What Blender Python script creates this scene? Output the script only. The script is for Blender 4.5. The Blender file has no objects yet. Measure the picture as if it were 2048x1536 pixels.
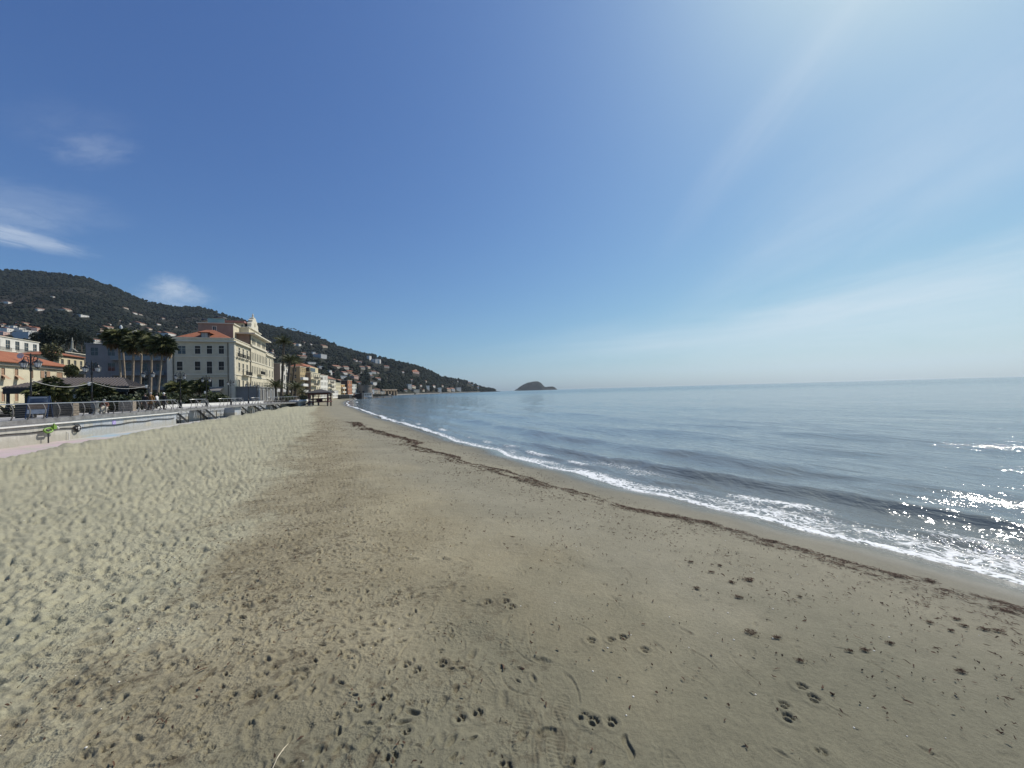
import bpy, bmesh, math, random
import numpy as np
from mathutils import Vector, Matrix

C = bpy.context.scene.collection
SC = bpy.context.scene
R = math.radians
PI = math.pi

# ------------------------------------------------------------------ camera
EYE = 2.7                       # metres above the sea
F = 769.0                       # focal length in photo pixels (photo 2048 x 1536)
PITCH, ROLL = R(0.99), R(-1.575)
cam_d = bpy.data.cameras.new('camera')
cam_d.sensor_width = 36.0
cam_d.lens = 36.0 * F / 2048.0
cam_d.clip_start = 0.05
cam_d.clip_end = 60000.0
cam = bpy.data.objects.new('camera', cam_d)
C.objects.link(cam)
CAMROT = Matrix.Rotation(PI / 2 + PITCH, 3, 'X') @ Matrix.Rotation(ROLL, 3, 'Z')
cam.matrix_world = Matrix.Translation((0, 0, EYE)) @ CAMROT.to_4x4()
SC.camera = cam

# ------------------------------------------------------------------ sky + sun
SUN_AZ, SUN_EL = R(52.0), R(50.0)     # azimuth clockwise from +Y
world = bpy.data.worlds.new('World')
SC.world = world
world.use_nodes = True
wn = world.node_tree
wn.nodes.clear()
def wnode(t, **kw):
    n = wn.nodes.new(t)
    for k, v in kw.items():
        setattr(n, k, v)
    return n
def wl(a, b):
    wn.links.new(a, b)
w_out = wnode('ShaderNodeOutputWorld')
w_bg = wnode('ShaderNodeBackground')
w_bg.inputs['Strength'].default_value = 0.10
w_sky = wnode('ShaderNodeTexSky', sky_type='NISHITA')
w_sky.sun_disc = False
w_sky.sun_elevation = SUN_EL
w_sky.sun_rotation = SUN_AZ
w_sky.altitude = 0
w_sky.air_density = 1.0
w_sky.dust_density = 1.0
w_sky.ozone_density = 3.0
w_tc = wnode('ShaderNodeTexCoord')
w_sep = wnode('ShaderNodeSeparateXYZ')
wl(w_tc.outputs['Generated'], w_sep.inputs[0])
# directions below the horizon read the sky at the horizon
w_max = wnode('ShaderNodeMath', operation='MAXIMUM')
w_max.inputs[1].default_value = 0.004
wl(w_sep.outputs['Z'], w_max.inputs[0])
w_comb = wnode('ShaderNodeCombineXYZ')
wl(w_sep.outputs['X'], w_comb.inputs['X'])
wl(w_sep.outputs['Y'], w_comb.inputs['Y'])
wl(w_max.outputs[0], w_comb.inputs['Z'])
wl(w_comb.outputs[0], w_sky.inputs['Vector'])

def pix_dir(px, py):
    d = CAMROT @ Vector(((px - 1024) / F, -(py - 768) / F, -1.0))
    return d.normalized()
# clouds: each a soft patch of noise round one direction of the sky
def mathn(op, a, b=None, clamp=False):
    n = wnode('ShaderNodeMath', operation=op)
    n.use_clamp = clamp
    for i, v in enumerate((a, b)):
        if v is None:
            continue
        if isinstance(v, (int, float)):
            n.inputs[i].default_value = v
        else:
            wl(v, n.inputs[i])
    return n.outputs[0]
def cloud_patch(px, py, wid, hei, tilt, amount, scale, seed, soft=0.35, thr=0.42):
    """soft elliptical patch (radians) of noisy cloud round the direction seen at px, py"""
    d = pix_dir(px, py)
    az = math.atan2(d.x, d.y)
    m = Matrix.Rotation(tilt, 3, 'Y') @ Matrix.Rotation(math.asin(d.z), 3, 'X').inverted() @ Matrix.Rotation(az, 3, 'Z')
    rows = [m[0], m[2]]
    vals = []
    for r, s in zip(rows, (wid, hei)):
        dp = wnode('ShaderNodeVectorMath', operation='DOT_PRODUCT')
        wl(w_tc.outputs['Generated'], dp.inputs[0])
        dp.inputs[1].default_value = r
        vals.append((dp.outputs['Value'], s))
    u, v = vals
    cmb = wnode('ShaderNodeCombineXYZ')
    wl(mathn('DIVIDE', u[0], u[1]), cmb.inputs[0])
    wl(mathn('DIVIDE', v[0], v[1]), cmb.inputs[1])
    fr = wnode('ShaderNodeVectorMath', operation='DOT_PRODUCT')
    wl(w_tc.outputs['Generated'], fr.inputs[0])
    fr.inputs[1].default_value = d
    front = mathn('GREATER_THAN', fr.outputs['Value'], 0.3)
    ln = wnode('ShaderNodeVectorMath', operation='LENGTH')
    wl(cmb.outputs[0], ln.inputs[0])
    fall = mathn('SUBTRACT', 1.0, ln.outputs['Value'], True)
    nz = wnode('ShaderNodeTexNoise')
    nz.noise_dimensions = '3D'
    off = wnode('ShaderNodeVectorMath', operation='ADD')
    wl(cmb.outputs[0], off.inputs[0])
    off.inputs[1].default_value = (seed, seed * 1.7, seed * 0.3)
    wl(off.outputs[0], nz.inputs['Vector'])
    nz.inputs['Scale'].default_value = scale
    nz.inputs['Detail'].default_value = 9
    nz.inputs['Roughness'].default_value = 0.62
    nz.inputs['Distortion'].default_value = 0.6
    t = mathn('SUBTRACT', nz.outputs['Fac'], thr)
    t = mathn('ADD', t, mathn('MULTIPLY', fall, soft))
    t = mathn('MULTIPLY', t, 2.2, True)
    t = mathn('MULTIPLY', t, mathn('MULTIPLY', fall, 1.8, True))
    t = mathn('MULTIPLY', t, front)
    return mathn('MULTIPLY', t, amount)
CLOUDS = [   # px, py, half width, half height (radians), tilt, amount, noise scale, seed
    (30, 474, .10, .020, R(-3), .40, 2.4, 3.1, .5, .44),
    (10, 436, .09, .030, R(4), .15, 2.6, 5.1, .4, .42),
    (60, 405, .13, .045, R(6), .11, 2.6, 9.4, .4, .42),
    (185, 300, .075, .032, R(28), .13, 2.4, 7.7, .35, .46),
    (140, 250, .10, .05, R(20), .05, 1.5, 2.7, .35, .46),
    (352, 592, .075, .036, R(8), .28, 2.2, 12.3, .45, .46),
    (345, 572, .04, .03, R(0), .26, 2.0, 15.3, .45, .46),
    (1640, 110, .42, .07, R(40), .16, 1.1, 21.0, .30, .44),
    (1850, 330, .55, .15, R(24), .22, 1.2, 23.0, .35, .44),
    (1950, 540, .45, .07, R(5), .45, 1.3, 27.5, .35, .44),
    (1600, 660, .75, .09, R(0), .34, 1.6, 31.5, .4, .42),
]
cl = None
for c_ in CLOUDS:
    o_ = cloud_patch(*c_)
    cl = o_ if cl is None else mathn('ADD', cl, o_)
# the camera's rendering of this sky's blue: gain and gamma per channel
w_sp = wnode('ShaderNodeSeparateColor'); w_cb = wnode('ShaderNodeCombineColor')
wl(w_sky.outputs['Color'], w_sp.inputs[0])
for i_, (g_, k_) in enumerate(((1.08, 6.9), (1.07, 9.3), (.89, 10.4))):
    v_ = mathn('MULTIPLY', mathn('POWER', mathn('MULTIPLY', w_sp.outputs[i_], .1), g_), k_)
    # highlights roll off as in the camera
    wl(mathn('DIVIDE', v_, mathn('POWER', mathn('ADD', 1.0, mathn('POWER', mathn('DIVIDE', v_, 8.6), 4.0)), .25)), w_cb.inputs[i_])
w_mix = wnode('ShaderNodeMix', data_type='RGBA')
wl(mathn('MINIMUM', cl, 0.85), w_mix.inputs['Factor'])
wl(w_cb.outputs[0], w_mix.inputs['A'])
w_mix.inputs['B'].default_value = (7.6, 8.3, 9.0, 1)
wl(w_mix.outputs['Result'], w_bg.inputs['Color'])
wl(w_bg.outputs[0], w_out.inputs['Surface'])

sun_d = bpy.data.lights.new('sun', 'SUN')
sun_d.energy = 4.8
sun_d.angle = R(0.53)
sun_d.color = (1.0, 0.94, 0.85)
sun = bpy.data.objects.new('sun', sun_d)
C.objects.link(sun)
SUNV = Vector((math.sin(SUN_AZ) * math.cos(SUN_EL), math.cos(SUN_AZ) * math.cos(SUN_EL), math.sin(SUN_EL)))
sun.rotation_euler = SUNV.to_track_quat('Z', 'Y').to_euler()
sun.location = (30, 10, 60)

SC.view_settings.view_transform = 'Standard'
SC.view_settings.look = 'None'
SC.view_settings.gamma = 1
SC.view_settings.exposure = 0.0
SC.view_settings.use_curve_mapping = False
SC.render.engine = 'CYCLES'
SC.cycles.use_denoising = True
SC.cycles.max_bounces = 5
SC.cycles.diffuse_bounces = 3
SC.cycles.glossy_bounces = 3
SC.cycles.transparent_max_bounces = 12
SC.cycles.volume_bounces = 0
SC.cycles.caustics_reflective = False
SC.cycles.caustics_refractive = False

# ------------------------------------------------------------------ helpers: geometry in the place
def at(px, py, depth):
    """point of the place seen at photo pixel (px, py) at this forward distance"""
    d = CAMROT @ Vector(((px - 1024) / F, -(py - 768) / F, -1.0))
    return Vector((0, 0, EYE)) + d * (depth / d.y)
def on_z(px, py, z):
    d = CAMROT @ Vector(((px - 1024) / F, -(py - 768) / F, -1.0))
    return Vector((0, 0, EYE)) + d * ((z - EYE) / d.z)

def hsh(i, j, s=0):
    n = (i.astype(np.int64) * 374761393 + j.astype(np.int64) * 668265263 + s * 974634541) & 0xffffffff
    n = ((n ^ (n >> 13)) * 1274126177) & 0xffffffff
    n = ((n ^ (n >> 16)) * 2246822519) & 0xffffffff
    n = n ^ (n >> 13)
    return (n & 0xffffff) / float(0x1000000)
def perlin(x, y, s=0):
    xi = np.floor(x); yi = np.floor(y)
    xf = x - xi; yf = y - yi
    xi = xi.astype(np.int64); yi = yi.astype(np.int64)
    u = xf * xf * xf * (xf * (xf * 6 - 15) + 10); v = yf * yf * yf * (yf * (yf * 6 - 15) + 10)
    def g(i, j, dx, dy):
        a = hsh(i, j, s) * 2 * PI
        return np.cos(a) * dx + np.sin(a) * dy
    n00 = g(xi, yi, xf, yf); n10 = g(xi + 1, yi, xf - 1, yf)
    n01 = g(xi, yi + 1, xf, yf - 1); n11 = g(xi + 1, yi + 1, xf - 1, yf - 1)
    return ((n00 * (1 - u) + n10 * u) * (1 - v) + (n01 * (1 - u) + n11 * u) * v) * 1.5
def fbm(x, y, oct=4, s=0, rough=.5):
    a, t, f = 1.0, 0, 1.0
    for k in range(oct):
        t = t + a * perlin(x * f, y * f, s + k * 17)
        a *= rough; f *= 2.03
    return t
def sstep(a, b, x):
    t = np.clip((x - a) / (b - a), 0, 1)
    return t * t * (3 - 2 * t)

# ------------------------------------------------------------------ helpers: objects and materials
def tag(o, label=None, cat=None, group=None, kind=None):
    if label: o['label'] = label
    if cat: o['category'] = cat
    if group: o['group'] = group
    if kind: o['kind'] = kind
    return o
def empty(name, loc, rz=0.0, label=None, cat=None, group=None):
    o = bpy.data.objects.new(name, None)
    C.objects.link(o)
    o.location = loc
    o.rotation_euler = (0, 0, rz)
    o.empty_display_size = .2
    return tag(o, label, cat, group)
def obj(name, me, parent=None, loc=None, rz=None, mats=None):
    o = bpy.data.objects.new(name, me)
    C.objects.link(o)
    if parent is not None: o.parent = parent
    if loc is not None: o.location = loc
    if rz is not None: o.rotation_euler = (0, 0, rz)
    return o
def copy_tree(o, parent=None):
    c = o.copy()
    C.objects.link(c)
    c.parent = parent
    for ch in list(o.children):
        copy_tree(ch, c)
    return c
class MB:
    """collects boxes, bars, tubes, quads; build() links them as one mesh object"""
    def __init__(s):
        s.v, s.f, s.m = [], [], []
    def add(s, vs, fs, mi=0):
        b = len(s.v)
        s.v.extend([tuple(v) for v in vs])
        s.f.extend([tuple(b + i for i in f) for f in fs])
        s.m.extend([mi] * len(fs))
        return s
    def box(s, x0, x1, y0, y1, z0, z1, mi=0):
        vs = [(x0, y0, z0), (x1, y0, z0), (x1, y1, z0), (x0, y1, z0), (x0, y0, z1), (x1, y0, z1), (x1, y1, z1), (x0, y1, z1)]
        return s.add(vs, [(0, 3, 2, 1), (4, 5, 6, 7), (0, 1, 5, 4), (1, 2, 6, 5), (2, 3, 7, 6), (3, 0, 4, 7)], mi)
    def bar(s, a, b, w, h, mi=0, up=(0, 0, 1)):
        a, b = Vector(a), Vector(b)
        d = (b - a).normalized()
        up = Vector(up)
        if abs(d.dot(up)) > .98: up = Vector((1, 0, 0))
        sx = d.cross(up).normalized(); sy = sx.cross(d).normalized()
        vs = []
        for p in (a, b):
            for i, j in ((-1, -1), (1, -1), (1, 1), (-1, 1)):
                vs.append(p + sx * (i * w / 2) + sy * (j * h / 2))
        return s.add(vs, [(3, 2, 1, 0), (4, 5, 6, 7), (0, 1, 5, 4), (1, 2, 6, 5), (2, 3, 7, 6), (3, 0, 4, 7)], mi)
    def tube(s, pts, rad, n=8, mi=0, caps=True):
        pts = [Vector(p) for p in pts]
        rads = rad if isinstance(rad, (list, tuple)) else [rad] * len(pts)
        vs, fs = [], []
        prev = None
        for i, p in enumerate(pts):
            d = (pts[min(i + 1, len(pts) - 1)] - pts[max(i - 1, 0)])
            d = d.normalized() if d.length > 1e-9 else Vector((0, 0, 1))
            if prev is None:
                up = Vector((0, 0, 1)) if abs(d.z) < .9 else Vector((1, 0, 0))
                sx = d.cross(up).normalized()
            else:
                sx = (prev - d * prev.dot(d)).normalized()
            prev = sx
            sy = d.cross(sx)
            for k in range(n):
                a = 2 * PI * k / n
                vs.append(p + (sx * math.cos(a) + sy * math.sin(a)) * rads[i])
        for i in range(len(pts) - 1):
            for k in range(n):
                k2 = (k + 1) % n
                fs.append((i * n + k, i * n + k2, (i + 1) * n + k2, (i + 1) * n + k))
        if caps:
            fs.append(tuple(reversed(range(n))))
            fs.append(tuple((len(pts) - 1) * n + k for k in range(n)))
        return s.add(vs, fs, mi)
    def lathe(s, prof, n=12, mi=0, center=(0, 0)):
        vs, fs = [], []
        for r, z in prof:
            for k in range(n):
                a = 2 * PI * k / n
                vs.append((center[0] + r * math.cos(a), center[1] + r * math.sin(a), z))
        for i in range(len(prof) - 1):
            for k in range(n):
                k2 = (k + 1) % n
                fs.append((i * n + k, i * n + k2, (i + 1) * n + k2, (i + 1) * n + k))
        if prof[0][0] > 1e-6: fs.append(tuple(reversed(range(n))))
        if prof[-1][0] > 1e-6: fs.append(tuple((len(prof) - 1) * n + k for k in range(n)))
        return s.add(vs, fs, mi)
    def blob(s, c, rx, ry, rz, mi=0, nu=8, nv=5, jit=0, rng=None):
        vs, fs = [], []
        for j in range(nv + 1):
            ph = -PI / 2 + PI * j / nv
            for k in range(nu):
                a = 2 * PI * k / nu
                q = 1 + (rng.uniform(-jit, jit) if jit else 0)
                vs.append((c[0] + rx * q * math.cos(ph) * math.cos(a), c[1] + ry * q * math.cos(ph) * math.sin(a), c[2] + rz * q * math.sin(ph)))
        for j in range(nv):
            for k in range(nu):
                k2 = (k + 1) % nu
                fs.append((j * nu + k, j * nu + k2, (j + 1) * nu + k2, (j + 1) * nu + k))
        return s.add(vs, fs, mi)
    def mesh(s, name, mats, smooth=False):
        me = bpy.data.meshes.new(name)
        me.from_pydata(s.v, [], s.f)
        for m in (mats if isinstance(mats, (list, tuple)) else [mats]):
            me.materials.append(m)
        if len(me.materials) > 1:
            me.polygons.foreach_set('material_index', s.m)
        if smooth:
            me.polygons.foreach_set('use_smooth', [True] * len(me.polygons))
        me.update()
        return me
    def build(s, name, mats, parent=None, smooth=False, loc=None, rz=None):
        return obj(name, s.mesh(name, mats, smooth), parent, loc, rz)
def np_mesh(name, verts, faces, mats, smooth=True):
    """verts (n,3), faces (m,3|4) numpy arrays"""
    me = bpy.data.meshes.new(name)
    k = faces.shape[1]
    me.vertices.add(len(verts))
    me.vertices.foreach_set('co', np.ascontiguousarray(verts, dtype=np.float32).ravel())
    me.loops.add(faces.size)
    me.loops.foreach_set('vertex_index', np.ascontiguousarray(faces, dtype=np.int32).ravel())
    me.polygons.add(len(faces))
    me.polygons.foreach_set('loop_start', np.arange(0, faces.size, k, dtype=np.int32))
    me.polygons.foreach_set('loop_total', np.full(len(faces), k, dtype=np.int32))
    me.polygons.foreach_set('use_smooth', np.full(len(faces), smooth, dtype=bool))
    for m in (mats if isinstance(mats, (list, tuple)) else [mats]):
        me.materials.append(m)
    me.update(calc_edges=True)
    return me
def vattr(me, name, arr):
    a = me.attributes.new(name, 'FLOAT', 'POINT')
    a.data.foreach_set('value', np.ascontiguousarray(arr, dtype=np.float32))
def grid_faces(nr, nc):
    i = np.arange(nr - 1)[:, None] * nc + np.arange(nc - 1)[None, :]
    i = i.ravel()
    return np.stack([i, i + 1, i + nc + 1, i + nc], 1)

class NT:
    """small wrapper to write node trees"""
    def __init__(s, name):
        s.mat = bpy.data.materials.new(name)
        s.mat.use_nodes = True
        s.t = s.mat.node_tree
        s.b = s.t.nodes['Principled BSDF']
        s.tc = None
    def n(s, ty, **kw):
        n = s.t.nodes.new(ty)
        for k, v in kw.items(): setattr(n, k, v)
        return n
    def l(s, a, b): s.t.links.new(a, b)
    def set(s, sock, v):
        if isinstance(v, bpy.types.NodeSocket): s.l(v, sock)
        elif isinstance(v, (tuple, list)) and len(v) == 3 and sock.type == 'RGBA': sock.default_value = (*v, 1)
        else: sock.default_value = v
    def co(s, kind='Object'):
        if s.tc is None: s.tc = s.n('ShaderNodeTexCoord')
        return s.tc.outputs[kind]
    def pos(s):
        return s.n('ShaderNodeNewGeometry').outputs['Position']
    def map(s, vec, scale=(1, 1, 1), rot=(0, 0, 0), loc=(0, 0, 0)):
        m = s.n('ShaderNodeMapping')
        s.l(vec, m.inputs[0])
        m.inputs['Scale'].default_value = scale; m.inputs['Rotation'].default_value = rot; m.inputs['Location'].default_value = loc
        return m.outputs[0]
    def noise(s, vec, scale, detail=4, rough=.5, dist=0.0, out='Fac'):
        n = s.n('ShaderNodeTexNoise')
        s.l(vec, n.inputs['Vector'])
        n.inputs['Scale'].default_value = scale; n.inputs['Detail'].default_value = detail
        n.inputs['Roughness'].default_value = rough; n.inputs['Distortion'].default_value = dist
        return n.outputs[out]
    def voro(s, vec, scale, feature='F1', out='Distance', rnd=1.0):
        n = s.n('ShaderNodeTexVoronoi', feature=feature)
        s.l(vec, n.inputs['Vector'])
        n.inputs['Scale'].default_value = scale
        n.inputs['Randomness'].default_value = rnd
        return n.outputs[out]
    def m(s, op, a, b=None, clamp=False):
        n = s.n('ShaderNodeMath', operation=op); n.use_clamp = clamp
        s.set(n.inputs[0], a)
        if b is not None: s.set(n.inputs[1], b)
        return n.outputs[0]
    def ramp(s, fac, stops, interp='LINEAR'):
        n = s.n('ShaderNodeValToRGB')
        n.color_ramp.interpolation = interp
        e = n.color_ramp.elements
        while len(e) < len(stops): e.new(.5)
        for el, (p, c) in zip(e, stops):
            el.position = p
            el.color = (c, c, c, 1) if isinstance(c, (int, float)) else (*c, 1)
        s.l(fac, n.inputs[0])
        return n.outputs[0]
    def rng(s, fac, a, b, c=0.0, d=1.0, smooth=True):
        n = s.n('ShaderNodeMapRange')
        n.interpolation_type = 'SMOOTHSTEP' if smooth else 'LINEAR'
        s.set(n.inputs[0], fac)
        for i, v in enumerate((a, b, c, d)): n.inputs[1 + i].default_value = v
        return n.outputs[0]
    def mix(s, fac, a, b, blend='MIX'):
        n = s.n('ShaderNodeMix', data_type='RGBA', blend_type=blend)
        s.set(n.inputs['Factor'], fac); s.set(n.inputs['A'], a); s.set(n.inputs['B'], b)
        return n.outputs['Result']
    def attr(s, name):
        return s.n('ShaderNodeAttribute', attribute_name=name).outputs['Fac']
    def rand(s):
        return s.n('ShaderNodeObjectInfo').outputs['Random']
    def bump(s, h, strength=.5, dist=.01, prev=None):
        n = s.n('ShaderNodeBump')
        n.inputs['Strength'].default_value = strength; n.inputs['Distance'].default_value = dist
        s.set(n.inputs['Height'], h)
        if prev is not None: s.l(prev, n.inputs['Normal'])
        return n.outputs[0]
    def P(s, **kw):
        names = {'color': 'Base Color', 'rough': 'Roughness', 'metal': 'Metallic', 'normal': 'Normal', 'spec': 'Specular IOR Level', 'ior': 'IOR', 'alpha': 'Alpha', 'trans': 'Transmission Weight'}
        for k, v in kw.items(): s.set(s.b.inputs[names[k]], v)
        return s.mat
def simple(name, col, rough=.7, var=.12, scale=6, metal=0, bump=0.0, spec=.5):
    """plain material with a little grain and wear in its colour"""
    t = NT(name)
    p = t.pos()
    n1 = t.noise(p, scale, 5, .6)
    c = t.mix(t.rng(n1, .3, .7), tuple(max(0, x * (1 - var)) for x in col), tuple(min(1, x * (1 + var)) for x in col))
    t.P(color=c, rough=rough, metal=metal, spec=spec)
    if bump: t.P(normal=t.bump(n1, bump, .02))
    return t.mat
# ------------------------------------------------------------------ the beach: frame along (u) and across (v) the shore
A0 = R(24.0)
UX, UY = -math.sin(A0), math.cos(A0)
VX, VY = math.cos(A0), math.sin(A0)
def to_uv(x, y): return x * UX + y * UY, x * VX + y * VY
def to_xy(u, v): return u * UX + v * VX, u * UY + v * VY
def smooth_curve(pts, lo, hi, n=1200, win=25):
    xs = np.linspace(lo, hi, n)
    ys = np.interp(xs, [p[0] for p in pts], [p[1] for p in pts])
    k = np.ones(win) / win
    for _ in range(2):
        ys = np.convolve(np.pad(ys, win // 2, mode='edge'), k, mode='valid')
    return lambda q: np.interp(q, xs, ys)
# nonuniform: a fine curve near the camera, a coarse one beyond
_sl = [(-60, 11), (-30, 9.7), (-5, 8.75), (1.9, 8.2), (5.5, 7.75), (9, 7.15), (12.7, 6.6), (20, 6.0), (28.2, 5.5), (43.5, 4.4), (78, 3.1), (110, 1.6), (150, 1.7), (190, 3.0), (225, 4.7), (300, 12)]
v_shore0 = smooth_curve(_sl, -60, 300, 1440, 15)
def v_shore(u):
    w = .25 * perlin(u / 3.1, u * 0 + 3.3, 5) + .16 * perlin(u / 1.3 + 7, u * 0 + .7, 6) + .4 * perlin(u / 14.0, u * 0 + 9.1, 8)
    return v_shore0(u) + w
v_berm = smooth_curve([(-40, -10.2), (17.8, -9.9), (30.4, -9.9), (48, -8.0), (72.7, -6.1), (120, -5)], -60, 150, 900, 21)
_prof_s = [-60, -12, -4, -1.5, 0, 1.2, 2.5, 3.5, 4.6, 6.2, 8.2, 11, 13.5, 17, 22, 40, 80]
_prof_z = [-4.5, -1.7, -.75, -.28, 0, .20, .42, .57, .70, .86, .95, .93, .80, .56, .5, .5, .5]
sand_prof = smooth_curve(list(zip(_prof_s, _prof_z)), -60, 80, 1600, 9)

# the promenade's seaward edge (plan), from photo pixels of the slab's top edge
DECK = 1.75
edge_px = [(0, 843.2), (150, 832.8), (350, 818.6), (450, 811.9), (520, 807.6), (600, 803.2)]
EDGE = [on_z(px, py, DECK) for px, py in edge_px]
d0 = (EDGE[0] - EDGE[2]).normalized()
EDGE = [EDGE[0] + d0 * 60, EDGE[0] + d0 * 30] + EDGE
EDGE2 = np.array([(p.x, p.y) for p in EDGE])
_seg = np.r_[0, np.cumsum(np.hypot(*np.diff(EDGE2, axis=0).T))]
EDGE_LEN = _seg[-1]
EDGE_S0 = _seg[2]               # arc length at the left edge of the photo
def edge_pt(s, off=0.0, z=DECK):
    """point on the promenade edge at arc length s, off metres landward"""
    def p(q): return np.array([np.interp(q, _seg, EDGE2[:, 0]), np.interp(q, _seg, EDGE2[:, 1])])
    a = p(s); t = p(min(s + 1.5, EDGE_LEN)) - p(max(s - 1.5, 0))
    t = t / np.hypot(*t)
    return Vector((a[0] - t[1] * off, a[1] + t[0] * off, z)), Vector((t[0], t[1], 0))
def edge_s(px):
    """arc length where the promenade edge is seen at photo column px"""
    best = None
    for s in np.arange(EDGE_S0 - 20, EDGE_LEN, .05):
        p, _ = edge_pt(s)
        c = CAMROT.transposed() @ (p - Vector((0, 0, EYE)))
        q = 1024 + F * c.x / -c.z
        if best is None or abs(q - px) < best[0]: best = (abs(q - px), s)
    return best[1]

def stamps(x, y, cell, seed, dens, shape, sel=None):
    """adds shape(a, b, rnd) round one random centre per cell; dens(cx, cy) = chance that a cell has one"""
    out = np.zeros_like(x)
    ci = np.floor(x / cell).astype(np.int64); cj = np.floor(y / cell).astype(np.int64)
    for di in (-1, 0, 1):
        for dj in (-1, 0, 1):
            i, j = ci + di, cj + dj
            cx = (i + hsh(i, j, seed)) * cell; cy = (j + hsh(i, j, seed + 1)) * cell
            ok = hsh(i, j, seed + 2) < dens(cx, cy)
            idx = np.nonzero(ok)[0]
            if len(idx) == 0: continue
            i, j = i[idx], j[idx]
            r1, r2, r3 = hsh(i, j, seed + 3), hsh(i, j, seed + 4), hsh(i, j, seed + 5)
            dx, dy = x[idx] - cx[idx], y[idx] - cy[idx]
            out[idx] += shape(dx, dy, r1, r2, r3)
    return out
def rot(dx, dy, a):
    c, s = np.cos(a), np.sin(a)
    return dx * c + dy * s, -dx * s + dy * c
def sh_dimple(la, lb, depth, rim=.35, ang=None, spread=PI):
    def f(dx, dy, r1, r2, r3):
        a, b = rot(dx, dy, r1 * 2 * spread if ang is None else ang + (r1 - .5) * spread)
        k = .7 + .7 * r2
        q = (a / (la * k)) ** 2 + (b / (lb * k)) ** 2
        d = depth * (.4 + 1.0 * r3)
        q3 = ((a + la * .3) / (la * k * 1.5)) ** 2 + (b / (lb * k * 1.6)) ** 2
        return -d * np.exp(-q ** 2.2) + d * rim * np.exp(-(np.sqrt(q3) - 1.0) ** 2 * 6)
    return f
def paw(a, b, size, depth):
    """dog print: a pad and four toes, a along the walk"""
    z = np.zeros_like(a)
    for pa, pb, ra, rb in ((-.28, 0, .30, .42), (.30, -.42, .24, .16), (.52, -.15, .26, .16), (.52, .17, .26, .16), (.30, .44, .24, .16)):
        q = ((a / size - pa) / ra) ** 2 + ((b / size - pb) / rb) ** 2
        z -= depth * (1 - sstep(.45, 1.15, q))
    q = np.hypot(a, b) / size
    return z + depth * .25 * np.exp(-((q - 1.15) / .28) ** 2)
def shoe(a, b, L, depth, tread=True):
    w = .36 * L * (.82 + .22 * np.sin((a / L + .12) * 4.2))
    q = np.maximum(np.abs(a) / (L * .5), np.hypot(a / (L * .52), b / (w * .5)))
    ins = 1 - sstep(.86, 1.02, q)
    t = (.55 + .45 * np.sin(a * 2 * PI / .022)) if tread else 1.0
    return -depth * ins * t + depth * .8 * np.exp(-((q - 1.10) / .07) ** 2)
def sh_paw(depth):
    return lambda dx, dy, r1, r2, r3: paw(*rot(dx, dy, A0 + PI / 2 + (r1 - .5) * 2.6 + (r3 > .5) * PI), .030 + .012 * r2, depth * (.5 + r3))
def sh_shoe(depth):
    return lambda dx, dy, r1, r2, r3: shoe(*rot(dx, dy, A0 + PI / 2 + (r1 - .5) * 1.5), .25 + .05 * r2, depth * (.3 + r3), True)
def sh_edge(depth):
    """worn footprint: only one crescent of its rim is left"""
    def f(dx, dy, r1, r2, r3):
        a, b = rot(dx, dy, A0 + PI / 2 + (r1 - .5) * 1.8)
        q = np.hypot(a / (.095 + .04 * r2), b / .040)
        side = sstep(-.2, .6, b / .040 * np.where(r3 > .5, 1, -1) + a / .2)
        return -depth * (.4 + r2) * np.exp(-((q - 1.0) / .16) ** 2) * side + .5 * depth * np.exp(-((q - 1.28) / .18) ** 2) * side
    return f

HERO = []      # prints one can single out in the photograph: px, py, kind, size, turn
for px, py, k, sz, tn in [
    (953, 1410, 'paw', .046, .3), (1008, 1512, 'paw', .050, -.5), (995, 1532, 'paw', .042, -.3), (1182, 1254, 'paw', .050, 1.5),
    (1245, 1244, 'paw', .050, 1.2), (1288, 1266, 'paw', .046, 1.4), (1220, 1250, 'paw', .04, 1.2), (1010, 1189, 'paw', .05, 1.0), (1022, 1199, 'paw', .05, .9), (973, 1192, 'paw', .05, .8),
    (1092, 1442, 'hole', .05, .3), (1255, 1463, 'heel', .09, 1.4), (1602, 1325, 'paw', .05, .9), (1626, 1348, 'paw', .055, .9), (1574, 1390, 'paw', .052, .8), (1566, 1364, 'paw', .045, .9),
    (832, 1333, 'paw', .045, 1.2), (812, 1322, 'paw', .045, 1.2), (884, 1317, 'paw', .05, 1.4), (1785, 1462, 'shoe', .24, .9), (1900, 1472, 'shoe', .22, 1.0),
    (1040, 1442, 'shoe', .28, 1.3), (1120, 1400, 'shoe', .25, 1.2), (1110, 1480, 'shoe', .26, 1.4), (740, 1310, 'shoe', .25, .6), (905, 1140, 'edge', .2, 1.2),
    (1032, 1350, 'edge', .25, 2.4), (1070, 1293, 'edge', .3, 2.6), (770, 1390, 'paw', .045, .4), (780, 1508, 'paw', .05, .2), (920, 1424, 'paw', .04, .5),
    (1165, 1410, 'paw', .05, .4), (1185, 1418, 'paw', .05, .9), (1222, 1418, 'paw', .045, 1.0)]:
    HERO.append((px, py, k, sz, tn))

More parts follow.
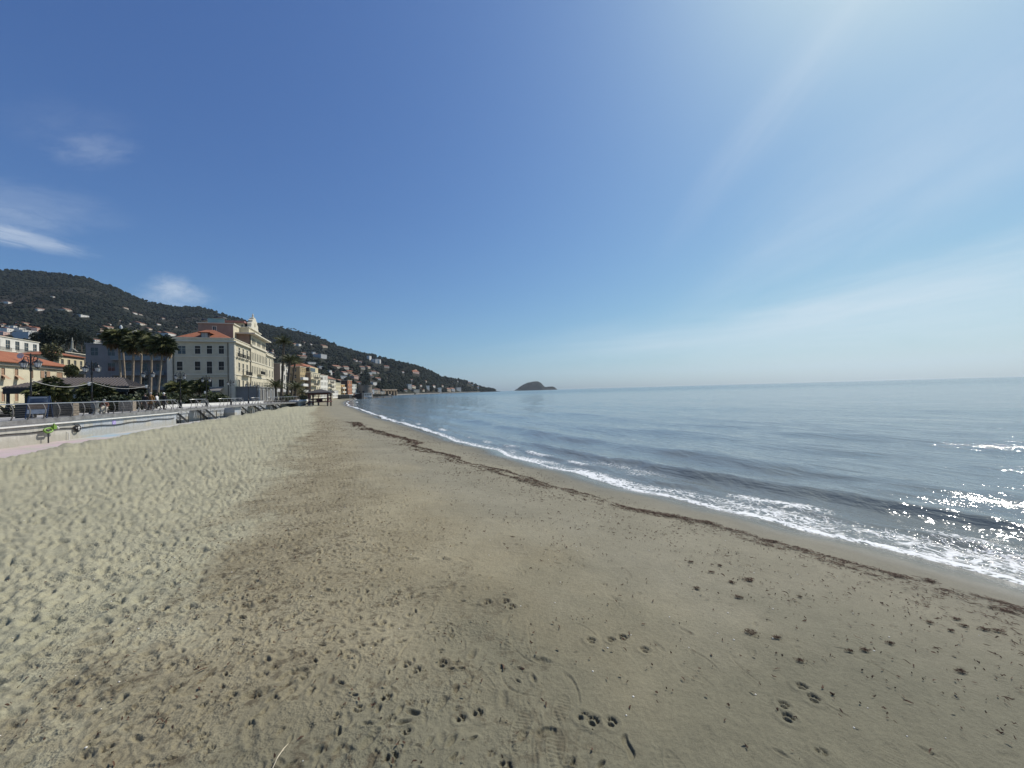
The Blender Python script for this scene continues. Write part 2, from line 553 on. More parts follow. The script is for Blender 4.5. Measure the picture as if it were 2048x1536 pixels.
def sand_height(x, y, full=True):
    u, v = to_uv(x, y)
    s = v_shore(u) - v
    z = sand_prof(s)
    narrow = sstep(40, 90, u)
    z = z * (1 - narrow * .0)
    # the heap of sand pushed up along the path below the promenade
    vb = v_berm(u)
    n = fbm(u / 5.0, v / 2.5, 3, 31)
    bd = v - vb + .35 * n
    h = (.36 + .10 * fbm(u / 4.0, u * 0, 2, 33)) * (1 - sstep(58, 80, u))
    z = z + .07 * fbm(u / .9, v / .5, 3, 37) * np.exp(-(bd / 1.6) ** 2) * (1 - sstep(58, 80, u))
    z = z + h * np.where(bd > 0, np.exp(-(bd / 2.0) ** 2), np.exp(-(bd / .75) ** 2))
    z = np.where(bd < 0, z - (z - .08) * sstep(-.6, -2.2, bd) * (1 - sstep(62, 80, u)), z)
    z = z + .035 * fbm(x / 3.2, y / 3.2, 3, 41) * sstep(1.5, 4, s)
    # far end: the sand rises towards the terraces
    z = z + sstep(70, 120, u) * sstep(4, 8, s) * .35
    dry = sstep(.1, -2.9, v + .7 * fbm(x / 1.6, y / 1.6, 3, 51) + sstep(28, 50, u) * 1.5) * sstep(6, 7.5, s)
    damp = sstep(4.6, 7.0, s + .5 * fbm(x / 1.2, y / 1.2, 3, 53))
    if not full: return z, s, dry, damp
    r = np.hypot(x, y)
    zz = np.zeros_like(z)
    def D(base, zone):
        # zone: function of (u, v) of the cell centre
        return lambda cx, cy: base * zone(*to_uv(cx, cy))
    dz = lambda u_, v_: sstep(-.6, -2.4, v_)
    md = lambda u_, v_: sstep(-3.2, -1.2, v_) * (1 - sstep(-.4, 1.6, v_))
    rt = lambda u_, v_: sstep(-.8, 1.2, v_) * (1 - sstep(4.0, 5.2, v_))
    act = s > 2.2
    ii = np.nonzero(act)[0]
    X, Y, RR = x[ii], y[ii], r[ii]
    q = np.zeros_like(X)
    w = dry[ii]
    q += w * (.016 * fbm(X / .50, Y / .50, 3, 61) + .006 * fbm(X / .13, Y / .13, 2, 63))
    q += w * stamps(X, Y, .15, 101, D(.92, dz), sh_dimple(.062, .030, .027))
    q += w * stamps(X, Y, .10, 111, D(.75, dz), sh_dimple(.036, .018, .016))
    q += (.35 + .65 * w) * stamps(X, Y, .075, 121, D(.5, lambda a, b: np.maximum(dz(a, b), .8 * md(a, b))), sh_dimple(.026, .014, .012))
    q += stamps(X, Y, .26, 131, D(.85, md), sh_dimple(.050, .022, .012))
    q += stamps(X, Y, .20, 141, D(.8, md), sh_paw(.013))
    q += stamps(X, Y, .32, 151, D(.35, md), sh_shoe(.004))
    q += stamps(X, Y, .34, 155, D(.35, md), sh_edge(.006))
    q += stamps(X, Y, .42, 161, D(.40, rt), sh_edge(.005))
    q += stamps(X, Y, .55, 171, D(.55, rt), sh_paw(.009))
    q += stamps(X, Y, .50, 181, D(.25, rt), sh_shoe(.0035))
    q += stamps(X, Y, .35, 191, D(.40, rt), sh_dimple(.045, .016, .006))
    q += stamps(X, Y, .11, 145, D(.8, md), sh_dimple(.028, .011, .013))
    q += (1 - w) * .006 * fbm(X / .45, Y / .45, 3, 65) * sstep(3, 5, s[ii])
    q += (1 - w) * .0016 * fbm(X / .05, Y / .05, 2, 67) * sstep(3, 5, s[ii]) * (1 - sstep(4, 9, RR))
    for px, py, k, sz, tn in HERO:
        c = on_z(px, py, .955)
        m = (np.abs(X - c.x) < .4) & (np.abs(Y - c.y) < .4)
        a, b = rot(X[m] - c.x, Y[m] - c.y, tn)
        if k == 'paw': q[m] = q[m] * (1 - .8 * np.exp(-(np.hypot(a, b) / sz / 1.3) ** 4)) + paw(a, b, sz, .022)
        elif k == 'shoe': q[m] += shoe(a, b, sz, .0032)
        elif k == 'hole': q[m] += -.017 * (1 - sstep(.5, 1.1, (a / .06) ** 2 + (b / .03) ** 2))
        elif k == 'heel': q[m] += -.016 * (1 - sstep(.6, 1.1, (a / .075) ** 2 + ((b - .012 * np.sin(a * 40)) / .022) ** 2))
        elif k == 'edge': q[m] += -.007 * np.exp(-((b - .05 * np.cos(a / sz * 3)) / .008) ** 2) * np.exp(-(a / sz / .5) ** 4)
    # rills washed down the damp sand, and thin trails
    c0, c1 = on_z(1050, 1190, .95), on_z(1095, 1530, .95)
    dd = Vector((c1.x - c0.x, c1.y - c0.y)).normalized()
    al, ac = (X - c0.x) * dd.x + (Y - c0.y) * dd.y, -(X - c0.x) * dd.y + (Y - c0.y) * dd.x
    m = np.exp(-((ac + .08 * np.sin(al * 3)) / .17) ** 4) * sstep(-.2, .5, al) * sstep(3.0, 2.4, al) * (al > -1)
    q += m * .010 * np.abs(perlin(ac * 22 + .8 * perlin(al * 5, ac * 9, 401), al * 3.5, 402)) * (.5 + fbm(X * 3, Y * 3, 2, 403))
    for ln in ([(788, 1250), (790, 1330), (784, 1400), (783, 1500)], [(938, 1290), (944, 1350), (940, 1430)], [(1335, 1160), (1290, 1200), (1245, 1262), (1215, 1290)], [(1240, 1275), (1180, 1310)], [(1085, 1360), (1060, 1440), (1052, 1490)]):
        pp = [on_z(a_, b_, .95) for a_, b_ in ln]
        for p0, p1 in zip(pp[:-1], pp[1:]):
            ex, ey = p1.x - p0.x, p1.y - p0.y
            tt_ = np.clip(((X - p0.x) * ex + (Y - p0.y) * ey) / (ex * ex + ey * ey), 0, 1)
            dl = np.hypot(X - p0.x - ex * tt_ - .006 * np.sin(tt_ * 9), Y - p0.y - ey * tt_)
            q += .0025 * np.exp(-(dl / .007) ** 2)
    # relief finer than the sheet's own mesh far away is flattened out
    q *= 1 - .35 * sstep(40, 140, RR)
    zz[ii] = q * sstep(2.2, 3.6, s[ii])
    return z + zz, s, dry, damp
def sand_z(x, y):
    z = sand_height(np.array([float(x)]), np.array([float(y)]), False)[0]
    return float(z[0])

# ---- sand material
def sand_material():
    t = NT('beach_sand')
    p = t.pos()
    dry, damp, s = t.attr('dry'), t.attr('damp'), t.attr('shore')
    n1 = t.noise(p, .9, 5, .6); n2 = t.noise(p, 7, 6, .65); n3 = t.noise(p, 260, 3, .6); n4 = t.noise(p, 38, 4, .6)
    pale = t.mix(t.rng(n1, .3, .7), (.290, .278, .190), (.345, .326, .222))
    brown = t.mix(t.rng(n1, .32, .68), (.213, .184, .114), (.268, .238, .154))
    grey = t.mix(t.rng(n1, .3, .7), (.190, .176, .124), (.222, .206, .147))
    wet = t.mix(t.rng(n1, .3, .7), (.112, .104, .072), (.140, .130, .092))
    c = t.mix(damp, grey, brown)
    c = t.mix(t.m('MULTIPLY', t.attr('near_dark'), .8), c, (.140, .134, .090))  # grey-green sand darkened near the camera, lens falloff put into the colour
    # trampled band: dark damp clods turned up between the prints
    clod = t.m('ADD', t.noise(p, 15, 5, .68, .3), t.m('MULTIPLY', t.m('SUBTRACT', t.noise(p, 2.2, 3), .5), .5))
    tr = t.attr('tramp')
    c = t.mix(t.m('MULTIPLY', t.rng(clod, .53, .64), t.m('MULTIPLY', tr, .75)), c, (.088, .070, .042))
    c = t.mix(t.rng(t.m('ADD', dry, t.m('ADD', t.m('MULTIPLY', t.m('SUBTRACT', n2, .5), .9), t.m('MULTIPLY', t.m('SUBTRACT', n1, .5), .7))), .2, .8), c, pale)
    c = t.mix(t.m('MULTIPLY', t.rng(clod, .58, .68), t.m('MULTIPLY', tr, .5)), c, (.110, .092, .058))
    wetm = t.rng(t.m('ADD', s, t.m('MULTIPLY', t.m('SUBTRACT', n1, .5), .5)), .6, 3.0, 1, 0)
    c = t.mix(wetm, c, wet)
    film = t.rng(t.m('ADD', s, t.m('MULTIPLY', t.m('SUBTRACT', n1, .5), .7)), .15, 1.35, 1, 0)
    g = t.m('ADD', t.m('MULTIPLY', n3, .55), t.m('ADD', t.m('MULTIPLY', n2, .25), t.m('MULTIPLY', n4, .3)))
    c = t.mix(1.0, c, t.ramp(g, [(.38, .66), (.75, 1.24)]), 'MULTIPLY')
    speck = t.voro(p, 55, 'F1')
    sp2 = t.voro(p, 31, 'F1')
    dark = t.m('MULTIPLY', t.rng(speck, .05, .20, 1, 0), t.rng(t.noise(p, 3.5, 3), .42, .62))
    c = t.mix(t.m('MULTIPLY', dark, .55), c, (.06, .04, .028))
    light = t.rng(sp2, .02, .06, 1, 0)
    c = t.mix(t.m('MULTIPLY', light, t.rng(t.noise(p, 1.7, 2), .52, .62, 0, .9)), c, (.62, .58, .50))
    ro = t.m('SUBTRACT', .93, t.m('MULTIPLY', wetm, .28))
    ro = t.m('SUBTRACT', ro, t.m('MULTIPLY', film, .53))
    crumb = t.m('MULTIPLY', t.m('ADD', t.voro(p, 34), t.m('MULTIPLY', t.voro(p, 75), .5)), t.m('MULTIPLY', t.m('ADD', t.m('MULTIPLY', tr, 1.7), t.m('MULTIPLY', dry, .7)), t.rng(t.noise(p, 3.2, 5, .65), .42, .66, .12, 1.0)))
    h = t.m('ADD', crumb, t.m('ADD', t.m('MULTIPLY', n3, .5), t.m('MULTIPLY', n4, 1.2)))
    st = t.m('SUBTRACT', 1.0, t.m('MULTIPLY', film, .95))
    b = t.n('ShaderNodeBump'); b.inputs['Distance'].default_value = .008
    t.l(t.m('MULTIPLY', st, .9), b.inputs['Strength']); t.l(h, b.inputs['Height'])
    t.P(color=c, rough=ro, normal=b.outputs[0], spec=.35)
    return t.mat
M_SAND = sand_material()

def polar(rs, az):
    rr, aa = np.meshgrid(rs, az, indexing='ij')
    return (rr * np.sin(aa)).ravel(), (rr * np.cos(aa)).ravel()
HB = 1.75 * F / 2
_r = [*np.linspace(.2, 1.25, 12)]
px_ = HB / 1.3
while px_ > HB / 280:
    _r.append(HB / px_)
    px_ -= .62 if px_ > 112 else (.9 if px_ > 56 else (1.1 if px_ > 12 else .8 * px_ / 12))
_az = np.r_[np.linspace(R(-118), R(-76), 20), np.linspace(R(-75), R(-56), 75), np.linspace(R(-55.9), R(55.9), 940), np.linspace(R(56), R(105), 50)]
sx_, sy_ = polar(np.array(_r), _az)
sz_, ss_, sdry, sdamp = sand_height(sx_, sy_)
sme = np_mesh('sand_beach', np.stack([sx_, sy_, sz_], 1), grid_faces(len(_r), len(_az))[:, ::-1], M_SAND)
vattr(sme, 'dry', sdry); vattr(sme, 'damp', sdamp); vattr(sme, 'shore', ss_)
_u, _v = to_uv(sx_, sy_)
_n = fbm(sx_ / 1.1, sy_ / 1.1, 4, 57)
vattr(sme, 'tramp', sstep(-3.6, -1.6, _v + .6 * _n) * sstep(2.0, -.2, _v + .7 * _n) * sstep(5.5, 7, ss_))
vattr(sme, 'near_dark', sstep(4.4, 1.6, _u + .9 * _n + .35 * np.abs(_v - 1.2)) * sstep(2.5, 4.5, ss_))
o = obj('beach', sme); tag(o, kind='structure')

# ------------------------------------------------------------------ the sea
def sea_material():
    t = NT('sea_water')
    p = t.pos()
    foam, sh, far = t.attr('foam'), t.attr('shallow'), t.attr('far')
    pr = t.map(p, rot=(0, 0, -A0))
    # small waves run in to the shore: long across, short along
    a = t.noise(t.map(pr, (1.7, .36, 1)), 1.0, 5, .62, .4)
    b = t.noise(t.map(pr, (.42, .11, 1)), 1.0, 5, .6, .3)
    c = t.noise(t.map(pr, (.085, .016, 1)), 1.0, 6, .66, .5)
    d = t.noise(t.map(pr, (7, 4, 1)), 1.0, 3, .6, .2)
    h = t.m('ADD', t.m('MULTIPLY', a, .16), t.m('ADD', t.m('MULTIPLY', b, .34), t.m('MULTIPLY', d, t.m('MULTIPLY', t.m('SUBTRACT', 1.0, far), .045))))
    h = t.m('ADD', h, t.m('MULTIPLY', t.m('MULTIPLY', c, 2.2), far))
    bm = t.bump(h, .50, 1.0)
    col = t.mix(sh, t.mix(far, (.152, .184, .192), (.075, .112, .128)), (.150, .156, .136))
    lace1 = t.voro(t.map(pr, (3.2, 1.5, 1)), 1.0, 'DISTANCE_TO_EDGE')
    wv = t.noise(t.map(pr, (2.2, 1.2, 1)), 1.0, 5, .7, 1.2)
    fin = t.noise(pr, 9, 5, .7, .6)
    # distorted cells: lace of foam between holes
    dv = t.n('ShaderNodeVectorMath', operation='ADD')
    nv = t.n('ShaderNodeTexNoise'); t.l(pr, nv.inputs['Vector']); nv.inputs['Scale'].default_value = 1.7; nv.inputs['Detail'].default_value = 4
    sc_ = t.n('ShaderNodeVectorMath', operation='SCALE'); t.l(nv.outputs['Color'], sc_.inputs[0]); sc_.inputs['Scale'].default_value = .8
    t.l(pr, dv.inputs[0]); t.l(sc_.outputs[0], dv.inputs[1])
    lace = t.voro(t.map(dv.outputs[0], (8.5, 4.6, 1)), 1.0, 'DISTANCE_TO_EDGE')
    lace2 = t.voro(t.map(dv.outputs[0], (21, 13, 1)), 1.0, 'DISTANCE_TO_EDGE')
    web = t.m('ADD', t.rng(lace, .0, .30, 1, 0), t.m('MULTIPLY', t.rng(lace2, .0, .3, 1, 0), .55))
    web = t.m('ADD', t.m('MULTIPLY', web, .55), t.m('MULTIPLY', t.m('ADD', wv, t.m('MULTIPLY', fin, .6)), .62))
    k = t.m('ADD', web, t.m('MULTIPLY', t.m('SUBTRACT', foam, 1.0), 1.25))
    mask = t.rng(k, .04, .62)
    mask = t.m('MULTIPLY', mask, t.rng(foam, .02, .2))
    col = t.mix(mask, col, (.66, .68, .68))
    rough = t.m('ADD', t.m('MULTIPLY', mask, .6), t.m('ADD', .075, t.m('MULTIPLY', far, .10)))
    bm2 = t.bump(t.m('MULTIPLY', mask, .5), .5, .05, bm)
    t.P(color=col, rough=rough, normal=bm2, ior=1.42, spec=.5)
    return t.mat
M_SEA = sea_material()
HS = 2.7 * F / 2
_r = []
px_ = HS / 3.6
while px_ > HS / 300:
    _r.append(HS / px_)
    px_ -= .9 if HS / px_ < 60 else .7
_r += list(np.geomspace(_r[-1] * 1.03, 10500, 70))
_az = np.r_[np.linspace(R(-90), R(-40), 50), np.linspace(R(-39.9), R(57), 720), np.linspace(R(57.2), R(110), 50)]
wx, wy = polar(np.array(_r), _az)
wu, wv_ = to_uv(wx, wy)
wo = wv_ - v_shore(np.clip(wu, -60, 300))
wo = np.where(wu > 300, 200, wo)
wr = np.hypot(wx, wy)
def crest(o, c, ws, wsea, amp):
    d = o - c
    return amp * np.where(d < 0, np.exp(-(d / ws) ** 2), np.exp(-(d / wsea) ** 2))
wig = .35 * perlin(wu / 5.0, wo / 6, 71) + .8 * perlin(wu / 17.0, wo / 9, 72)
brk = sstep(-40, -4, wu) * (1 - .75 * sstep(7, 22, wu))
wz = crest(wo + wig * .5, 2.35, .38, 1.0, .23 * brk * (1 + .3 * perlin(wu / 2.5, wu * 0, 73)))
wz += crest(wo + wig * .3, 1.05, .16, .45, .085 * (1 - .6 * sstep(10, 40, wu)) * (.6 + .8 * perlin(wu / 1.8, wu * 0 + 4, 74)))
wz += crest(wo + wig, 6.1, .8, 1.8, .19 * (1 - .5 * sstep(25, 60, wu)) * (.9 + .5 * perlin(wu / 9, wu * 0 + 1, 75)))
wz += crest(wo + wig * 1.6, 11.3, 1.1, 2.0, .10 * (.8 + .8 * perlin(wu / 12, wu * 0 + 2, 76)))
wz += crest(wo + wig * 2.2, 17.5, 1.4, 2.4, .085 * (.8 + .8 * perlin(wu / 14, wu * 0 + 3, 77)))
amp = sstep(4, 16, wo) * (1 - sstep(120, 420, wr))
wz += amp * .048 * np.sin((wo + 2.5 * wig) * 2 * PI / 5.6 + 1.2) * (.6 + .7 * fbm(wu / 16, wo / 10, 2, 78))
wz += amp * .034 * np.sin((wo * .96 + wu * .28) * 2 * PI / 3.1) * (.5 + .9 * fbm(wu / 9, wo / 7, 2, 79))
wz += (1 - sstep(25, 70, wr)) * sstep(.2, 2.5, wo) * .028 * fbm(wo / .9, wu / 2.2, 3, 80)
wz += .022 * (1 - sstep(14, 30, wr)) * fbm(wo / .45, wu / .55, 3, 87) * np.exp(-((wo - 2.2) / .8) ** 2)
wz += .016 * fbm(wo / .35, wu / .6, 3, 82) * np.exp(-((wo - .9) / .9) ** 2) * (1 - sstep(30, 80, wr))
wz = wz - .0 + .018 * np.exp(-(wo / .18) ** 2)
# ripples of every size the sheet can carry at its distance
for k_, lam in enumerate((.8, 1.5, 2.8, 5.2, 10.0, 19.0)):
    lim = math.sqrt(300 * lam)
    wz += .034 * lam ** .9 * sstep(1.5, 5, wo) * (1 - sstep(.75 * lim, 1.5 * lim, wr)) * fbm(wo / lam + .15 * wu / lam, wu / (lam * 3.0), 2, 600 + k_ * 7) * (1.0 if lam < 4 else .36)
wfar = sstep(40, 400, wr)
fw = 1.0 + .25 * perlin(wu / 2.4, wu * 0 + 2.2, 89) - .30 * sstep(3, 8, wu) - .38 * sstep(9, 24, wu)
foam = np.exp(-np.clip((wo - .55 * fw) / (.60 * fw), 0, 9) ** 2) * (wo > -.6)
foam = foam * (.48 + .36 * fbm(wu / 1.6, wo / .7, 3, 83))
foam = np.maximum(foam, (.92 + .35 * perlin(wu / .7, wu * 0 + 6, 90)) * np.exp(-((wo - .05) / .08) ** 2))                 # edge of the swash
foam = np.maximum(foam, .62 * np.exp(-((wo + wig * .5 - 1.12) / .24) ** 2) * sstep(-.15, .35, perlin(wu / 2.2, wu * 0 + 5, 84)) * (1 - sstep(30, 60, wu)))
foam = np.maximum(foam, .30 * sstep(.2, .5, perlin(wu / 7, wo / 3, 85)) * np.exp(-((wo - 1.75) / .4) ** 2) * brk)
foam = np.maximum(foam, 1.0 * np.exp(-((wo - .25) / .17) ** 2) * sstep(14, 30, wu) * (.75 + .5 * perlin(wu / 6, wu * 0 + 11, 88)))
foam = np.maximum(foam, .95 * np.exp(-((wo + wig - 3.6) / .35) ** 2) * sstep(.15, .4, perlin(wu / 4.2, wu * 0 + 8, 86)) * sstep(60, 90, wu))
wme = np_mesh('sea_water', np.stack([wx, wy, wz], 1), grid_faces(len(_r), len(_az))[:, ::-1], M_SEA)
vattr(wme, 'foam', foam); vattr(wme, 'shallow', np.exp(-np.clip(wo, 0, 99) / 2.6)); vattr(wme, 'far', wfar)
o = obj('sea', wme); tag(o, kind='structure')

# ------------------------------------------------------------------ houses of the hillside: photo column, foot, width, height, colour, roof, label
GA, GB, GC, GD = 'houses of the old town on the far left', 'scattered houses on the upper slope', 'houses on the wooded slope above the beach row', 'houses along the foot of the cape'
GB_L, GC_L = 'small pale house alone among trees on the big hill, a few pixels wide', 'tiny pale house among trees on the slope above the beach row'
HH = [
 # far left old town
 (45, 647.5, 7, 4, 'w', 'd', 'topmost white house of the old town at the left', GA), (57, 650, 10, 4.5, 'c', 'd', 'cream house highest on the right of the old town', GA), (4, 653, 6, 3.5, 'w', 'd', 'small white house at the left edge, upper row of the old town', GA), (12, 651, 6, 4, 'c', 'r', 'cream red-roofed house near the left edge, upper row', GA),
 (22, 655.5, 5, 3.5, 'w', 'f', 'left of two white flat-roofed boxes in the old town', GA), (31, 655.5, 5, 3.5, 'w', 'f', 'right of two white flat-roofed boxes in the old town', GA), (36, 660, 8, 4, 'w', 'd', 'white house below the two white boxes', GA), (24, 663, 12, 6, 'w', 'g', 'white house with a dark square window in the old town', GA),
 (46, 661, 9, 4.5, 'w', 'f', 'white house right of the middle of the old town', GA), (9, 663, 10, 5, 'c', 'd', 'cream house near the left edge, middle row', GA), (3, 668, 10, 6, 'p', 'r', 'pink house at the left edge of the old town', GA), (14, 669.5, 9, 5.5, 'p', 'f', 'pink flat-roofed house below the cream one', GA),
 (60, 664.5, 18, 4, 'w', 'f', 'long low white building below the old town', GA), (82, 661, 10, 6, 'p', 'r', 'pinkish red-roofed house at the right end of the old town', GA), (67, 657, 9, 4, 't', 'r', 'tan house with red roof in the upper right of the old town', GA), (74, 661.5, 8, 4, 's', 'd', 'sandy house left of the pinkish house', GA),
 (4, 660.5, 6, 4, 't', 'r', 'tan house at the left edge with red roof', GA), (69, 674, 18, 8, 'b', 'g', 'large blue-grey building below the long white one', GA), (86, 671, 9, 4.5, 'w', 'g', 'white house at the right below the pinkish house', GA), (6, 676, 12, 4, 'c', 'd', 'cream house just above the white apartment block', GA),
 (54, 657, 7, 4, 'p', 'r', 'small pink house in the middle of the old town', GA), (38, 652, 6, 3.5, 't', 'r', 'tan house in the top row of the old town', GA), (17, 659, 6, 3.5, 's', 'r', 'sandy house between the cream and white houses', GA), (52, 669, 9, 4, 't', 'r', 'tan house under the long white building', GA),
 (35, 669, 9, 4.5, 's', 'd', 'sandy house left below the long white building', GA), (30, 648, 5, 3, 's', 'd', 'sandy little house highest in the left half of the old town', GA),
 (84, 621, 10, 4.5, 'w', 'd', 'white house on the green terraces of the big hill', GB), (143, 622, 14, 3, 's', 'd', 'long sandy wall-like house on the big hill', GB), (173, 634, 14, 3.5, 'w', 'f', 'long white house in the middle of the big hill', GB), (22, 606, 7, 3, 'w', 'd', GB_L, GB), (11, 606, 6, 2.5, 's', 'd', GB_L, GB),
 (110, 594, 4, 3, 'w', 'd', GB_L, GB), (272, 628, 6, 3.5, 'w', 'd', GB_L, GB), (254, 617, 7, 2.5, 's', 'd', GB_L, GB), (283, 630, 5, 2.5, 's', 'd', GB_L, GB), (259, 648, 6, 3, 'w', 'd', GB_L, GB), (221, 650, 5, 3, 'w', 'd', GB_L, GB), (290, 650, 15, 3, 's', 'd', 'long low sandy house above the palm crowns', GB),
 (320, 650, 6, 3, 'w', 'd', GB_L, GB), (354, 655, 6, 3, 'w', 'd', GB_L, GB), (222, 657.5, 14, 4, 'c', 'd', 'cream house just above the leftmost tall palm', GB), (264, 664, 6, 4, 'w', 'd', 'white house peeking above the palms, left of another', GB), (273, 664.5, 5, 3.5, 'w', 'f', 'white flat house peeking above the palms, right of another', GB),
 (205, 662, 12, 5, 't', 'd', 'tan house left above the tall palms', GB), (347, 672, 14, 6, 'w', 'd', 'bright white house just left above the hotel roof', GB), (327, 668, 10, 4, 's', 'd', 'sandy house left of the bright white house by the hotel', GB), (195, 694, 12, 9, 'w', 'f', 'white stepped house above the grey building', GB), (197, 683, 9, 4, 'w', 'd', 'white house above the white stepped house', GB),
 (213, 670, 9, 4, 's', 'd', 'sandy house behind the crown of the leftmost palm', GB), (304, 660, 8, 3.5, 'c', 'd', 'cream house above the middle of the palm crowns', GB), (240, 642, 6, 2.5, 'w', 'd', GB_L, GB), (330, 638, 6, 2.5, 's', 'd', GB_L, GB),
 # above the beach row
 (601.5, 692, 5, 4, 'w', 'f', 'bright white house highest above the tall palm', GC), (611, 686.5, 4, 3, 'w', 'd', GC_L, GC), (625, 689.5, 4, 2.5, 'w', 'd', GC_L, GC), (595, 691, 10, 3.5, 's', 'd', 'sandy house left of the bright white one above the palms', GC), (536, 704, 4, 3, 'w', 'd', GC_L, GC), (548, 706.5, 5, 3, 'w', 'd', GC_L, GC), (545, 702, 10, 2.5, 's', 'd', 'long sandy house right of the hotel attic', GC),
 (610, 710, 8, 5, 'w', 'd', 'white house left on the slope above the beach row', GC), (629.5, 710, 5, 6, 'w', 'f', 'tall white half of a double house on the slope', GC), (635.5, 712, 5, 5, 'w', 'd', 'lower white half of a double house on the slope', GC), (649, 717.5, 13, 8.5, 'g', 'f', 'grey house front with rows of windows on the slope', GC), (652, 695.5, 9, 5, 't', 'd', 'tan house high on the slope among dark trees', GC), (607, 716, 14, 5, 't', 'd', 'long tan house behind the palm crowns', GC),
 (625, 728, 14, 3.5, 'w', 'f', 'long white roofed house above the yellow villa', GC), (641, 729, 7, 3, 'w', 'f', 'white flat house right of the long white roof', GC), (643, 737.5, 7, 5, 'w', 'f', 'white boxy house right above the penthouse', GC), (662, 750, 4.5, 9, 'w', 'f', 'narrow white tower house above the beach row', GC), (667, 749, 3.5, 6, 'w', 'd', 'white house next to the narrow white tower house', GC),
 (676, 737, 13, 5.5, 'c', 'd', 'wide cream house in the middle of the slope', GC), (694, 739, 9, 7, 's', 'd', 'sandy house with arcades right of the wide cream house', GC), (701, 747, 9, 6, 'o', 'r', 'orange villa in the middle of the slope', GC), (691, 749, 8, 5, 'w', 'd', 'white house left of the orange villa', GC), (687, 758, 13, 6, 'w', 'f', 'wide white villa above the brick-red building', GC), (713, 758, 8, 8, 'p', 'd', 'pinkish house with brown roof right of the white villa', GC),
 (726, 739, 9, 7, 'c', 'd', 'cream house with a dark arch on the slope', GC), (719, 746.5, 8, 2.5, 'w', 'f', 'flat white terrace house on the slope', GC), (741.5, 750, 6, 5, 'w', 'f', 'white house left of a pair above the tower', GC), (748.5, 747.5, 8, 6, 'w', 'd', 'white house right of a pair above the tower', GC), (740, 737.5, 8, 5, 't', 'd', 'tan house above the pair of white houses', GC), (757, 747, 4, 3, 's', 'd', GC_L, GC),
 (710, 721, 5, 3.5, 'w', 'd', GC_L, GC), (714.5, 723, 4, 3, 'w', 'd', GC_L, GC), (722, 724.5, 4, 3, 'w', 'd', GC_L, GC), (725.5, 726, 3.5, 2.5, 'w', 'd', GC_L, GC), (742, 720, 4.5, 8, 'w', 'f', 'narrow white house front left of the big white villa', GC), (749, 724, 4, 6, 'b', 'f', 'blue-grey house between the white fronts high on the slope', GC), (756, 727, 8.5, 9, 'w', 'f', 'big white villa highest on the right slope', GC), (761.5, 727, 3, 8, 'w', 'f', 'thin white wing right of the big white villa', GC),
 (774.5, 736, 9, 4.5, 's', 'd', 'sandy house on the right slope below the ridge', GC), (757, 759.5, 10, 4, 'w', 'd', 'long white house on the slope above the arches', GC), (750, 771, 7, 6.5, 'w', 'f', 'white cube house just above the stone tower', GC), (742.5, 768, 4, 4, 'w', 'f', 'small white house left of the white cube house', GC), (719, 768, 8, 4, 'w', 'd', 'white house right behind the brick-red building', GC), (744, 754.5, 6, 3.5, 's', 'd', GC_L, GC), (774, 757, 3, 2.5, 's', 'd', GC_L, GC),
 (745, 788, 6, 9, 'b', 'f', 'blue-grey house on the shore right of the stone tower', GC), (752, 787, 7, 11, 'c', 'd', 'cream house on the shore right of the stone tower', GC), (758, 787.5, 4, 12, 't', 'd', 'narrow tan house on the shore before the arches', GC), (765, 789, 8, 6, 's', 'f', 'low sandy house on the shore beside the arches', GC), (705, 752, 6, 5, 'c', 'd', 'cream house below the orange villa', GC), (681, 765, 8, 5, 's', 'd', 'sandy house behind the pale yellow building', GC),
 # the cape
 (807, 746, 4, 4, 'w', 'd', 'small white house high on the cape slope', GD), (832, 747, 14, 5, 'p', 'r', 'pinkish villa high on the cape slope', GD), (832.5, 743, 5, 4, 'o', 'f', 'orange turret of the villa high on the cape', GD), (824, 763.5, 4.5, 6, 's', 'd', 'pale narrow house halfway up the cape', GD), (819.5, 778.5, 7, 10, 'w', 'f', 'tall white house at the foot of the cape, farthest left', GD), (828, 777, 8, 6, 'c', 'd', 'cream house beside the tall white house of the cape', GD),
 (841, 773, 7, 3.5, 'w', 'd', 'white house behind the shore houses of the cape', GD), (833, 786, 11, 7, 's', 'f', 'pale building at the waterline of the cape', GD), (855.5, 779.5, 6.5, 8, 'w', 'f', 'white apartment house in the middle of the cape shore', GD), (852, 765, 4, 4.5, 's', 'd', 'sandy house above the middle of the cape shore', GD), (868, 775, 6, 5, 'w', 'd', 'white house right of the middle of the cape', GD), (879, 784.5, 7, 9, 'w', 'f', 'white block at the water, left of three grey blocks', GD),
 (898, 783.5, 8.5, 7.5, 't', 'd', 'left one of the three grey-brown blocks on the cape shore', GD), (906.5, 783, 7.5, 7.5, 'g', 'd', 'middle one of the three grey-brown blocks on the cape shore', GD), (917.5, 782.5, 9, 7.5, 'g', 'f', 'right one of the three grey-brown blocks on the cape shore', GD), (915, 764, 4, 3, 'w', 'd', 'white house on the crest of the cape', GD), (938, 767, 7, 3, 's', 'd', 'sandy house on the crest near the tip of the cape', GD), (944, 771, 6, 3, 'c', 'd', 'cream house near the tip of the cape', GD),
 (885, 774, 5, 4, 's', 'd', 'sandy house in the trees above the white block of the cape', GD), (811, 783, 6, 5, 's', 'd', 'sandy house at the left start of the cape shore', GD), (846, 783, 6, 5, 'c', 'd', 'cream house left of the white apartment house of the cape', GD), (955.5, 777, 4, 5, 'w', 'd', 'pale house by the cliffs at the tip of the cape', GD)]

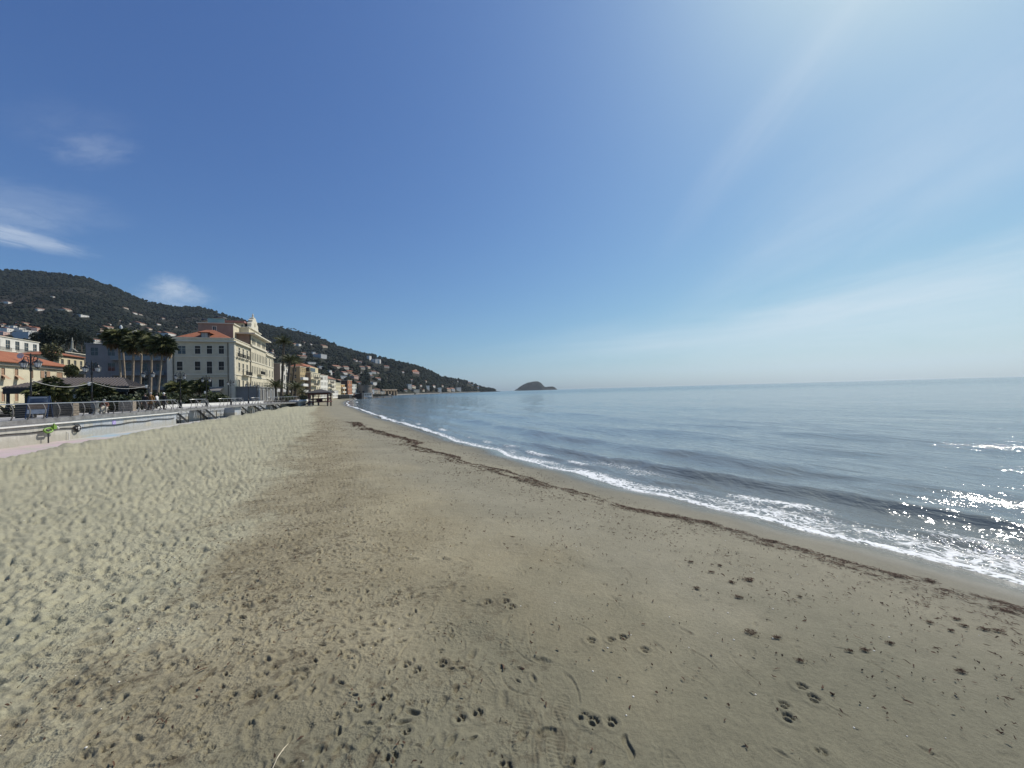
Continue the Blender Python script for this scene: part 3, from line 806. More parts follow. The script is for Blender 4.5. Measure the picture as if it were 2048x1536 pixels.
# ------------------------------------------------------------------ the hills behind the town and the cape
SKY_LINE = [(-900, 640), (-600, 585), (-300, 552), (-100, 541), (0, 541), (50, 540), (100, 544), (160, 551), (190, 561), (220, 572), (250, 583), (275, 595), (300, 604), (350, 613), (400, 614), (440, 628), (480, 639),
            (520, 646), (560, 656), (600, 665), (640, 677), (680, 693), (720, 706), (760, 716), (800, 725), (825, 731), (850, 738), (870, 748), (885, 755), (900, 758), (930, 763), (950, 770), (965, 776), (980, 778), (990, 780.5), (1000, 785)]
RIDGE = [(-900, 1300), (0, 1500), (400, 1650), (690, 1700), (800, 1500), (850, 1560), (900, 1720), (950, 1960), (985, 2190), (1000, 2215)]
COAST = [(-900, 60), (0, 110), (450, 140), (640, 215), (690, 235), (705, 270), (725, 330), (750, 450), (775, 600), (800, 760), (850, 1100), (900, 1480), (950, 1860), (985, 2150), (1000, 2205)]
RISE = [(-900, 150), (0, 190), (200, 200), (450, 230), (640, 290), (690, 330), (705, 340), (725, 380), (750, 490), (775, 640), (800, 800), (850, 1140), (900, 1510), (950, 1880), (985, 2160), (1000, 2208)]
def icol(tab, q): return np.interp(q, [p[0] for p in tab], [p[1] for p in tab])
# terrain is stored as height over (column tangent, depth): the columns are straight rays in plan
TC = np.r_[np.linspace(-900, -20, 60), np.linspace(-15, 1000, 420)]
NT_ROWS = 230
tq = np.linspace(0, 1, NT_ROWS)
def horizon_y(px): return 781.3 - (px - 1024) * .0275
def terr(px, t):
    """px, t arrays -> x, y, z; t 0 coast .. 1 ridge .. >1 behind it"""
    c, rr, rs = icol(COAST, px), icol(RIDGE, px), icol(RISE, px)
    dep = c + (rr - c) * t
    zr = EYE + (horizon_y(px) - icol(SKY_LINE, px)) * dep * 0 + (horizon_y(px) - icol(SKY_LINE, px)) / F * rr
    k = np.clip((dep - rs) / np.maximum(rr - rs, 1), 0, 1.6)
    x = (px - 1024) / F * dep
    prof = np.where(k <= 1, .62 * k ** 1.25 + .38 * k ** 2 * (1.5 - .5 * k), 1 - (k - 1) * 1.2)
    base = np.where(px > 700, 2.6, 1.6)
    z = base + (zr - base) * prof
    bump = 22 * fbm(x / 330 + 4, dep / 330, 4, 201) + 4 * fbm(x / 60, dep / 60, 3, 207)
    z = z + bump * np.clip(k, 0, 1) ** .7 * np.clip(1.02 - k, 0, 1) ** .5 * np.clip((zr - 20) / 90, .04, 1)
    z = np.where(t <= 0.0, np.where(px > 690, -2.0, z), z)
    return x, dep, z
# rows: dense near the front
trow = np.r_[0, .0015, np.linspace(.006, 1, NT_ROWS) ** 1.35, 1.04, 1.12, 1.3]
pg, tg = np.meshgrid(TC, trow, indexing='ij')
gx, gy, gz = terr(pg.ravel(), tg.ravel())
def hill_material():
    t = NT('hill_scrub')
    p = t.pos()
    n1 = t.noise(p, .0045, 5, .62, .4); n2 = t.noise(p, .03, 5, .65); n3 = t.noise(p, .16, 4, .7)
    z = t.n('ShaderNodeSeparateXYZ'); t.l(p, z.inputs[0])
    scr = t.mix(t.rng(n2, .35, .65), (.014, .017, .011), (.026, .027, .018))
    brown = t.mix(t.rng(n3, .3, .7), (.026, .023, .018), (.046, .040, .031))
    c = t.mix(t.rng(n1, .47, .60), scr, brown)
    # terraced groves: bands that follow the height
    w = t.n('ShaderNodeTexWave'); w.wave_type = 'BANDS'; w.bands_direction = 'Z'
    t.l(p, w.inputs['Vector']); w.inputs['Scale'].default_value = .085; w.inputs['Distortion'].default_value = 3.5; w.inputs['Detail'].default_value = 3; w.inputs['Detail Scale'].default_value = .4
    low = t.m('MULTIPLY', t.rng(z.outputs['Z'], 60, 240, 1, 0), t.rng(t.noise(p, .006, 3), .45, .6))
    c = t.mix(t.m('MULTIPLY', t.m('MULTIPLY', t.rng(w.outputs['Fac'], .6, .9), low), .6), c, (.060, .064, .038))
    rock = t.m('MULTIPLY', t.rng(n3, .62, .75), t.rng(n2, .55, .7))
    c = t.mix(t.m('MULTIPLY', rock, .7), c, (.17, .155, .135))
    t.P(color=c, rough=.95, spec=.1, normal=t.bump(n3, 1.0, 4.0))
    return t.mat
hme = np_mesh('hills', np.stack([gx, gy, gz], 1), grid_faces(len(TC), len(trow)), hill_material())
o = obj('hills', hme); tag(o, kind='structure')
TX, TY, TZ = gx.reshape(pg.shape), gy.reshape(pg.shape), gz.reshape(pg.shape)
def hill_hit(px, py, tmin=0.0):
    """first point of the terrain seen at photo pixel (px, py)"""
    ts = np.linspace(0.004, 1.0, 1500) ** 1.35
    ts = ts[ts >= tmin]
    x, y, z = terr(np.full_like(ts, px), ts)
    hy = horizon_y(px) - (z - EYE) / y * F
    k = np.nonzero(hy <= py)[0]
    i = k[0] if len(k) else len(ts) - 1
    return Vector((float(x[i]), float(y[i]), float(z[i])))

HOUSE_PX = [(h[0], h[1], h[2], h[3]) for h in HH]
# trees of the wooded slopes: crowns one cannot tell apart
def ico():
    bm = bmesh.new(); bmesh.ops.create_icosphere(bm, subdivisions=1, radius=1)
    v = np.array([x.co[:] for x in bm.verts]); f = np.array([[q.index for q in x.verts] for x in bm.faces]); bm.free()
    return v, f
def crowns(name, P, S, H, seed, mat, flat=False):
    """P (n,3) feet, S radius, H height ratio -> one mesh of lumpy crowns with a tone per crown"""
    rg = np.random.default_rng(seed)
    v, f = ico()
    n = len(P)
    ang = rg.uniform(0, 2 * PI, n)
    ca, sa = np.cos(ang)[:, None], np.sin(ang)[:, None]
    jit = rg.uniform(.68, 1.25, (n, len(v), 1))
    vv = v[None] * jit
    vx = (vv[:, :, 0] * ca - vv[:, :, 1] * sa) * S[:, None]
    vy = (vv[:, :, 0] * sa + vv[:, :, 1] * ca) * S[:, None]
    vz = (vv[:, :, 2] * .9 + .55) * (S * H)[:, None]
    V = np.stack([vx + P[:, None, 0], vy + P[:, None, 1], vz + P[:, None, 2]], 2).reshape(-1, 3)
    FF = (f[None] + (np.arange(n) * len(v))[:, None, None]).reshape(-1, 3)
    me = np_mesh(name, V, FF, mat, smooth=False)
    tone = np.repeat(rg.uniform(0, 1, n), len(v))
    vattr(me, 'tone', tone)
    return me
def wood_material():
    t = NT('woodland_crown')
    p = t.pos(); tone = t.attr('tone')
    big = t.noise(p, .006, 4, .6)
    c = t.mix(tone, (.006, .010, .0075), (.018, .023, .014))
    c = t.mix(t.m('MULTIPLY', t.rng(big, .5, .62), t.rng(tone, .3, .9)), c, (.032, .029, .022))
    c = t.mix(t.rng(t.noise(p, .9, 3), .35, .7), c, (.014, .019, .011))
    t.P(color=c, rough=.9, spec=.1)
    return t.mat
M_WOOD = wood_material()
_rg = np.random.default_rng(5)
n = 30000
px_t = np.r_[_rg.uniform(-60, 700, 22500), _rg.uniform(690, 996, 7500)]
tt = _rg.uniform(.02, 1.0, n) ** .85
xx, yy, zz = terr(px_t, tt)
dens = fbm(xx / 190, yy / 190, 3, 221) + .35 * (px_t > 690) + .25 * (tt > .85)
keep = (dens > _rg.uniform(-1.0, .0, n)) & (zz > 6)
hyy = horizon_y(px_t) - (zz + 4 - EYE) / yy * F
for hx, hby, hw, hh_ in HOUSE_PX:
    keep &= ~((np.abs(px_t - hx) < hw * .5 + 1.5) & (hyy > hby - hh_ - .5) & (hyy < hby + 7))
xx, yy, zz = xx[keep], yy[keep], zz[keep]
S = _rg.uniform(2.0, 5.4, len(xx)) * (1 + .35 * (yy > 1200)) * (.6 + .4 * sstep(-.5, .1, dens[keep]))
cme = crowns('woodland', np.stack([xx, yy, zz], 1), S, _rg.uniform(.7, 1.25, len(xx)), 7, M_WOOD)
o = obj('woodland', cme); tag(o, 'dark evergreen wood and scrub covering the hillside', 'woodland', kind='stuff')

# the island off the cape
def island():
    D0 = 4500.0
    prof = [(1028, 781), (1034, 778), (1040, 773.5), (1048, 768.8), (1056, 765.5), (1064, 763.8), (1070, 763.2), (1076, 763.0), (1081, 765.5), (1085, 770), (1088, 773.4), (1092, 774.4), (1098, 773.6), (1104, 773.2), (1108, 774.5), (1111, 777.5), (1112.5, 780)]
    px = np.linspace(1028, 1112.5, 130)
    w = np.linspace(-1, 1, 33)
    P_, W_ = np.meshgrid(px, w, indexing='ij')
    top = np.interp(P_, [a for a, _ in prof], [b for _, b in prof])
    zt = np.maximum(EYE + (horizon_y(P_) - top) / F * D0, 0)
    x = (P_ - 1024) / F * D0; y = D0 + W_ * 190
    z = zt * (1 - np.abs(W_) ** 2.2) - 1.5
    z = z + 3.5 * fbm(x / 28, y / 28, 3, 231) * (zt > 8) * (1 - np.abs(W_))
    me = np_mesh('island', np.stack([x.ravel(), y.ravel(), z.ravel()], 1), grid_faces(len(px), len(w)), bpy.data.materials['hill_scrub'])
    o = obj('island', me); tag(o, kind='structure')
    pts = []
    rg = np.random.default_rng(12)
    for _ in range(900):
        i, j = rg.integers(2, len(px) - 2), rg.integers(2, 31)
        q = z[i, j]
        if q > 12: pts.append((x[i, j] + rg.uniform(-4, 4), y[i, j] + rg.uniform(-6, 6), q - 1))
    pts = np.array(pts)
    me = crowns('island_scrub', pts, rg.uniform(2.5, 5, len(pts)), np.full(len(pts), .8), 9, M_WOOD)
    o = obj('island_scrub', me); tag(o, 'low evergreen scrub covering the domed island', 'scrub', kind='stuff')
island()

# air
mb = MB().box(-15000, 15000, -3000, 15000, -7, 640)
t = NT('haze'); t.t.nodes.remove(t.b)
vol = t.n('ShaderNodeVolumePrincipled')
vol.inputs['Color'].default_value = (.74, .87, 1.0, 1)
vol.inputs['Density'].default_value = 4.2e-5
vol.inputs['Anisotropy'].default_value = .3
mo = [n_ for n_ in t.t.nodes if n_.type == 'OUTPUT_MATERIAL'][0]
t.l(vol.outputs[0], mo.inputs['Volume'])
hz = mb.build('haze', t.mat); tag(hz, 'thin pale sea haze over the bay', 'haze', kind='stuff')
# ------------------------------------------------------------------ materials of built things
M_CONC = simple('promenade_paving', (.36, .35, .33), .85, .15, 1.2)
M_SLABEDGE = simple('slab_edge', (.17, .17, .165), .8, .3, 2.5)
M_WHITE = simple('white_paint', (.64, .63, .59), .6, .08, 2)
M_STEEL = simple('rail_steel', (.52, .52, .50), .38, .06, 8, metal=.85)
M_DARKMETAL = simple('dark_metal', (.045, .045, .045), .5, .2, 8, metal=.4)
M_RAILPOST = simple('railing_post_paint', (.13, .12, .11), .5, .15, 8, metal=.3)
M_BLACK = simple('black_paint', (.012, .012, .013), .45, .2, 10)
M_GLASSPANE = NT('window_glass').P(color=(.03, .035, .04), rough=.08, spec=.6)
M_LAMPGLASS = NT('lantern_glass').P(color=(.55, .56, .55), rough=.25)
M_RED = simple('dark_red_timber', (.10, .035, .028), .7, .25, 6)
M_WOOD_GREY = simple('weathered_timber', (.20, .165, .125), .8, .3, 7)
M_SHUTTER = simple('shutter_green_grey', (.085, .088, .072), .6, .15, 8)
M_CREAM = simple('cream_render', (.66, .60, .45), .8, .07, .7)
M_CREAMW = simple('pale_trim', (.58, .54, .43), .75, .06, 1.5)
M_ROOF = None
def roof_material(name, c1, c2):
    t = NT(name)
    p = t.pos()
    w = t.n('ShaderNodeTexWave'); w.wave_type = 'BANDS'; w.bands_direction = 'DIAGONAL'
    t.l(t.co(), w.inputs['Vector']); w.inputs['Scale'].default_value = 1.6; w.inputs['Distortion'].default_value = .4
    n = t.noise(p, 1.3, 5, .65)
    c = t.mix(t.rng(n, .3, .7), c1, c2)
    c = t.mix(t.m('MULTIPLY', t.rng(w.outputs['Fac'], .2, .8), .25), c, tuple(x * .6 for x in c1))
    t.P(color=c, rough=.85, normal=t.bump(w.outputs['Fac'], .5, .05))
    return t.mat
M_ROOF = roof_material('terracotta_roof', (.25, .085, .038), (.32, .12, .057))
M_ROOFDULL = roof_material('weathered_terracotta', (.20, .09, .055), (.27, .14, .085))

# ------------------------------------------------------------------ promenade, sea wall, path
S350, S415 = edge_s(352), edge_s(415)
S_ST = [(edge_s(355), edge_s(380)), (edge_s(415), edge_s(438)), (edge_s(486), edge_s(503)), (edge_s(521), edge_s(535)), (edge_s(556), edge_s(566))]
S_END = EDGE_LEN
PATH = .20
def strip(mb, s0, s1, offs, zs, mi=0, step=1.0):
    """sheet swept along the edge through cross-section points (landward offset, z)"""
    n = max(2, int((s1 - s0) / step) + 1)
    ss = np.linspace(s0, s1, n)
    vs, fs = [], []
    k = len(offs)
    for s in ss:
        for o_, z_ in zip(offs, zs):
            p, _ = edge_pt(s, o_, z_)
            vs.append(p)
    for i in range(n - 1):
        for j in range(k - 1):
            fs.append((i * k + j, (i + 1) * k + j, (i + 1) * k + j + 1, i * k + j + 1))
    # end caps when the section is closed
    if (offs[0], zs[0]) == (offs[-1], zs[-1]):
        fs.append(tuple(range(k - 1))); fs.append(tuple((n - 1) * k + j for j in reversed(range(k - 1))))
    mb.add(vs, fs, mi)
mb = MB()
BW = .32                                      # beam along the edge, then stair wells, then the deck
z0_, z1_ = DECK - .24, DECK
strip(mb, 0, S_END, (-.22, BW, BW, -.22, -.22), (z1_, z1_, z0_, z0_, z1_), 0)
cuts = [0] + [q for a, b in S_ST for q in (a, b)] + [S_END]
wells = [(0, S_ST[0][0] - .1)] + [(b_[0] + q0, b_[0] + q1) for b_ in S_ST for q0, q1 in ((-.95, .12),)] + [(S_ST[4][0] + 3.4, S_END)]
for a, b in wells:
    strip(mb, a, b, (BW + .004, 1.5, 1.5, BW + .004, BW + .004), (z1_, z1_, z0_, z0_, z1_), 0)
o = mb.build('promenade_edge_slab', [M_SLABEDGE]); tag(o, kind='structure')
mb = MB()
strip(mb, 0, S_END, (1.504, 9.0), (z1_ - .004, z1_ - .004), 0)
strip(mb, 0, S_END, (1.504, 1.504), (z1_ - .004, z0_ - .3), 0)
p_ = [edge_pt(S_END, 9.0)[0], edge_pt(S_END, 1.5)[0]]
o = mb.build('promenade', [M_CONC]); tag(o, kind='structure')
# town ground behind
mb = MB()
def town_ground():
    vs, fs = [], []
    ss = np.linspace(0, S_END, 40)
    pts = [edge_pt(s, 9.0, DECK - .03)[0] for s in ss]
    far_pts = [(at(600, 800, 110), 0), (at(640, 800, 170), 0), (at(672, 800, 215), 0), (at(700, 800, 262), 0)]
    pts += [Vector((q.x, q.y, DECK - .03)) for q, _ in far_pts]
    for p in pts:
        d = Vector((-1, .15, 0)).normalized()
        vs += [p, p + d * 420]
    for i in range(len(pts) - 1): fs.append((2 * i, 2 * i + 2, 2 * i + 3, 2 * i + 1))
    return vs, fs
mb.add(*town_ground())
M_TOWN = simple('town_ground', (.16, .15, .13), .9, .3, .3)
o = mb.build('town_ground', M_TOWN); tag(o, kind='structure')

def wall_material():
    t = NT('painted_sea_wall')
    p = t.pos()
    # along-wall coordinate from the straight part of the wall
    dirv = (EDGE[4] - EDGE[2]).normalized()
    dp = t.n('ShaderNodeVectorMath', operation='DOT_PRODUCT'); t.l(p, dp.inputs[0]); dp.inputs[1].default_value = dirv
    base = EDGE[2].dot(dirv)
    s = t.m('SUBTRACT', dp.outputs['Value'], base)
    sep = t.n('ShaderNodeSeparateXYZ'); t.l(p, sep.inputs[0])
    cm = t.n('ShaderNodeCombineXYZ'); t.l(s, cm.inputs[0]); t.l(sep.outputs['Z'], cm.inputs[1])
    v = cm.outputs[0]
    n1 = t.noise(v, 1.1, 6, .7); n2 = t.noise(t.map(v, (3.5, .6, 1)), 1, 5, .7); n3 = t.noise(v, 6, 5, .7)
    cream = t.mix(t.rng(n1, .3, .7), (.36, .35, .31), (.50, .48, .42))
    blue = t.mix(t.rng(n3, .35, .65), (.30, .335, .37), (.42, .44, .455))
    br = t.n('ShaderNodeTexBrick'); t.l(t.map(v, (1, 1, 1), loc=(0, -.4, 0)), br.inputs['Vector'])
    br.inputs['Scale'].default_value = 1; br.inputs['Brick Width'].default_value = .85; br.inputs['Row Height'].default_value = .42
    br.inputs['Mortar Size'].default_value = .012; br.inputs['Color1'].default_value = (0, 0, 0, 1); br.inputs['Color2'].default_value = (1, 1, 1, 1)
    br.inputs['Bias'].default_value = -.25
    bl = t.rng(t.m('ADD', s, t.m('MULTIPLY', n1, 1.2)), 5.6, 6.6)
    c = t.mix(t.m('MULTIPLY', bl, t.m('SUBTRACT', 1.0, t.m('MULTIPLY', t.rng(br.outputs['Color'], .55, .57), .95))), cream, blue)
    # stain of damp along the foot, rust streaks
    c = t.mix(t.m('MULTIPLY', t.rng(n2, .45, .70), .6), c, (.24, .23, .19))
    c = t.mix(t.m('MULTIPLY', t.rng(t.m('ADD', sep.outputs['Z'], t.m('MULTIPLY', n1, .5)), .75, 1.15, 1, 0), .5), c, (.31, .29, .23))
    t.P(color=c, rough=.85, normal=t.bump(n3, .4, .02))
    return t.mat
M_WALL = wall_material()
mb = MB()
strip(mb, 0, S350, (0, 0, .9, .9, 0), (-.4, z0_ - .17, z0_ - .17, -.4, -.4), 0)
# recessed stretch behind the stairs
strip(mb, S350 + .004, S_END, (1.3, 1.3, 1.5, 1.5, 1.3), (-.4, z0_ - .004, z0_ - .004, -.4, -.4), 0)
for (a, b), (c_, d_) in zip(S_ST[:-1], S_ST[1:]):
    pass
sw = mb.build('sea_wall', [M_WALL])
tag(sw, 'pale painted sea wall with light blue blocks below the promenade', 'sea wall')
mb = MB(); strip(mb, 0, S350, (-.16, .9, .9, -.16, -.16), (z0_ - .004, z0_ - .004, z0_ - .166, z0_ - .166, z0_ - .004), 0)
mb.build('coping', [M_WHITE], sw)
mb = MB(); strip(mb, edge_s(471), edge_s(483), (.1, .1, 1.296, 1.296, .1), (-.4, z0_ - .01, z0_ - .01, -.4, -.4), 0)
mb.build('wall_pier', [M_WALL], sw)
q, tdir = edge_pt(edge_s(228), -.012, 1.06)
mb = MB().box(-.2, .2, -.014, .014, -.16, .16)
M_PURPLE = simple('purple_plaque', (.36, .30, .55), .6, .35, 9)
mb.build('plaque', M_PURPLE, sw, loc=q, rz=math.atan2(tdir.y, tdir.x))
tag(sw.children[-1], 'small purple painted plaque on the wall')

def path_material():
    t = NT('painted_path')
    p = t.pos()
    dirv = (EDGE[4] - EDGE[2]).normalized()
    dp = t.n('ShaderNodeVectorMath', operation='DOT_PRODUCT'); t.l(p, dp.inputs[0]); dp.inputs[1].default_value = dirv
    s = t.m('SUBTRACT', dp.outputs['Value'], EDGE[2].dot(dirv))
    n1 = t.noise(p, .7, 5, .65); n2 = t.noise(p, 3, 5, .7)
    sm = t.m('ADD', s, t.m('MULTIPLY', t.m('SUBTRACT', n1, .5), 5))
    grey = t.mix(n2, (.34, .34, .33), (.44, .43, .40))
    pink = t.mix(n2, (.40, .31, .32), (.47, .38, .38))
    blue = t.mix(n2, (.22, .32, .40), (.32, .42, .48))
    c = t.mix(t.rng(sm, 3.5, 5.0), pink, grey)
    c = t.mix(t.m('MULTIPLY', t.rng(sm, 5.6, 6.4), t.rng(sm, 8.2, 9.2, 1, 0)), c, blue)
    c = t.mix(t.rng(t.noise(p, .9, 5, .7), .48, .62), c, (.37, .35, .29))      # blown sand
    t.P(color=c, rough=.9, normal=t.bump(n2, .3, .02))
    return t.mat
mb = MB(); strip(mb, 0, S_END, (1.3, -9.5), (PATH, PATH), 0, 2.0)
o = mb.build('beach_path', [path_material()]); tag(o, kind='structure')

# ------------------------------------------------------------------ railing
def rail_post_mesh():
    mb = MB()
    pts = [(0, -.06 - .13 * math.sin(PI * k / 8) , .93 * k / 8) for k in range(9)]
    for a, b in zip(pts[:-1], pts[1:]):
        mb.bar(a, b, .022, .075, 0, up=(1, 0, 0))
    mb.box(-.05, .05, -.13, .01, 0, .012)
    return mb.mesh('railing_post', M_RAILPOST)
ME_RPOST = rail_post_mesh()
def railing(s0, s1, label, closed_ends=True):
    p0, t0 = edge_pt(s0, .05)
    r = empty('railing', p0, 0, label, 'railing', 'railings along the promenade edge')
    n = max(1, round((s1 - s0) / 1.05))
    for k in range(n + 1):
        s = s0 + (s1 - s0) * k / n
        p, t = edge_pt(s, .05)
        q = obj('railing_post', ME_RPOST, r, p - p0, math.atan2(t.y, t.x))
    ss = np.linspace(s0, s1, max(2, int((s1 - s0) / 1.0)))
    mb = MB(); mb.tube([edge_pt(s, .08, DECK + .95)[0] - p0 for s in ss], .032, 8)
    mb.build('top_rail', M_STEEL, r, True)
    for k in range(6):
        z = .12 + .13 * k
        off = .05 + .06 + .13 * math.sin(PI * z / .93) - .2
        mb = MB(); mb.tube([edge_pt(s, off - .0, DECK + z)[0] - p0 for s in ss], .0045, 4)
        mb.build('wire', M_RAILPOST, r)
    return r
railing(0, S_ST[0][0] - .15, 'long grey railing with bowed posts, left of the first beach stairs')
railing(S_ST[0][1] + 2.0 - 2.0, S_ST[1][0] - .1, 'short railing between the two nearest beach stairs')
railing(S_ST[1][1], S_ST[2][0] - .1, 'grey railing in front of the lamp between the second and third stairs')
railing(S_ST[2][1], S_ST[3][0] - .1, 'short railing between the third and fourth beach stairs')
railing(S_ST[3][1], S_END - .5, 'far railing running up to the white terrace wall')

# ------------------------------------------------------------------ beach stairs
def stairs(s0, label, run=2.5, legs=True):
    p0, t = edge_pt(s0, 0, 0)
    rz = math.atan2(t.y, t.x)
    zb = PATH + .01
    r = empty('beach_stairs', (p0.x, p0.y, zb), rz, label, 'stairs', 'metal stairs from the promenade to the beach')
    H = DECK - zb - .02
    y0, y1 = .38, 1.22                # landward of the edge beam, clear of the wall
    for y in (y0, y1):
        mb = MB(); mb.bar((.05, y, H - .10), (run + .25, y, .03), .05, .20); mb.build('stringer', M_BLACK, r)
    n = 8
    me = MB().box(-.14, .14, y0 + .03, y1 - .03, -.02, .02).mesh('tread', M_STEELTREAD)
    for k in range(n):
        f = (k + .6) / n
        obj('tread', me, r, (.05 + run * f + .06, 0, H - .02 - (H - .06) * f))
    for y in (y0, y1):
        mb = MB()
        a, b = Vector((0, y, H + .95)), Vector((run + .2, y, .98))
        mb.tube([a + Vector((-.45, 0, 0)), a, b, b + Vector((.12, 0, -.06)), b + Vector((.12, 0, -.95))], .026, 6)
        mb.tube([a + Vector((0, 0, -.45)), b + Vector((0, 0, -.45))], .014, 6)
        mb.build('handrail', M_STEEL, r, True)
        for f in (0, .5):
            q = a.lerp(b, f)
            mb = MB(); mb.bar(q, q + Vector((0, 0, -.93)), .03, .03); mb.build('handrail_post', M_RAILPOST, r)
    if legs:
        mb = MB(); mb.bar((run * .5, y0, 0), (run * .5, y0, H * .5), .06, .06); mb.build('leg', M_BLACK, r)
        mb = MB(); mb.bar((run + .3, y0, 0), (run + .3, y0, 1.0), .05, .05); mb.build('leg', M_BLACK, r)
    # landing frame under the head of the flight
    mb = MB(); mb.box(-.9, .04, y0, y1, H - .06, H - .03); mb.build('landing', M_BLACK, r)
    for x in (-.8, -.05):
        mb = MB(); mb.bar((x, y0, 0), (x, y0, H - .06), .06, .06); mb.build('leg', M_BLACK, r)
    return r
M_STEELTREAD = simple('tread_metal', (.42, .41, .39), .6, .15, 6, metal=.2)
for (a, b), lab, run in zip(S_ST, ['nearest black metal stairs from the promenade down to the beach path', 'second black metal stairs, beside the lamp with two lanterns', 'third metal stairs, below the glazed veranda of the hotel',
                              'fourth metal stairs, next to a fenced enclosure on the beach', 'farthest metal stairs beside the white terrace wall'], (2.5, 2.6, 2.8, 3.0, 2.8)):
    stairs(a + .1, lab, run)

# small square enclosure of bars by the second and fourth stairs
def cage(s, label):
    p0, t = edge_pt(s, .1, 0)
    r = empty('bar_enclosure', (p0.x, p0.y, PATH + .01), math.atan2(t.y, t.x), label, 'enclosure')
    for x in (0, 1.0):
        mb = MB(); mb.tube([(x, 0, 0), (x, 0, 1.05), (x, .9, 1.05)], .025, 6); mb.build('hoop', M_DARKMETAL, r)
    mb = MB(); mb.tube([(0, 0, 1.05), (1.0, 0, 1.05)], .022, 6); mb.build('bar', M_DARKMETAL, r)
    mb = MB(); mb.tube([(0, 0, .5), (1.0, 0, .5)], .018, 6); mb.build('bar', M_DARKMETAL, r)
cage(S_ST[1][0] + 3.3, 'dark tubular guard frame at the foot of the second stairs')
cage(S_ST[3][0] + 3.6, 'dark tubular guard frame at the foot of the fourth stairs')

# ------------------------------------------------------------------ things on and along the wall
def along_wall(off, zfun, s0, s1, step=.35):
    return [edge_pt(s, off, zfun(s))[0] for s in np.arange(s0, s1, step)]
rng = random.Random(4)
mb = MB(); mb.tube(along_wall(-.06, lambda s: .98 + .035 * math.sin(s * 1.7) + .03 * math.sin(s * .6 + 1) - .005 * (s - EDGE_S0), EDGE_S0 - 6, S350 - .2), .035, 6)
o = mb.build('water_hose', M_BLACK, smooth=True); tag(o, 'long black hose strung along the painted sea wall', 'hose')
def hose_reel():
    p, t = edge_pt(edge_s(85), -.28, PATH)
    r = empty('hose_reel', p, math.atan2(t.y, t.x), 'lime green hose reel on a stake against the sea wall', 'hose reel')
    M_LIME = simple('lime_plastic', (.15, .27, .04), .45, .1, 9)
    mb = MB(); mb.bar((0, 0, -.1), (0, 0, .72), .05, .05); mb.build('stake', M_DARKMETAL, r)
    mb = MB()
    ring = [(.28 * math.cos(a), .02 * math.sin(a * 3), .80 + .14 * math.sin(a)) for a in np.linspace(0, 2 * PI, 25)]
    mb.tube(ring, .06, 6)
    mb.build('hose_coil', M_LIME, r, True)
    mb = MB(); mb.box(.30, .52, -.08, .08, .84, 1.08); mb.bar((.41, 0, 1.06), (.41, 0, 1.2), .06, .06); mb.build('valve_box', M_LIME, r)
    mb = MB(); mb.tube([(.52, 0, .98), (.62, -.03, .96), (.66, -.05, .84)], .05, 6); mb.build('nozzle', M_WHITE, r)
hose_reel()
def coil():
    p, t = edge_pt(edge_s(150), -.12, .93)
    r = empty('coiled_hose', p, math.atan2(t.y, t.x), 'round coil of black hose hung on the sea wall with pale ties', 'hose')
    mb = MB()
    for k in range(3):
        mb.tube([((.24 - .05 * k) * math.cos(a), -.04 * k, .26 * math.sin(a) * (1 - .15 * k)) for a in np.linspace(0, 2 * PI, 21)], .035, 6)
    mb.build('coil', M_BLACK, r, True)
    mb = MB(); mb.bar((-.22, -.06, .02), (.22, -.06, .05), .05, .05); mb.bar((0, -.06, -.22), (.02, -.06, .22), .05, .05); mb.build('tie', M_WHITE, r)
coil()
p, t = edge_pt(edge_s(133), -.12, PATH)
mb = MB().tube([(0, 0, 0), (0, 0, .50), (0, .12, .55)], .022, 6)
o = mb.build('water_pipe', M_WHITE, loc=p, rz=math.atan2(t.y, t.x)); tag(o, 'thin white standpipe against the sea wall, right of the hose reel', 'pipe')
for px, py, h, lab in ((387, 853, .62, 'short white stake in the sand before the nearest stairs'), (437.5, 846, .55, 'short white stake in the sand before the second stairs'), (331, 862, .45, 'grey stake standing in the edge of the path')):
    q = on_z(px, py, .55); zq = max(sand_z(q.x, q.y), PATH)
    mb = MB(); mb.bar((0, 0, -.3), (0, 0, h), .07, .07); mb.box(-.05, .05, -.05, .05, h, h + .04)
    o = mb.build('marker_stake', M_WHITE, loc=(q.x, q.y, zq)); tag(o, lab, 'stake')

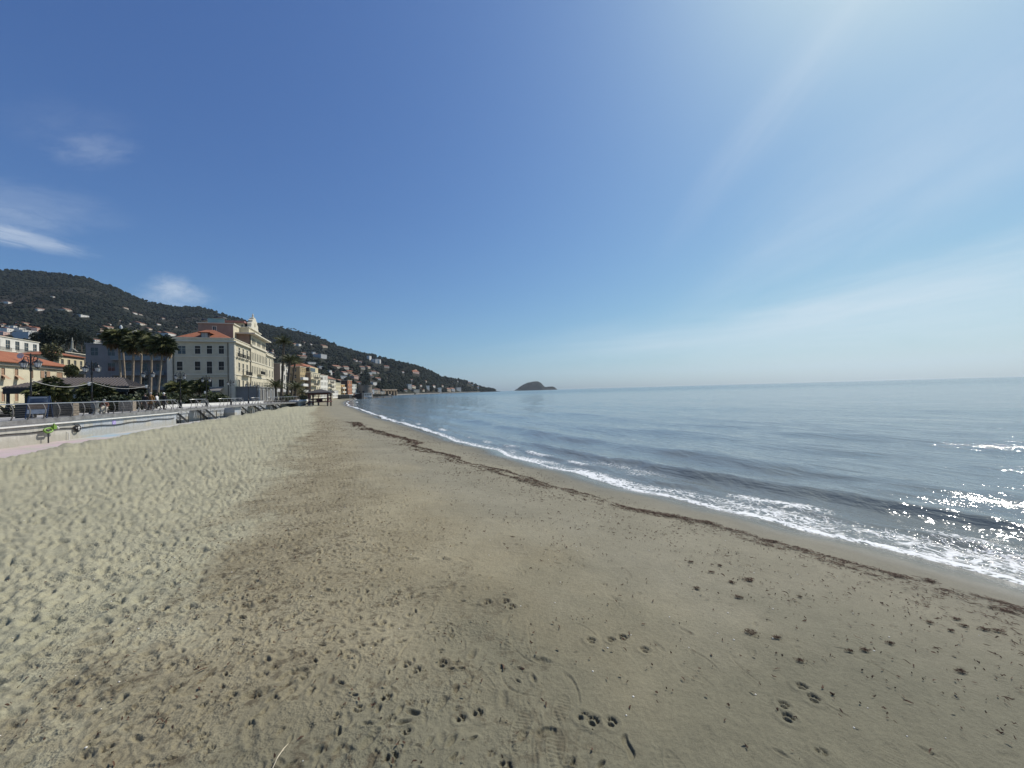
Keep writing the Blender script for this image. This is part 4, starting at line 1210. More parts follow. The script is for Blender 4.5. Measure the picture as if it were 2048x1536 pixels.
# ------------------------------------------------------------------ street lamps
def lamp_parts():
    mb = MB()
    mb.lathe([(.20, 0), (.20, .10), (.15, .16), (.13, .55), (.15, .62), (.09, .70), (.07, 1.0)], 10)
    base = mb.mesh('base', M_BLACK, True)
    mb = MB()
    mb.lathe([(.06, 1.0), (.05, 1.8), (.07, 1.84), (.045, 1.9), (.04, 3.2), (.065, 3.25), (.075, 3.4), (.05, 3.5), (.045, 4.2), (.06, 4.25), (.03, 4.34), (.045, 4.38), (.0, 4.5)], 8)
    post = mb.mesh('post', M_BLACK, True)
    mb = MB()
    mb.tube([(0, 0, 3.62), (.10, 0, 3.75), (.16, 0, 4.0), (.22, 0, 4.22), (.33, 0, 4.28), (.42, 0, 4.20), (.44, 0, 4.08)], .022, 6)
    mb.tube([(.05, 0, 4.15), (.12, 0, 4.2), (.2, 0, 4.12), (.16, 0, 4.02), (.10, 0, 4.06)], .014, 5)
    mb.tube([(.02, 0, 3.95), (.2, 0, 4.0), (.42, 0, 4.1)], .014, 5)
    arm = mb.mesh('arm', M_BLACK, True)
    mb = MB()
    mb.lathe([(.0, .08), (.03, .06), (.03, 0), (.07, -.03), (.10, -.08), (.23, -.20), (.235, -.23), (.20, -.235)], 8)
    mb.lathe([(.13, -.53), (.14, -.56), (.05, -.59), (.02, -.60), (.03, -.64), (.0, -.69)], 8)
    for k in range(8):
        a = 2 * PI * k / 8
        mb.bar((.205 * math.cos(a), .205 * math.sin(a), -.23), (.135 * math.cos(a), .135 * math.sin(a), -.54), .014, .014)
    cap = mb.mesh('lantern', M_BLACK)
    mb = MB(); mb.lathe([(.195, -.236), (.127, -.528)], 8); glass = mb.mesh('lantern_pane', M_LAMPGLASS)
    return base, post, arm, cap, glass
L_BASE, L_POST, L_ARM, L_LANT, L_GLASS = lamp_parts()
LAMP_TOPS = []
def lamp(px, dep, top, label, turn=0.0):
    q = at(px, 800, dep)
    H = (EYE + (horizon_y(px) - top) / F * dep) - DECK
    k = H / 4.5
    r = empty('street_lamp', (q.x, q.y, DECK - .01), turn, label, 'street lamp', 'double lantern lamps along the promenade')
    r.scale = (k, k, k)
    obj('base', L_BASE, r); obj('post', L_POST, r)
    for sgn in (0, PI):
        a = obj('arm', L_ARM, r, (0, 0, 0), sgn)
        c = Matrix.Rotation(sgn, 3, 'Z') @ Vector((.44, 0, 4.04))
        l = obj('lantern', L_LANT, r, c); obj('lantern_pane', L_GLASS, l)
    LAMP_TOPS.append((q, k))
    return r
lamp(62, 25.5, 705, 'nearest double lantern lamp, in front of the yellow house', R(5))
lamp(184, 31.0, 719, 'double lantern lamp in front of the grey shaded building', R(10))
lamp(297, 38.5, 735, 'double lantern lamp left of the walking people', R(10))
lamp(361, 43.5, 741, 'double lantern lamp at the head of the nearest beach stairs', R(12))
lamp(413, 49.0, 749, 'double lantern lamp at the head of the second beach stairs', R(14))
lamp(462, 57.0, 758, 'double lantern lamp before the corner of the cream hotel', R(60))
lamp(497, 64.0, 763, 'small dark lamp before the lit side of the hotel, left of its twin', R(70))
lamp(513, 70.0, 765, 'small dark lamp before the hotel veranda, right of its twin', R(75))
# cable strung between the first lamps
def cable(i, j, zi, label):
    (a, ka), (b, kb) = LAMP_TOPS[i], LAMP_TOPS[j]
    A = Vector((a.x, a.y, DECK + 2.62 * ka)); B = Vector((b.x, b.y, DECK + 2.62 * kb))
    pts = [A.lerp(B, f) - Vector((0, 0, zi * 4 * f * (1 - f))) for f in np.linspace(0, 1, 15)]
    mb = MB(); mb.tube(pts, .018, 5)
    o = mb.build('string_cable', simple_cached('pale_cable', (.42, .42, .40)), smooth=True); tag(o, label, 'cable', 'cables strung between the lamps')
_sc = {}
def simple_cached(n, c, *a, **k):
    if n not in _sc: _sc[n] = simple(n, c, *a, **k)
    return _sc[n]
cable(0, 1, .42, 'sagging pale cable between the nearest two lamps')
cable(1, 2, .42, 'sagging pale cable from the second lamp to the third')
for i, s, lab in ((1, 1, 'small white box lamp strapped to the second lamp post'), (2, 1, 'small white box lamp strapped to the third lamp post'), (4, 1, 'round white light fixed to the post at the second stairs')):
    a, k = LAMP_TOPS[i]
    mb = MB(); mb.lathe([(.0, .16), (.08, .14), (.10, .0), (.08, -.14), (0, -.16)], 8)
    o = mb.build('post_light', M_WHITE, loc=(a.x - .14, a.y - .06, DECK + (2.5 if i < 4 else 2.0) * k)); tag(o, lab, 'light')
# ------------------------------------------------------------------ buildings
_mats = {}
def render_mat(col, name='render'):
    key = (name,) + tuple(round(c, 3) for c in col)
    if key not in _mats: _mats[key] = simple(name, col, .85, .09, .6)
    return _mats[key]
M_DARKROOM = simple('dark_interior', (.02, .02, .022), .6, .2, 1)
def cross2(a, b): return a[0] * b[1] - a[1] * b[0]
class Face:
    """vertical wall plane: world origin (plan), direction along it; maps photo pixels to (along, height)"""
    def __init__(s, P, ex): s.P, s.ex = Vector((P[0], P[1])), Vector((ex[0], ex[1])).normalized()
    def x(s, px, py):
        d = at(px, py, 1.0); d = (d.x, d.y)
        return -cross2(s.P, d) / cross2(s.ex, d)
    def z(s, px, py):
        t = s.x(px, py); q = s.P + s.ex * t
        return at(px, py, q.y).z
    def rect(s, x0, y0, x1, y1):
        a, b = s.x(x0, (y0 + y1) / 2), s.x(x1, (y0 + y1) / 2)
        m = (x0 + x1) / 2
        return (min(a, b), max(a, b), s.z(m, y1), s.z(m, y0))
def facade(mb, org, ex, W, z0, z1, ops, rec=.16, mi=0):
    """wall with recessed openings; org local (x, y), ex unit (x, y); outward normal is (ex.y, -ex.x)"""
    org, ex = Vector(org), Vector(ex)
    nin = Vector((-ex.y, ex.x))
    P = lambda a, z, d=0: (org.x + ex.x * a + nin.x * d, org.y + ex.y * a + nin.y * d, z)
    ops = [o for o in ops if o[1] > .02 and o[0] < W - .02]
    ops = [(max(o[0], .03), min(o[1], W - .03), max(o[2], z0 + .02), min(o[3], z1 - .02)) for o in ops]
    xs = sorted({0, W, *[o[0] for o in ops], *[o[1] for o in ops]})
    for a, b in zip(xs[:-1], xs[1:]):
        if b - a < 1e-5: continue
        m = (a + b) / 2
        col = sorted([(o[2], o[3]) for o in ops if o[0] < m < o[1]])
        z = z0
        for lo, hi in col + [(z1, z1)]:
            if lo - z > 1e-4: mb.add([P(a, z), P(b, z), P(b, lo), P(a, lo)], [(0, 1, 2, 3)], mi)
            z = max(z, hi)
    for a, b, lo, hi in ops:
        c = [P(a, lo), P(b, lo), P(b, hi), P(a, hi)]; i = [P(a, lo, rec), P(b, lo, rec), P(b, hi, rec), P(a, hi, rec)]
        for k in range(4):
            k2 = (k + 1) % 4
            mb.add([c[k], i[k], i[k2], c[k2]], [(0, 1, 2, 3)], mi)
        mb.add(i, [(0, 1, 2, 3)], mi)
    return ops
_wm = {}
def window_mesh(w, h, style, frame_m, fill_m, sw=.16):
    key = (round(w, 1), round(h, 1), style, frame_m.name, fill_m.name)
    if key in _wm: return _wm[key]
    fr = MB()
    if style in ('full', 'plain'):
        fr.box(-w / 2 - sw, -w / 2, -.05, .06, -sw, h + sw); fr.box(w / 2, w / 2 + sw, -.05, .06, -sw, h + sw)
        fr.box(-w / 2, w / 2, -.05, .06, h, h + sw); fr.box(-w / 2 - .05, w / 2 + .05, -.11, .06, -sw, 0)
    else:
        fr.box(-w / 2 - .05, w / 2 + .05, -.09, .05, -.09, 0)
    fi = MB()
    if style in ('full', 'shut'):
        for a, b in ((-w / 2 + .01, -.012), (.012, w / 2 - .01)):
            fi.box(a, b, .07, .115, .01, h - .01)
            fi.box(a + .06, b - .06, .055, .0695, h * .48, h * .52)
            for k in range(5):
                fi.box(a + .06, b - .06, .06, .0695, .12 + k * (h - .2) / 5, .12 + k * (h - .2) / 5 + .05)
    elif style == 'open':
        fi.box(-w / 2, w / 2, .10, .12, 0, h)
        fi.bar((0, .09, 0), (0, .09, h), .06, .05, 1); fi.bar((-w / 2, .09, h * .5), (w / 2, .09, h * .5), .05, .06, 1)
    else:
        fi.box(-w / 2, w / 2, .10, .13, 0, h)
        fi.bar((0, .09, 0), (0, .09, h), .05, .05, 1)
    r = (fr.mesh('window', frame_m), fi.mesh('shutter' if style in ('full', 'shut') else 'pane', [fill_m, frame_m]))
    _wm[key] = r
    return r
def windows(root, org, ex, ops, style='full', frame_m=None, fill_m=None, child=True):
    frame_m = frame_m or M_CREAMW
    fill_m = fill_m or (M_SHUTTER if style in ('full', 'shut') else M_GLASSPANE)
    ang = math.atan2(ex[1], ex[0])
    for a, b, lo, hi in ops:
        fr, fi = window_mesh(b - a, hi - lo, style, frame_m, fill_m)
        w = obj('window', fr, root, (org[0] + ex[0] * (a + b) / 2, org[1] + ex[1] * (a + b) / 2, lo), ang)
        obj('shutter' if style in ('full', 'shut') else 'pane', fi, w)
def hip_roof(mb, x0, x1, y0, y1, z, h, over=.5, mi=0, gable=None):
    x0 -= over; x1 += over; y0 -= over; y1 += over
    w, d = x1 - x0, y1 - y0
    t = .14
    if w >= d: r = [(x0 + (0 if gable else d / 2), (y0 + y1) / 2, z + h), (x1 - (0 if gable else d / 2), (y0 + y1) / 2, z + h)]
    else: r = [((x0 + x1) / 2, y0 + (0 if gable else w / 2), z + h), ((x0 + x1) / 2, y1 - (0 if gable else w / 2), z + h)]
    b = [(x0, y0, z), (x1, y0, z), (x1, y1, z), (x0, y1, z)]
    u = [(x, y, z - t) for x, y, _ in b]
    vs = b + r + u
    if w >= d: fs = [(0, 1, 5, 4), (2, 3, 4, 5), (1, 2, 5), (3, 0, 4)]
    else: fs = [(1, 2, 5, 4), (3, 0, 4, 5), (0, 1, 4), (2, 3, 5)]
    fs += [(6, 7, 1, 0), (7, 8, 2, 1), (8, 9, 3, 2), (9, 6, 0, 3), (9, 8, 7, 6)]
    mb.add(vs, fs, mi)
def balcony_mesh(w, d=1.0, h=1.0, slab_m=None, rail_m=None, solid=False):
    mb = MB()
    mb.box(-w / 2, w / 2, -d, 0, -.16, 0, 0)
    if solid:
        mb.box(-w / 2, w / 2, -d, -d + .1, 0, h, 1); mb.box(-w / 2, -w / 2 + .1, -d + .1, 0, 0, h, 1); mb.box(w / 2 - .1, w / 2, -d + .1, 0, 0, h, 1)
    else:
        mb.bar((-w / 2, -d + .04, h), (w / 2, -d + .04, h), .06, .05, 1)
        n = max(2, int(w / .28))
        for k in range(n + 1):
            x = -w / 2 + .03 + (w - .06) * k / n
            mb.bar((x, -d + .04, 0), (x, -d + .04, h), .05, .05, 1)
        for x in (-w / 2 + .03, w / 2 - .03): mb.bar((x, -d + .04, h), (x, 0, h), .05, .05, 1)
    return mb.mesh('balcony', [slab_m or M_CREAMW, rail_m or M_DARKMETAL])

# ---- the grand cream hotel
def hotel():
    K = at(469.5, 797, 95.0); K.z = DECK - .05
    e1 = Vector((-math.sin(R(21.1)), math.cos(R(21.1)))); e2 = Vector((-e1.y, e1.x))
    rz = math.atan2(e1.y, e1.x)
    r = empty('hotel', K, rz, 'large cream seafront hotel with a red hip roof and a gabled crest', 'hotel')
    g = K.z
    Z = lambda z: z - g
    side = Face((K.x, K.y), -e2)      # end wall: from the far left corner to K ; x measured from K along -e2 (negative inland)
    sea = Face((K.x, K.y), e1)
    D = -side.x(334.5, 740)
    L1, L2, L3 = sea.x(500.5, 740), sea.x(530.5, 740), sea.x(547, 740)
    zt = side.z(469.5, 677.3)         # parapet top
    zc = side.z(469.5, 684.2)         # cornice
    s1, s2 = side.z(469, 714), side.z(469, 749.3)
    cream = render_mat((.52, .47, .345), 'cream_render'); brown = render_mat((.31, .225, .165), 'pinkish_brown_render')
    # end wall
    ops_r = []
    for px0, px1, rows in ((353.6, 365.2, [(723, 740.5), (758, 774)]), (389.6, 400.8, [(691.5, 707.6), (723, 740.3), (759.5, 775)]), (413.6, 424.4, [(691.5, 707.6), (723, 748.2), (759, 774)]), (437.2, 448.2, [(691.5, 707.6), (723, 740), (759, 773.6)])):
        for a, b in rows: ops_r.append(side.rect(px0, a, px1, b))
    dbl = side.rect(355.5, 692, 371, 707.8)
    loc = lambda o: (D + o[0], D + o[1], Z(o[2]), Z(o[3]))
    mb = MB()
    end_ops = [loc(o) for o in ops_r]
    lo0, hi0 = 1.0, 3.4
    e_ops = facade(mb, (0, D), (0, -1), D, -.3, Z(zt), end_ops + [loc(dbl)], .18)
    # seaward face, first stretch
    def cols(pxs, py, w): return [(sea.x(p, py) - w / 2, sea.x(p, py) + w / 2) for p in pxs]
    ref = side.rect(437.2, 691.5, 448.2, 707.6); ref2 = side.rect(437.2, 723, 448.2, 740); ref3 = side.rect(437.2, 759, 448.2, 773.6)
    R1, R2, R3 = (Z(ref[2]) - .5, Z(ref[3]) + .05), (Z(ref2[2]), Z(ref2[3])), (Z(ref3[2]), Z(ref3[3]))
    ops1, ops2, ops3 = [], [], []
    for a, b in cols((478.3, 486.2, 494), 700, 1.25):
        ops1 += [(a, b, *R1)]
    for i, (a, b) in enumerate(cols((478.3, 486.2, 494), 735, 1.25)): ops1 += [(a, b, R2[0] - (.9 if i else 0), R2[1])]
    for a, b in cols((478.3, 486.2, 494), 768, 1.25): ops1 += [(a, b, *R3)]
    sea_ops1 = facade(mb, (0, 0), (1, 0), L1, -.3, Z(zt), ops1, .18)
    H2 = Z(sea.z(499, 668.5))
    for k in range(9):
        x = L1 + (L2 - L1) * (k + .55) / 9.1
        ops2 += [(x - .42, x + .42, R1[0] + .2, R1[1]), (x - .42, x + .42, *R2), (x - .42, x + .42, *R3)]
    za0, za1 = Z(sea.z(500, 688)), H2 - .9
    for gidx in range(3):
        xc = L1 + (L2 - L1) * (gidx + .5) / 3
        for k in (-1, 0, 1):
            ops2 += [(xc + k * 1.35 - .5, xc + k * 1.35 + .5, za0 + .3, za1)]
    fp = -.25
    sea_ops2 = facade(mb, (L1, fp), (1, 0), L2 - L1, -.3, H2, [(a - L1, b - L1, c, d) for a, b, c, d in ops2], .18)
    mb.add([(L1, fp, -.3), (L1, 0, -.3), (L1, 0, Z(zt)), (L1, fp, Z(zt))], [(0, 1, 2, 3)])
    for i in range(3):
        x = L2 + (L3 - L2) * (i + .5) / 3
        ops3 += [(x - .5, x + .5, *R1), (x - .5, x + .5, *R2), (x - .5, x + .5, *R3)]
    sea_ops3 = facade(mb, (L2, 0), (1, 0), L3 - L2, -.3, Z(zt), [(a - L2, b - L2, c, d) for a, b, c, d in ops3], .18)
    mb.add([(L3, 0, -.3), (L3, D, -.3), (L3, D, Z(zt)), (L3, 0, Z(zt))], [(0, 1, 2, 3)])
    mb.add([(L3, D, -.3), (0, D, -.3), (0, D, Z(zt)), (L3, D, Z(zt))], [(0, 1, 2, 3)])
    mb.add([(.02, .02, Z(zt) - .7), (L3 - .02, .02, Z(zt) - .7), (L3 - .02, D - .02, Z(zt) - .7), (.02, D - .02, Z(zt) - .7)], [(0, 1, 2, 3)])
    mb.build('wall', [cream], r)
    # attic's brown end wall and back
    mb = MB(); mb.box(L1 + .003, L2 - .01, fp + .3, 7, Z(zt) - .2, H2 - .004); mb.build('attic_wall', [brown], r)
    windows(r, (0, D), (0, -1), e_ops[:-1], 'full', None, simple('shaded_shutter', (.028, .028, .022), .6, .15, 8))  # end-wall shutters: same paint, with the shade there put into its colour
    windows(r, (0, D), (0, -1), e_ops[-1:], 'open')
    windows(r, (0, 0), (1, 0), sea_ops1, 'full'); windows(r, (L1, fp), (1, 0), sea_ops2, 'shut'); windows(r, (L2, 0), (1, 0), sea_ops3, 'full')
    # cornices and string courses (each run a part)
    def course(z, h, pr, name='cornice', m=None):
        m = m or M_CREAMW
        mb = MB()
        mb.box(-pr, L1 - .0, -pr, -.002, z, z + h); mb.box(-pr, -.002, 0.0, D, z, z + h)
        mb.build(name, [m], r)
        mb = MB(); mb.box(L2, L3 + pr, -pr, -.002, z, z + h); mb.build(name, [m], r)
    course(Z(zc) - .1, .34, .55); course(Z(zt) - .02, .18, .12, 'parapet_cap')
    course(Z(s1), .26, .14, 'string_course'); course(Z(s2), .3, .14, 'string_course'); course(Z(s1) + 2.0, .08, .05, 'string_course'); course(Z(s2) + 1.9, .08, .05, 'string_course')
    for z, h, pr in ((Z(zt) - .15, .5, .35), (H2, .35, 1.3), (Z(s1), .26, .14), (Z(s2), .3, .14)):
        mb = MB(); mb.box(L1 - (pr if z >= H2 else 0), L2 + (pr if z >= H2 else 0), fp - pr, fp - .002 if z < H2 else 7.4, z, z + h); mb.build('cornice', [M_CREAMW], r)
    # corner pilasters, drain pipes, window hoods
    for y in (.0, D - 1.0):
        mb = MB(); mb.box(-.10, -.003, y + .002, y + 1.0, -.3, Z(zc) - .12); mb.build('pilaster', [M_CREAMW], r)
    mb = MB(); mb.box(.0, .9, -.10, -.003, -.3, Z(zc) - .12); mb.build('pilaster', [M_CREAMW], r)
    for y in (1.25, D - 1.25):
        mb = MB(); mb.tube([(-.16, y, -.2), (-.16, y, Z(zc) - .2)], .07, 6); mb.build('drain_pipe', [M_DARKMETAL], r)
    mb = MB(); mb.tube([(L1 - .3, -.16, 3), (L1 - .3, -.16, Z(zc) - .2)], .07, 6); mb.build('drain_pipe', [M_DARKMETAL], r)
    for o in e_ops[:-1]:
        if o[2] < R3[0] + 1.2:
            mb = MB(); mb.box(-.42, -.06, D - o[1] - .45, D - o[0] + .45, o[3] + .55, o[3] + .72); mb.build('window_hood', [M_CREAMW], r)
    # balconies
    def balc(x0, x1, z, d, y=0, solid=False, slab=None):
        obj('balcony', balcony_mesh(x1 - x0, d, .95, slab or M_CREAMW, M_DARKMETAL, solid), r, ((x0 + x1) / 2, y - .003, z))
    for a, b, lo, hi in sea_ops1[:3]: balc(a - .2, b + .2, lo, .45)
    balc(sea_ops1[4][0] - .7, sea_ops1[5][1] + .6, sea_ops1[4][2] - .02, 1.0)
    xm = L1 + (L2 - L1) * .5
    balc(xm - 2.6, xm + 2.6, R2[0] - .05, 1.0, fp)
    for a, b, lo, hi in sea_ops3[0::3]: balc(a - .2, b + .2, lo, .45)
    balc(L2 + 1.2, L3 - .8, R3[0] - .6, .9, 0, True)
    # red hip roof with its dormer
    mb = MB(); zr = Z(side.z(411, 660.5)) + 1.0
    hip_roof(mb, .9, 11.2, .6, D - .6, Z(zt) - .10, zr - Z(zt) + .1, .3)
    mb.build('hip_roof', [M_ROOF], r)
    yd = -side.x(406, 670)
    dr = MB(); dr.box(1.0, 3.4, yd - .8, yd + .8, Z(zt) + .1, Z(zt) + 1.55, 0); d_ = dr.build('dormer', [M_DARKROOM], r)
    mb = MB(); mb.box(.90, .995, yd - .62, yd - .03, Z(zt) + .3, Z(zt) + 1.4); mb.box(.90, .995, yd + .03, yd + .62, Z(zt) + .3, Z(zt) + 1.4); mb.build('window', [render_mat((.33, .34, .33), 'grey_sash')], d_)
    mb = MB(); hip_roof(mb, .9, 5.0, yd - .9, yd + .9, Z(zt) + 1.55, .55, .35); mb.build('dormer_roof', [M_ROOF], d_)
    # pinkish block behind
    bx = 11.6
    bw = Face((K.x + e1.x * bx, K.y + e1.y * bx), -e2)
    y1b, y0b = -bw.x(396, 655), -bw.x(466.5, 660)
    hb = Z(bw.z(440, 647.6))
    mb = MB()
    wo_ = bw.rect(425.5, 653, 432, 662)
    blk_ops = facade(mb, (bx, y1b), (0, -1), y1b - y0b, Z(zt) - .65, hb, [(y1b + wo_[0], y1b + wo_[1], Z(wo_[2]), Z(wo_[3]))], .15)
    mb.add([(bx, y0b, Z(zt) - .65), (bx + 7, y0b, Z(zt) - .65), (bx + 7, y0b, hb), (bx, y0b, hb)], [(0, 1, 2, 3)], 1)
    mb.add([(bx, y1b, hb), (bx, y0b, hb), (bx + 7, y0b, hb), (bx + 7, y1b, hb)], [(0, 1, 2, 3)])
    mb.add([(bx + 7, y0b, Z(zt)), (bx + 7, y1b, Z(zt)), (bx + 7, y1b, hb), (bx + 7, y0b, hb)], [(0, 1, 2, 3)])
    mb.add([(bx + 7, y1b, Z(zt)), (bx, y1b, Z(zt)), (bx, y1b, hb), (bx + 7, y1b, hb)], [(0, 1, 2, 3)])
    mb.build('upper_block_wall', [brown, cream], r)
    windows(r, (bx, y1b), (0, -1), blk_ops, 'plain')
    mb = MB(); mb.box(bx - .3, bx + 7.2, y0b - .3, y1b + .3, hb, hb + .25); mb.build('cornice', [M_CREAMW], r)
    # roof terrace: glass screen, dark parasols, stair parapet, red canopy over a cream pavilion
    mb = MB(); mb.box(bx + 1, bx + 1.06, y1b - 5.6, y1b - 1.8, hb + .25, hb + 1.6); mb.build('glass_screen', [NT('screen_glass').P(color=(.20, .30, .29), rough=.15)], r)
    for yy, w_, h_ in ((y1b - .9, 1.1, 1.2), (y1b - 4.2, 1.7, 2.0)):
        mb = MB(); mb.lathe([(w_, h_ - .5), (w_ * .8, h_ - .1), (0, h_ + .25)], 8, 0, (0, 0)); mb.tube([(0, 0, 0), (0, 0, h_)], .04, 5)
        mb.build('terrace_parasol', [M_BLACK], r, loc=(bx + 2.2, yy, hb + .25))
    fz = Face((K.x + e1.x * 17, K.y + e1.y * 17), -e2)
    ym, yn = -fz.x(441, 645), -fz.x(505, 645)
    zr0, zr1 = Z(fz.z(470, 642.8)), Z(fz.z(470, 639.2))
    mb = MB(); mb.box(18.6, 27, yn + 2.4, ym, zr0, zr1); mb.build('canopy_roof', [render_mat((.26, .12, .10), 'dull_red_canopy')], r)
    mb = MB()
    wpav = [fz.rect(477.5, 645.5, 482, 654), fz.rect(484.5, 645.5, 489.5, 654)]
    pav_ops = facade(mb, (19.6, ym - 1), (0, -1), ym - 1 - yn - 2.8, Z(zt) - .6, zr0 - .01, [(ym - 1 + o[0], ym - 1 + o[1], Z(o[2]), Z(o[3])) for o in wpav], .2)
    mb.add([(19.6, yn + 2.8, Z(zt)), (26.8, yn + 2.8, Z(zt)), (26.8, yn + 2.8, zr0 - .01), (19.6, yn + 2.8, zr0 - .01)], [(0, 1, 2, 3)])
    mb.build('pavilion_wall', [cream], r); windows(r, (19.6, ym - 1), (0, -1), pav_ops, 'plain')
    # lower step between attic and pavilion with a white parapet, then the sea-facing crest
    zs = Z(fz.z(495, 655))
    mb = MB(); mb.box(L1 + 3, L2 - 1, .9, 7.5, H2 - .1, zs + .0); mb.build('step_wall', [cream], r)
    mb = MB(); mb.box(L1 + 2.8, L2 - .8, .7, 7.6, zs, zs + .25); mb.build('cornice', [M_CREAMW], r)
    cf = Face((K.x + e1.x * 0 + e2.x * .9, K.y + e1.y * 0 + e2.y * .9), e1)
    x0c, x1c = L1 + 5.4, L2 - 4.0
    zc0, zc1 = Z(cf.z(520, 668)), Z(cf.z(513, 634))
    xm = (x0c + x1c) / 2; w_ = x1c - x0c
    hp = [(.5, 0), (.5, .12), (.46, .15), (.44, .22), (.46, .34), (.42, .42), (.34, .45), (.31, .52), (.33, .60), (.27, .66), (.19, .68), (.16, .74), (.17, .78), (.08, .82), (.0, .84)]
    prof = [(-.5, 0)] + hp[:-1] + [(-a, b_) for a, b_ in reversed(hp[1:])]
    H = zc1 - zs - .25
    pts = [(xm + a * w_, b * H + zs + .25) for a, b in prof]
    n = len(pts)
    mb = MB(); mb.add([(x, .85, z) for x, z in pts] + [(x, 1.9, z) for x, z in pts], [tuple(range(n)), tuple(reversed(range(n, 2 * n)))] + [(i, i + n, (i + 1) % n + n, (i + 1) % n) for i in range(n)])
    mb.build('crest_gable', [M_CREAMW], r)
    mb = MB(); mb.lathe([(.9, 0), (.9, .3), (.75, .35), (.6, .35), (.6, .25), (0, .2)], 10)
    o = mb.build('medallion', [cream], r, loc=(xm, .84, zs + H * .42)); o.rotation_euler = (PI / 2, 0, 0); o.scale = (.7, .7, .4)
    mb = MB(); mb.lathe([(.42, 0), (.45, .15), (.25, .25), (.2, .6), (.3, .85), (.17, 1.05), (.1, 1.12), (.13, 1.27), (0, 1.42)], 8)
    mb.build('crest_statue', [M_CREAMW], r, loc=(xm, 1.35, zs + .25 + .83 * H))
    mb = MB(); mb.box(L1 + 5, L2 - 3.6, .6, 2.1, zs + .06, zs + .24); mb.build('cornice', [M_CREAMW], r)
    # ground-floor veranda towards the sea, glazed, with white posts, then an awning on cream piers
    vz = 3.6
    xv1 = sea.x(520, 785) - 2
    grey = render_mat((.22, .215, .20), 'veranda_grey')
    mb = MB(); mb.box(.6, xv1, -4.6, -.12, -.3, vz); mb.box(.4, xv1 + .2, -4.8, -.121, vz + .003, vz + .3); mb.build('veranda', [grey], r)
    for x in np.linspace(1.3, xv1 - 3.6, 5):
        mb = MB(); mb.box(x, x + 2.4, -4.66, -4.605, .3, vz - .6); mb.build('veranda_glass', [M_GLASSPANE], r)
    for x in np.linspace(1.0, xv1 - .4, 6):
        mb = MB(); mb.lathe([(.22, .0), (.16, .15), (.15, vz - .3), (.24, vz - .05)], 8); mb.build('white_post', [M_WHITE], r, loc=(x, -4.95, 0))
    xa = xv1 + .5
    while xa < L3 + 8:
        mb = MB(); mb.box(xa, xa + .9, -3.4, -2.6, -.3, vz - .9); mb.build('pier', [cream], r); xa += 3.2
    mb = MB(); mb.add([(xv1 + .3, -4.6, vz - .5), (L3 + 8, -4.6, vz - .5), (L3 + 8, -.15, vz + .6), (xv1 + .3, -.15, vz + .6)], [(0, 1, 2, 3)])
    mb.box(xv1 + .3, L3 + 8, -4.62, -4.58, vz - 1.0, vz - .5); mb.build('awning', [render_mat((.33, .33, .32), 'grey_awning')], r)
    # awnings along the garden side
    for y0, y1, z_, d_ in ((2.2, 7.4, 3.3, 2.6), (8.2, 12.0, 3.4, 3.2)):
        mb = MB(); mb.add([(-d_, y0, z_ - .35), (-d_, y1, z_ - .35), (-.12, y1, z_ + .5), (-.12, y0, z_ + .5)], [(0, 1, 2, 3)])
        mb.box(-d_ - .02, -d_ + .02, y0, y1, z_ - .75, z_ - .35); mb.build('awning', [render_mat((.16, .155, .15), 'dark_awning')], r)
    return r, K, e1, e2, L3, D
HOTEL = hotel()

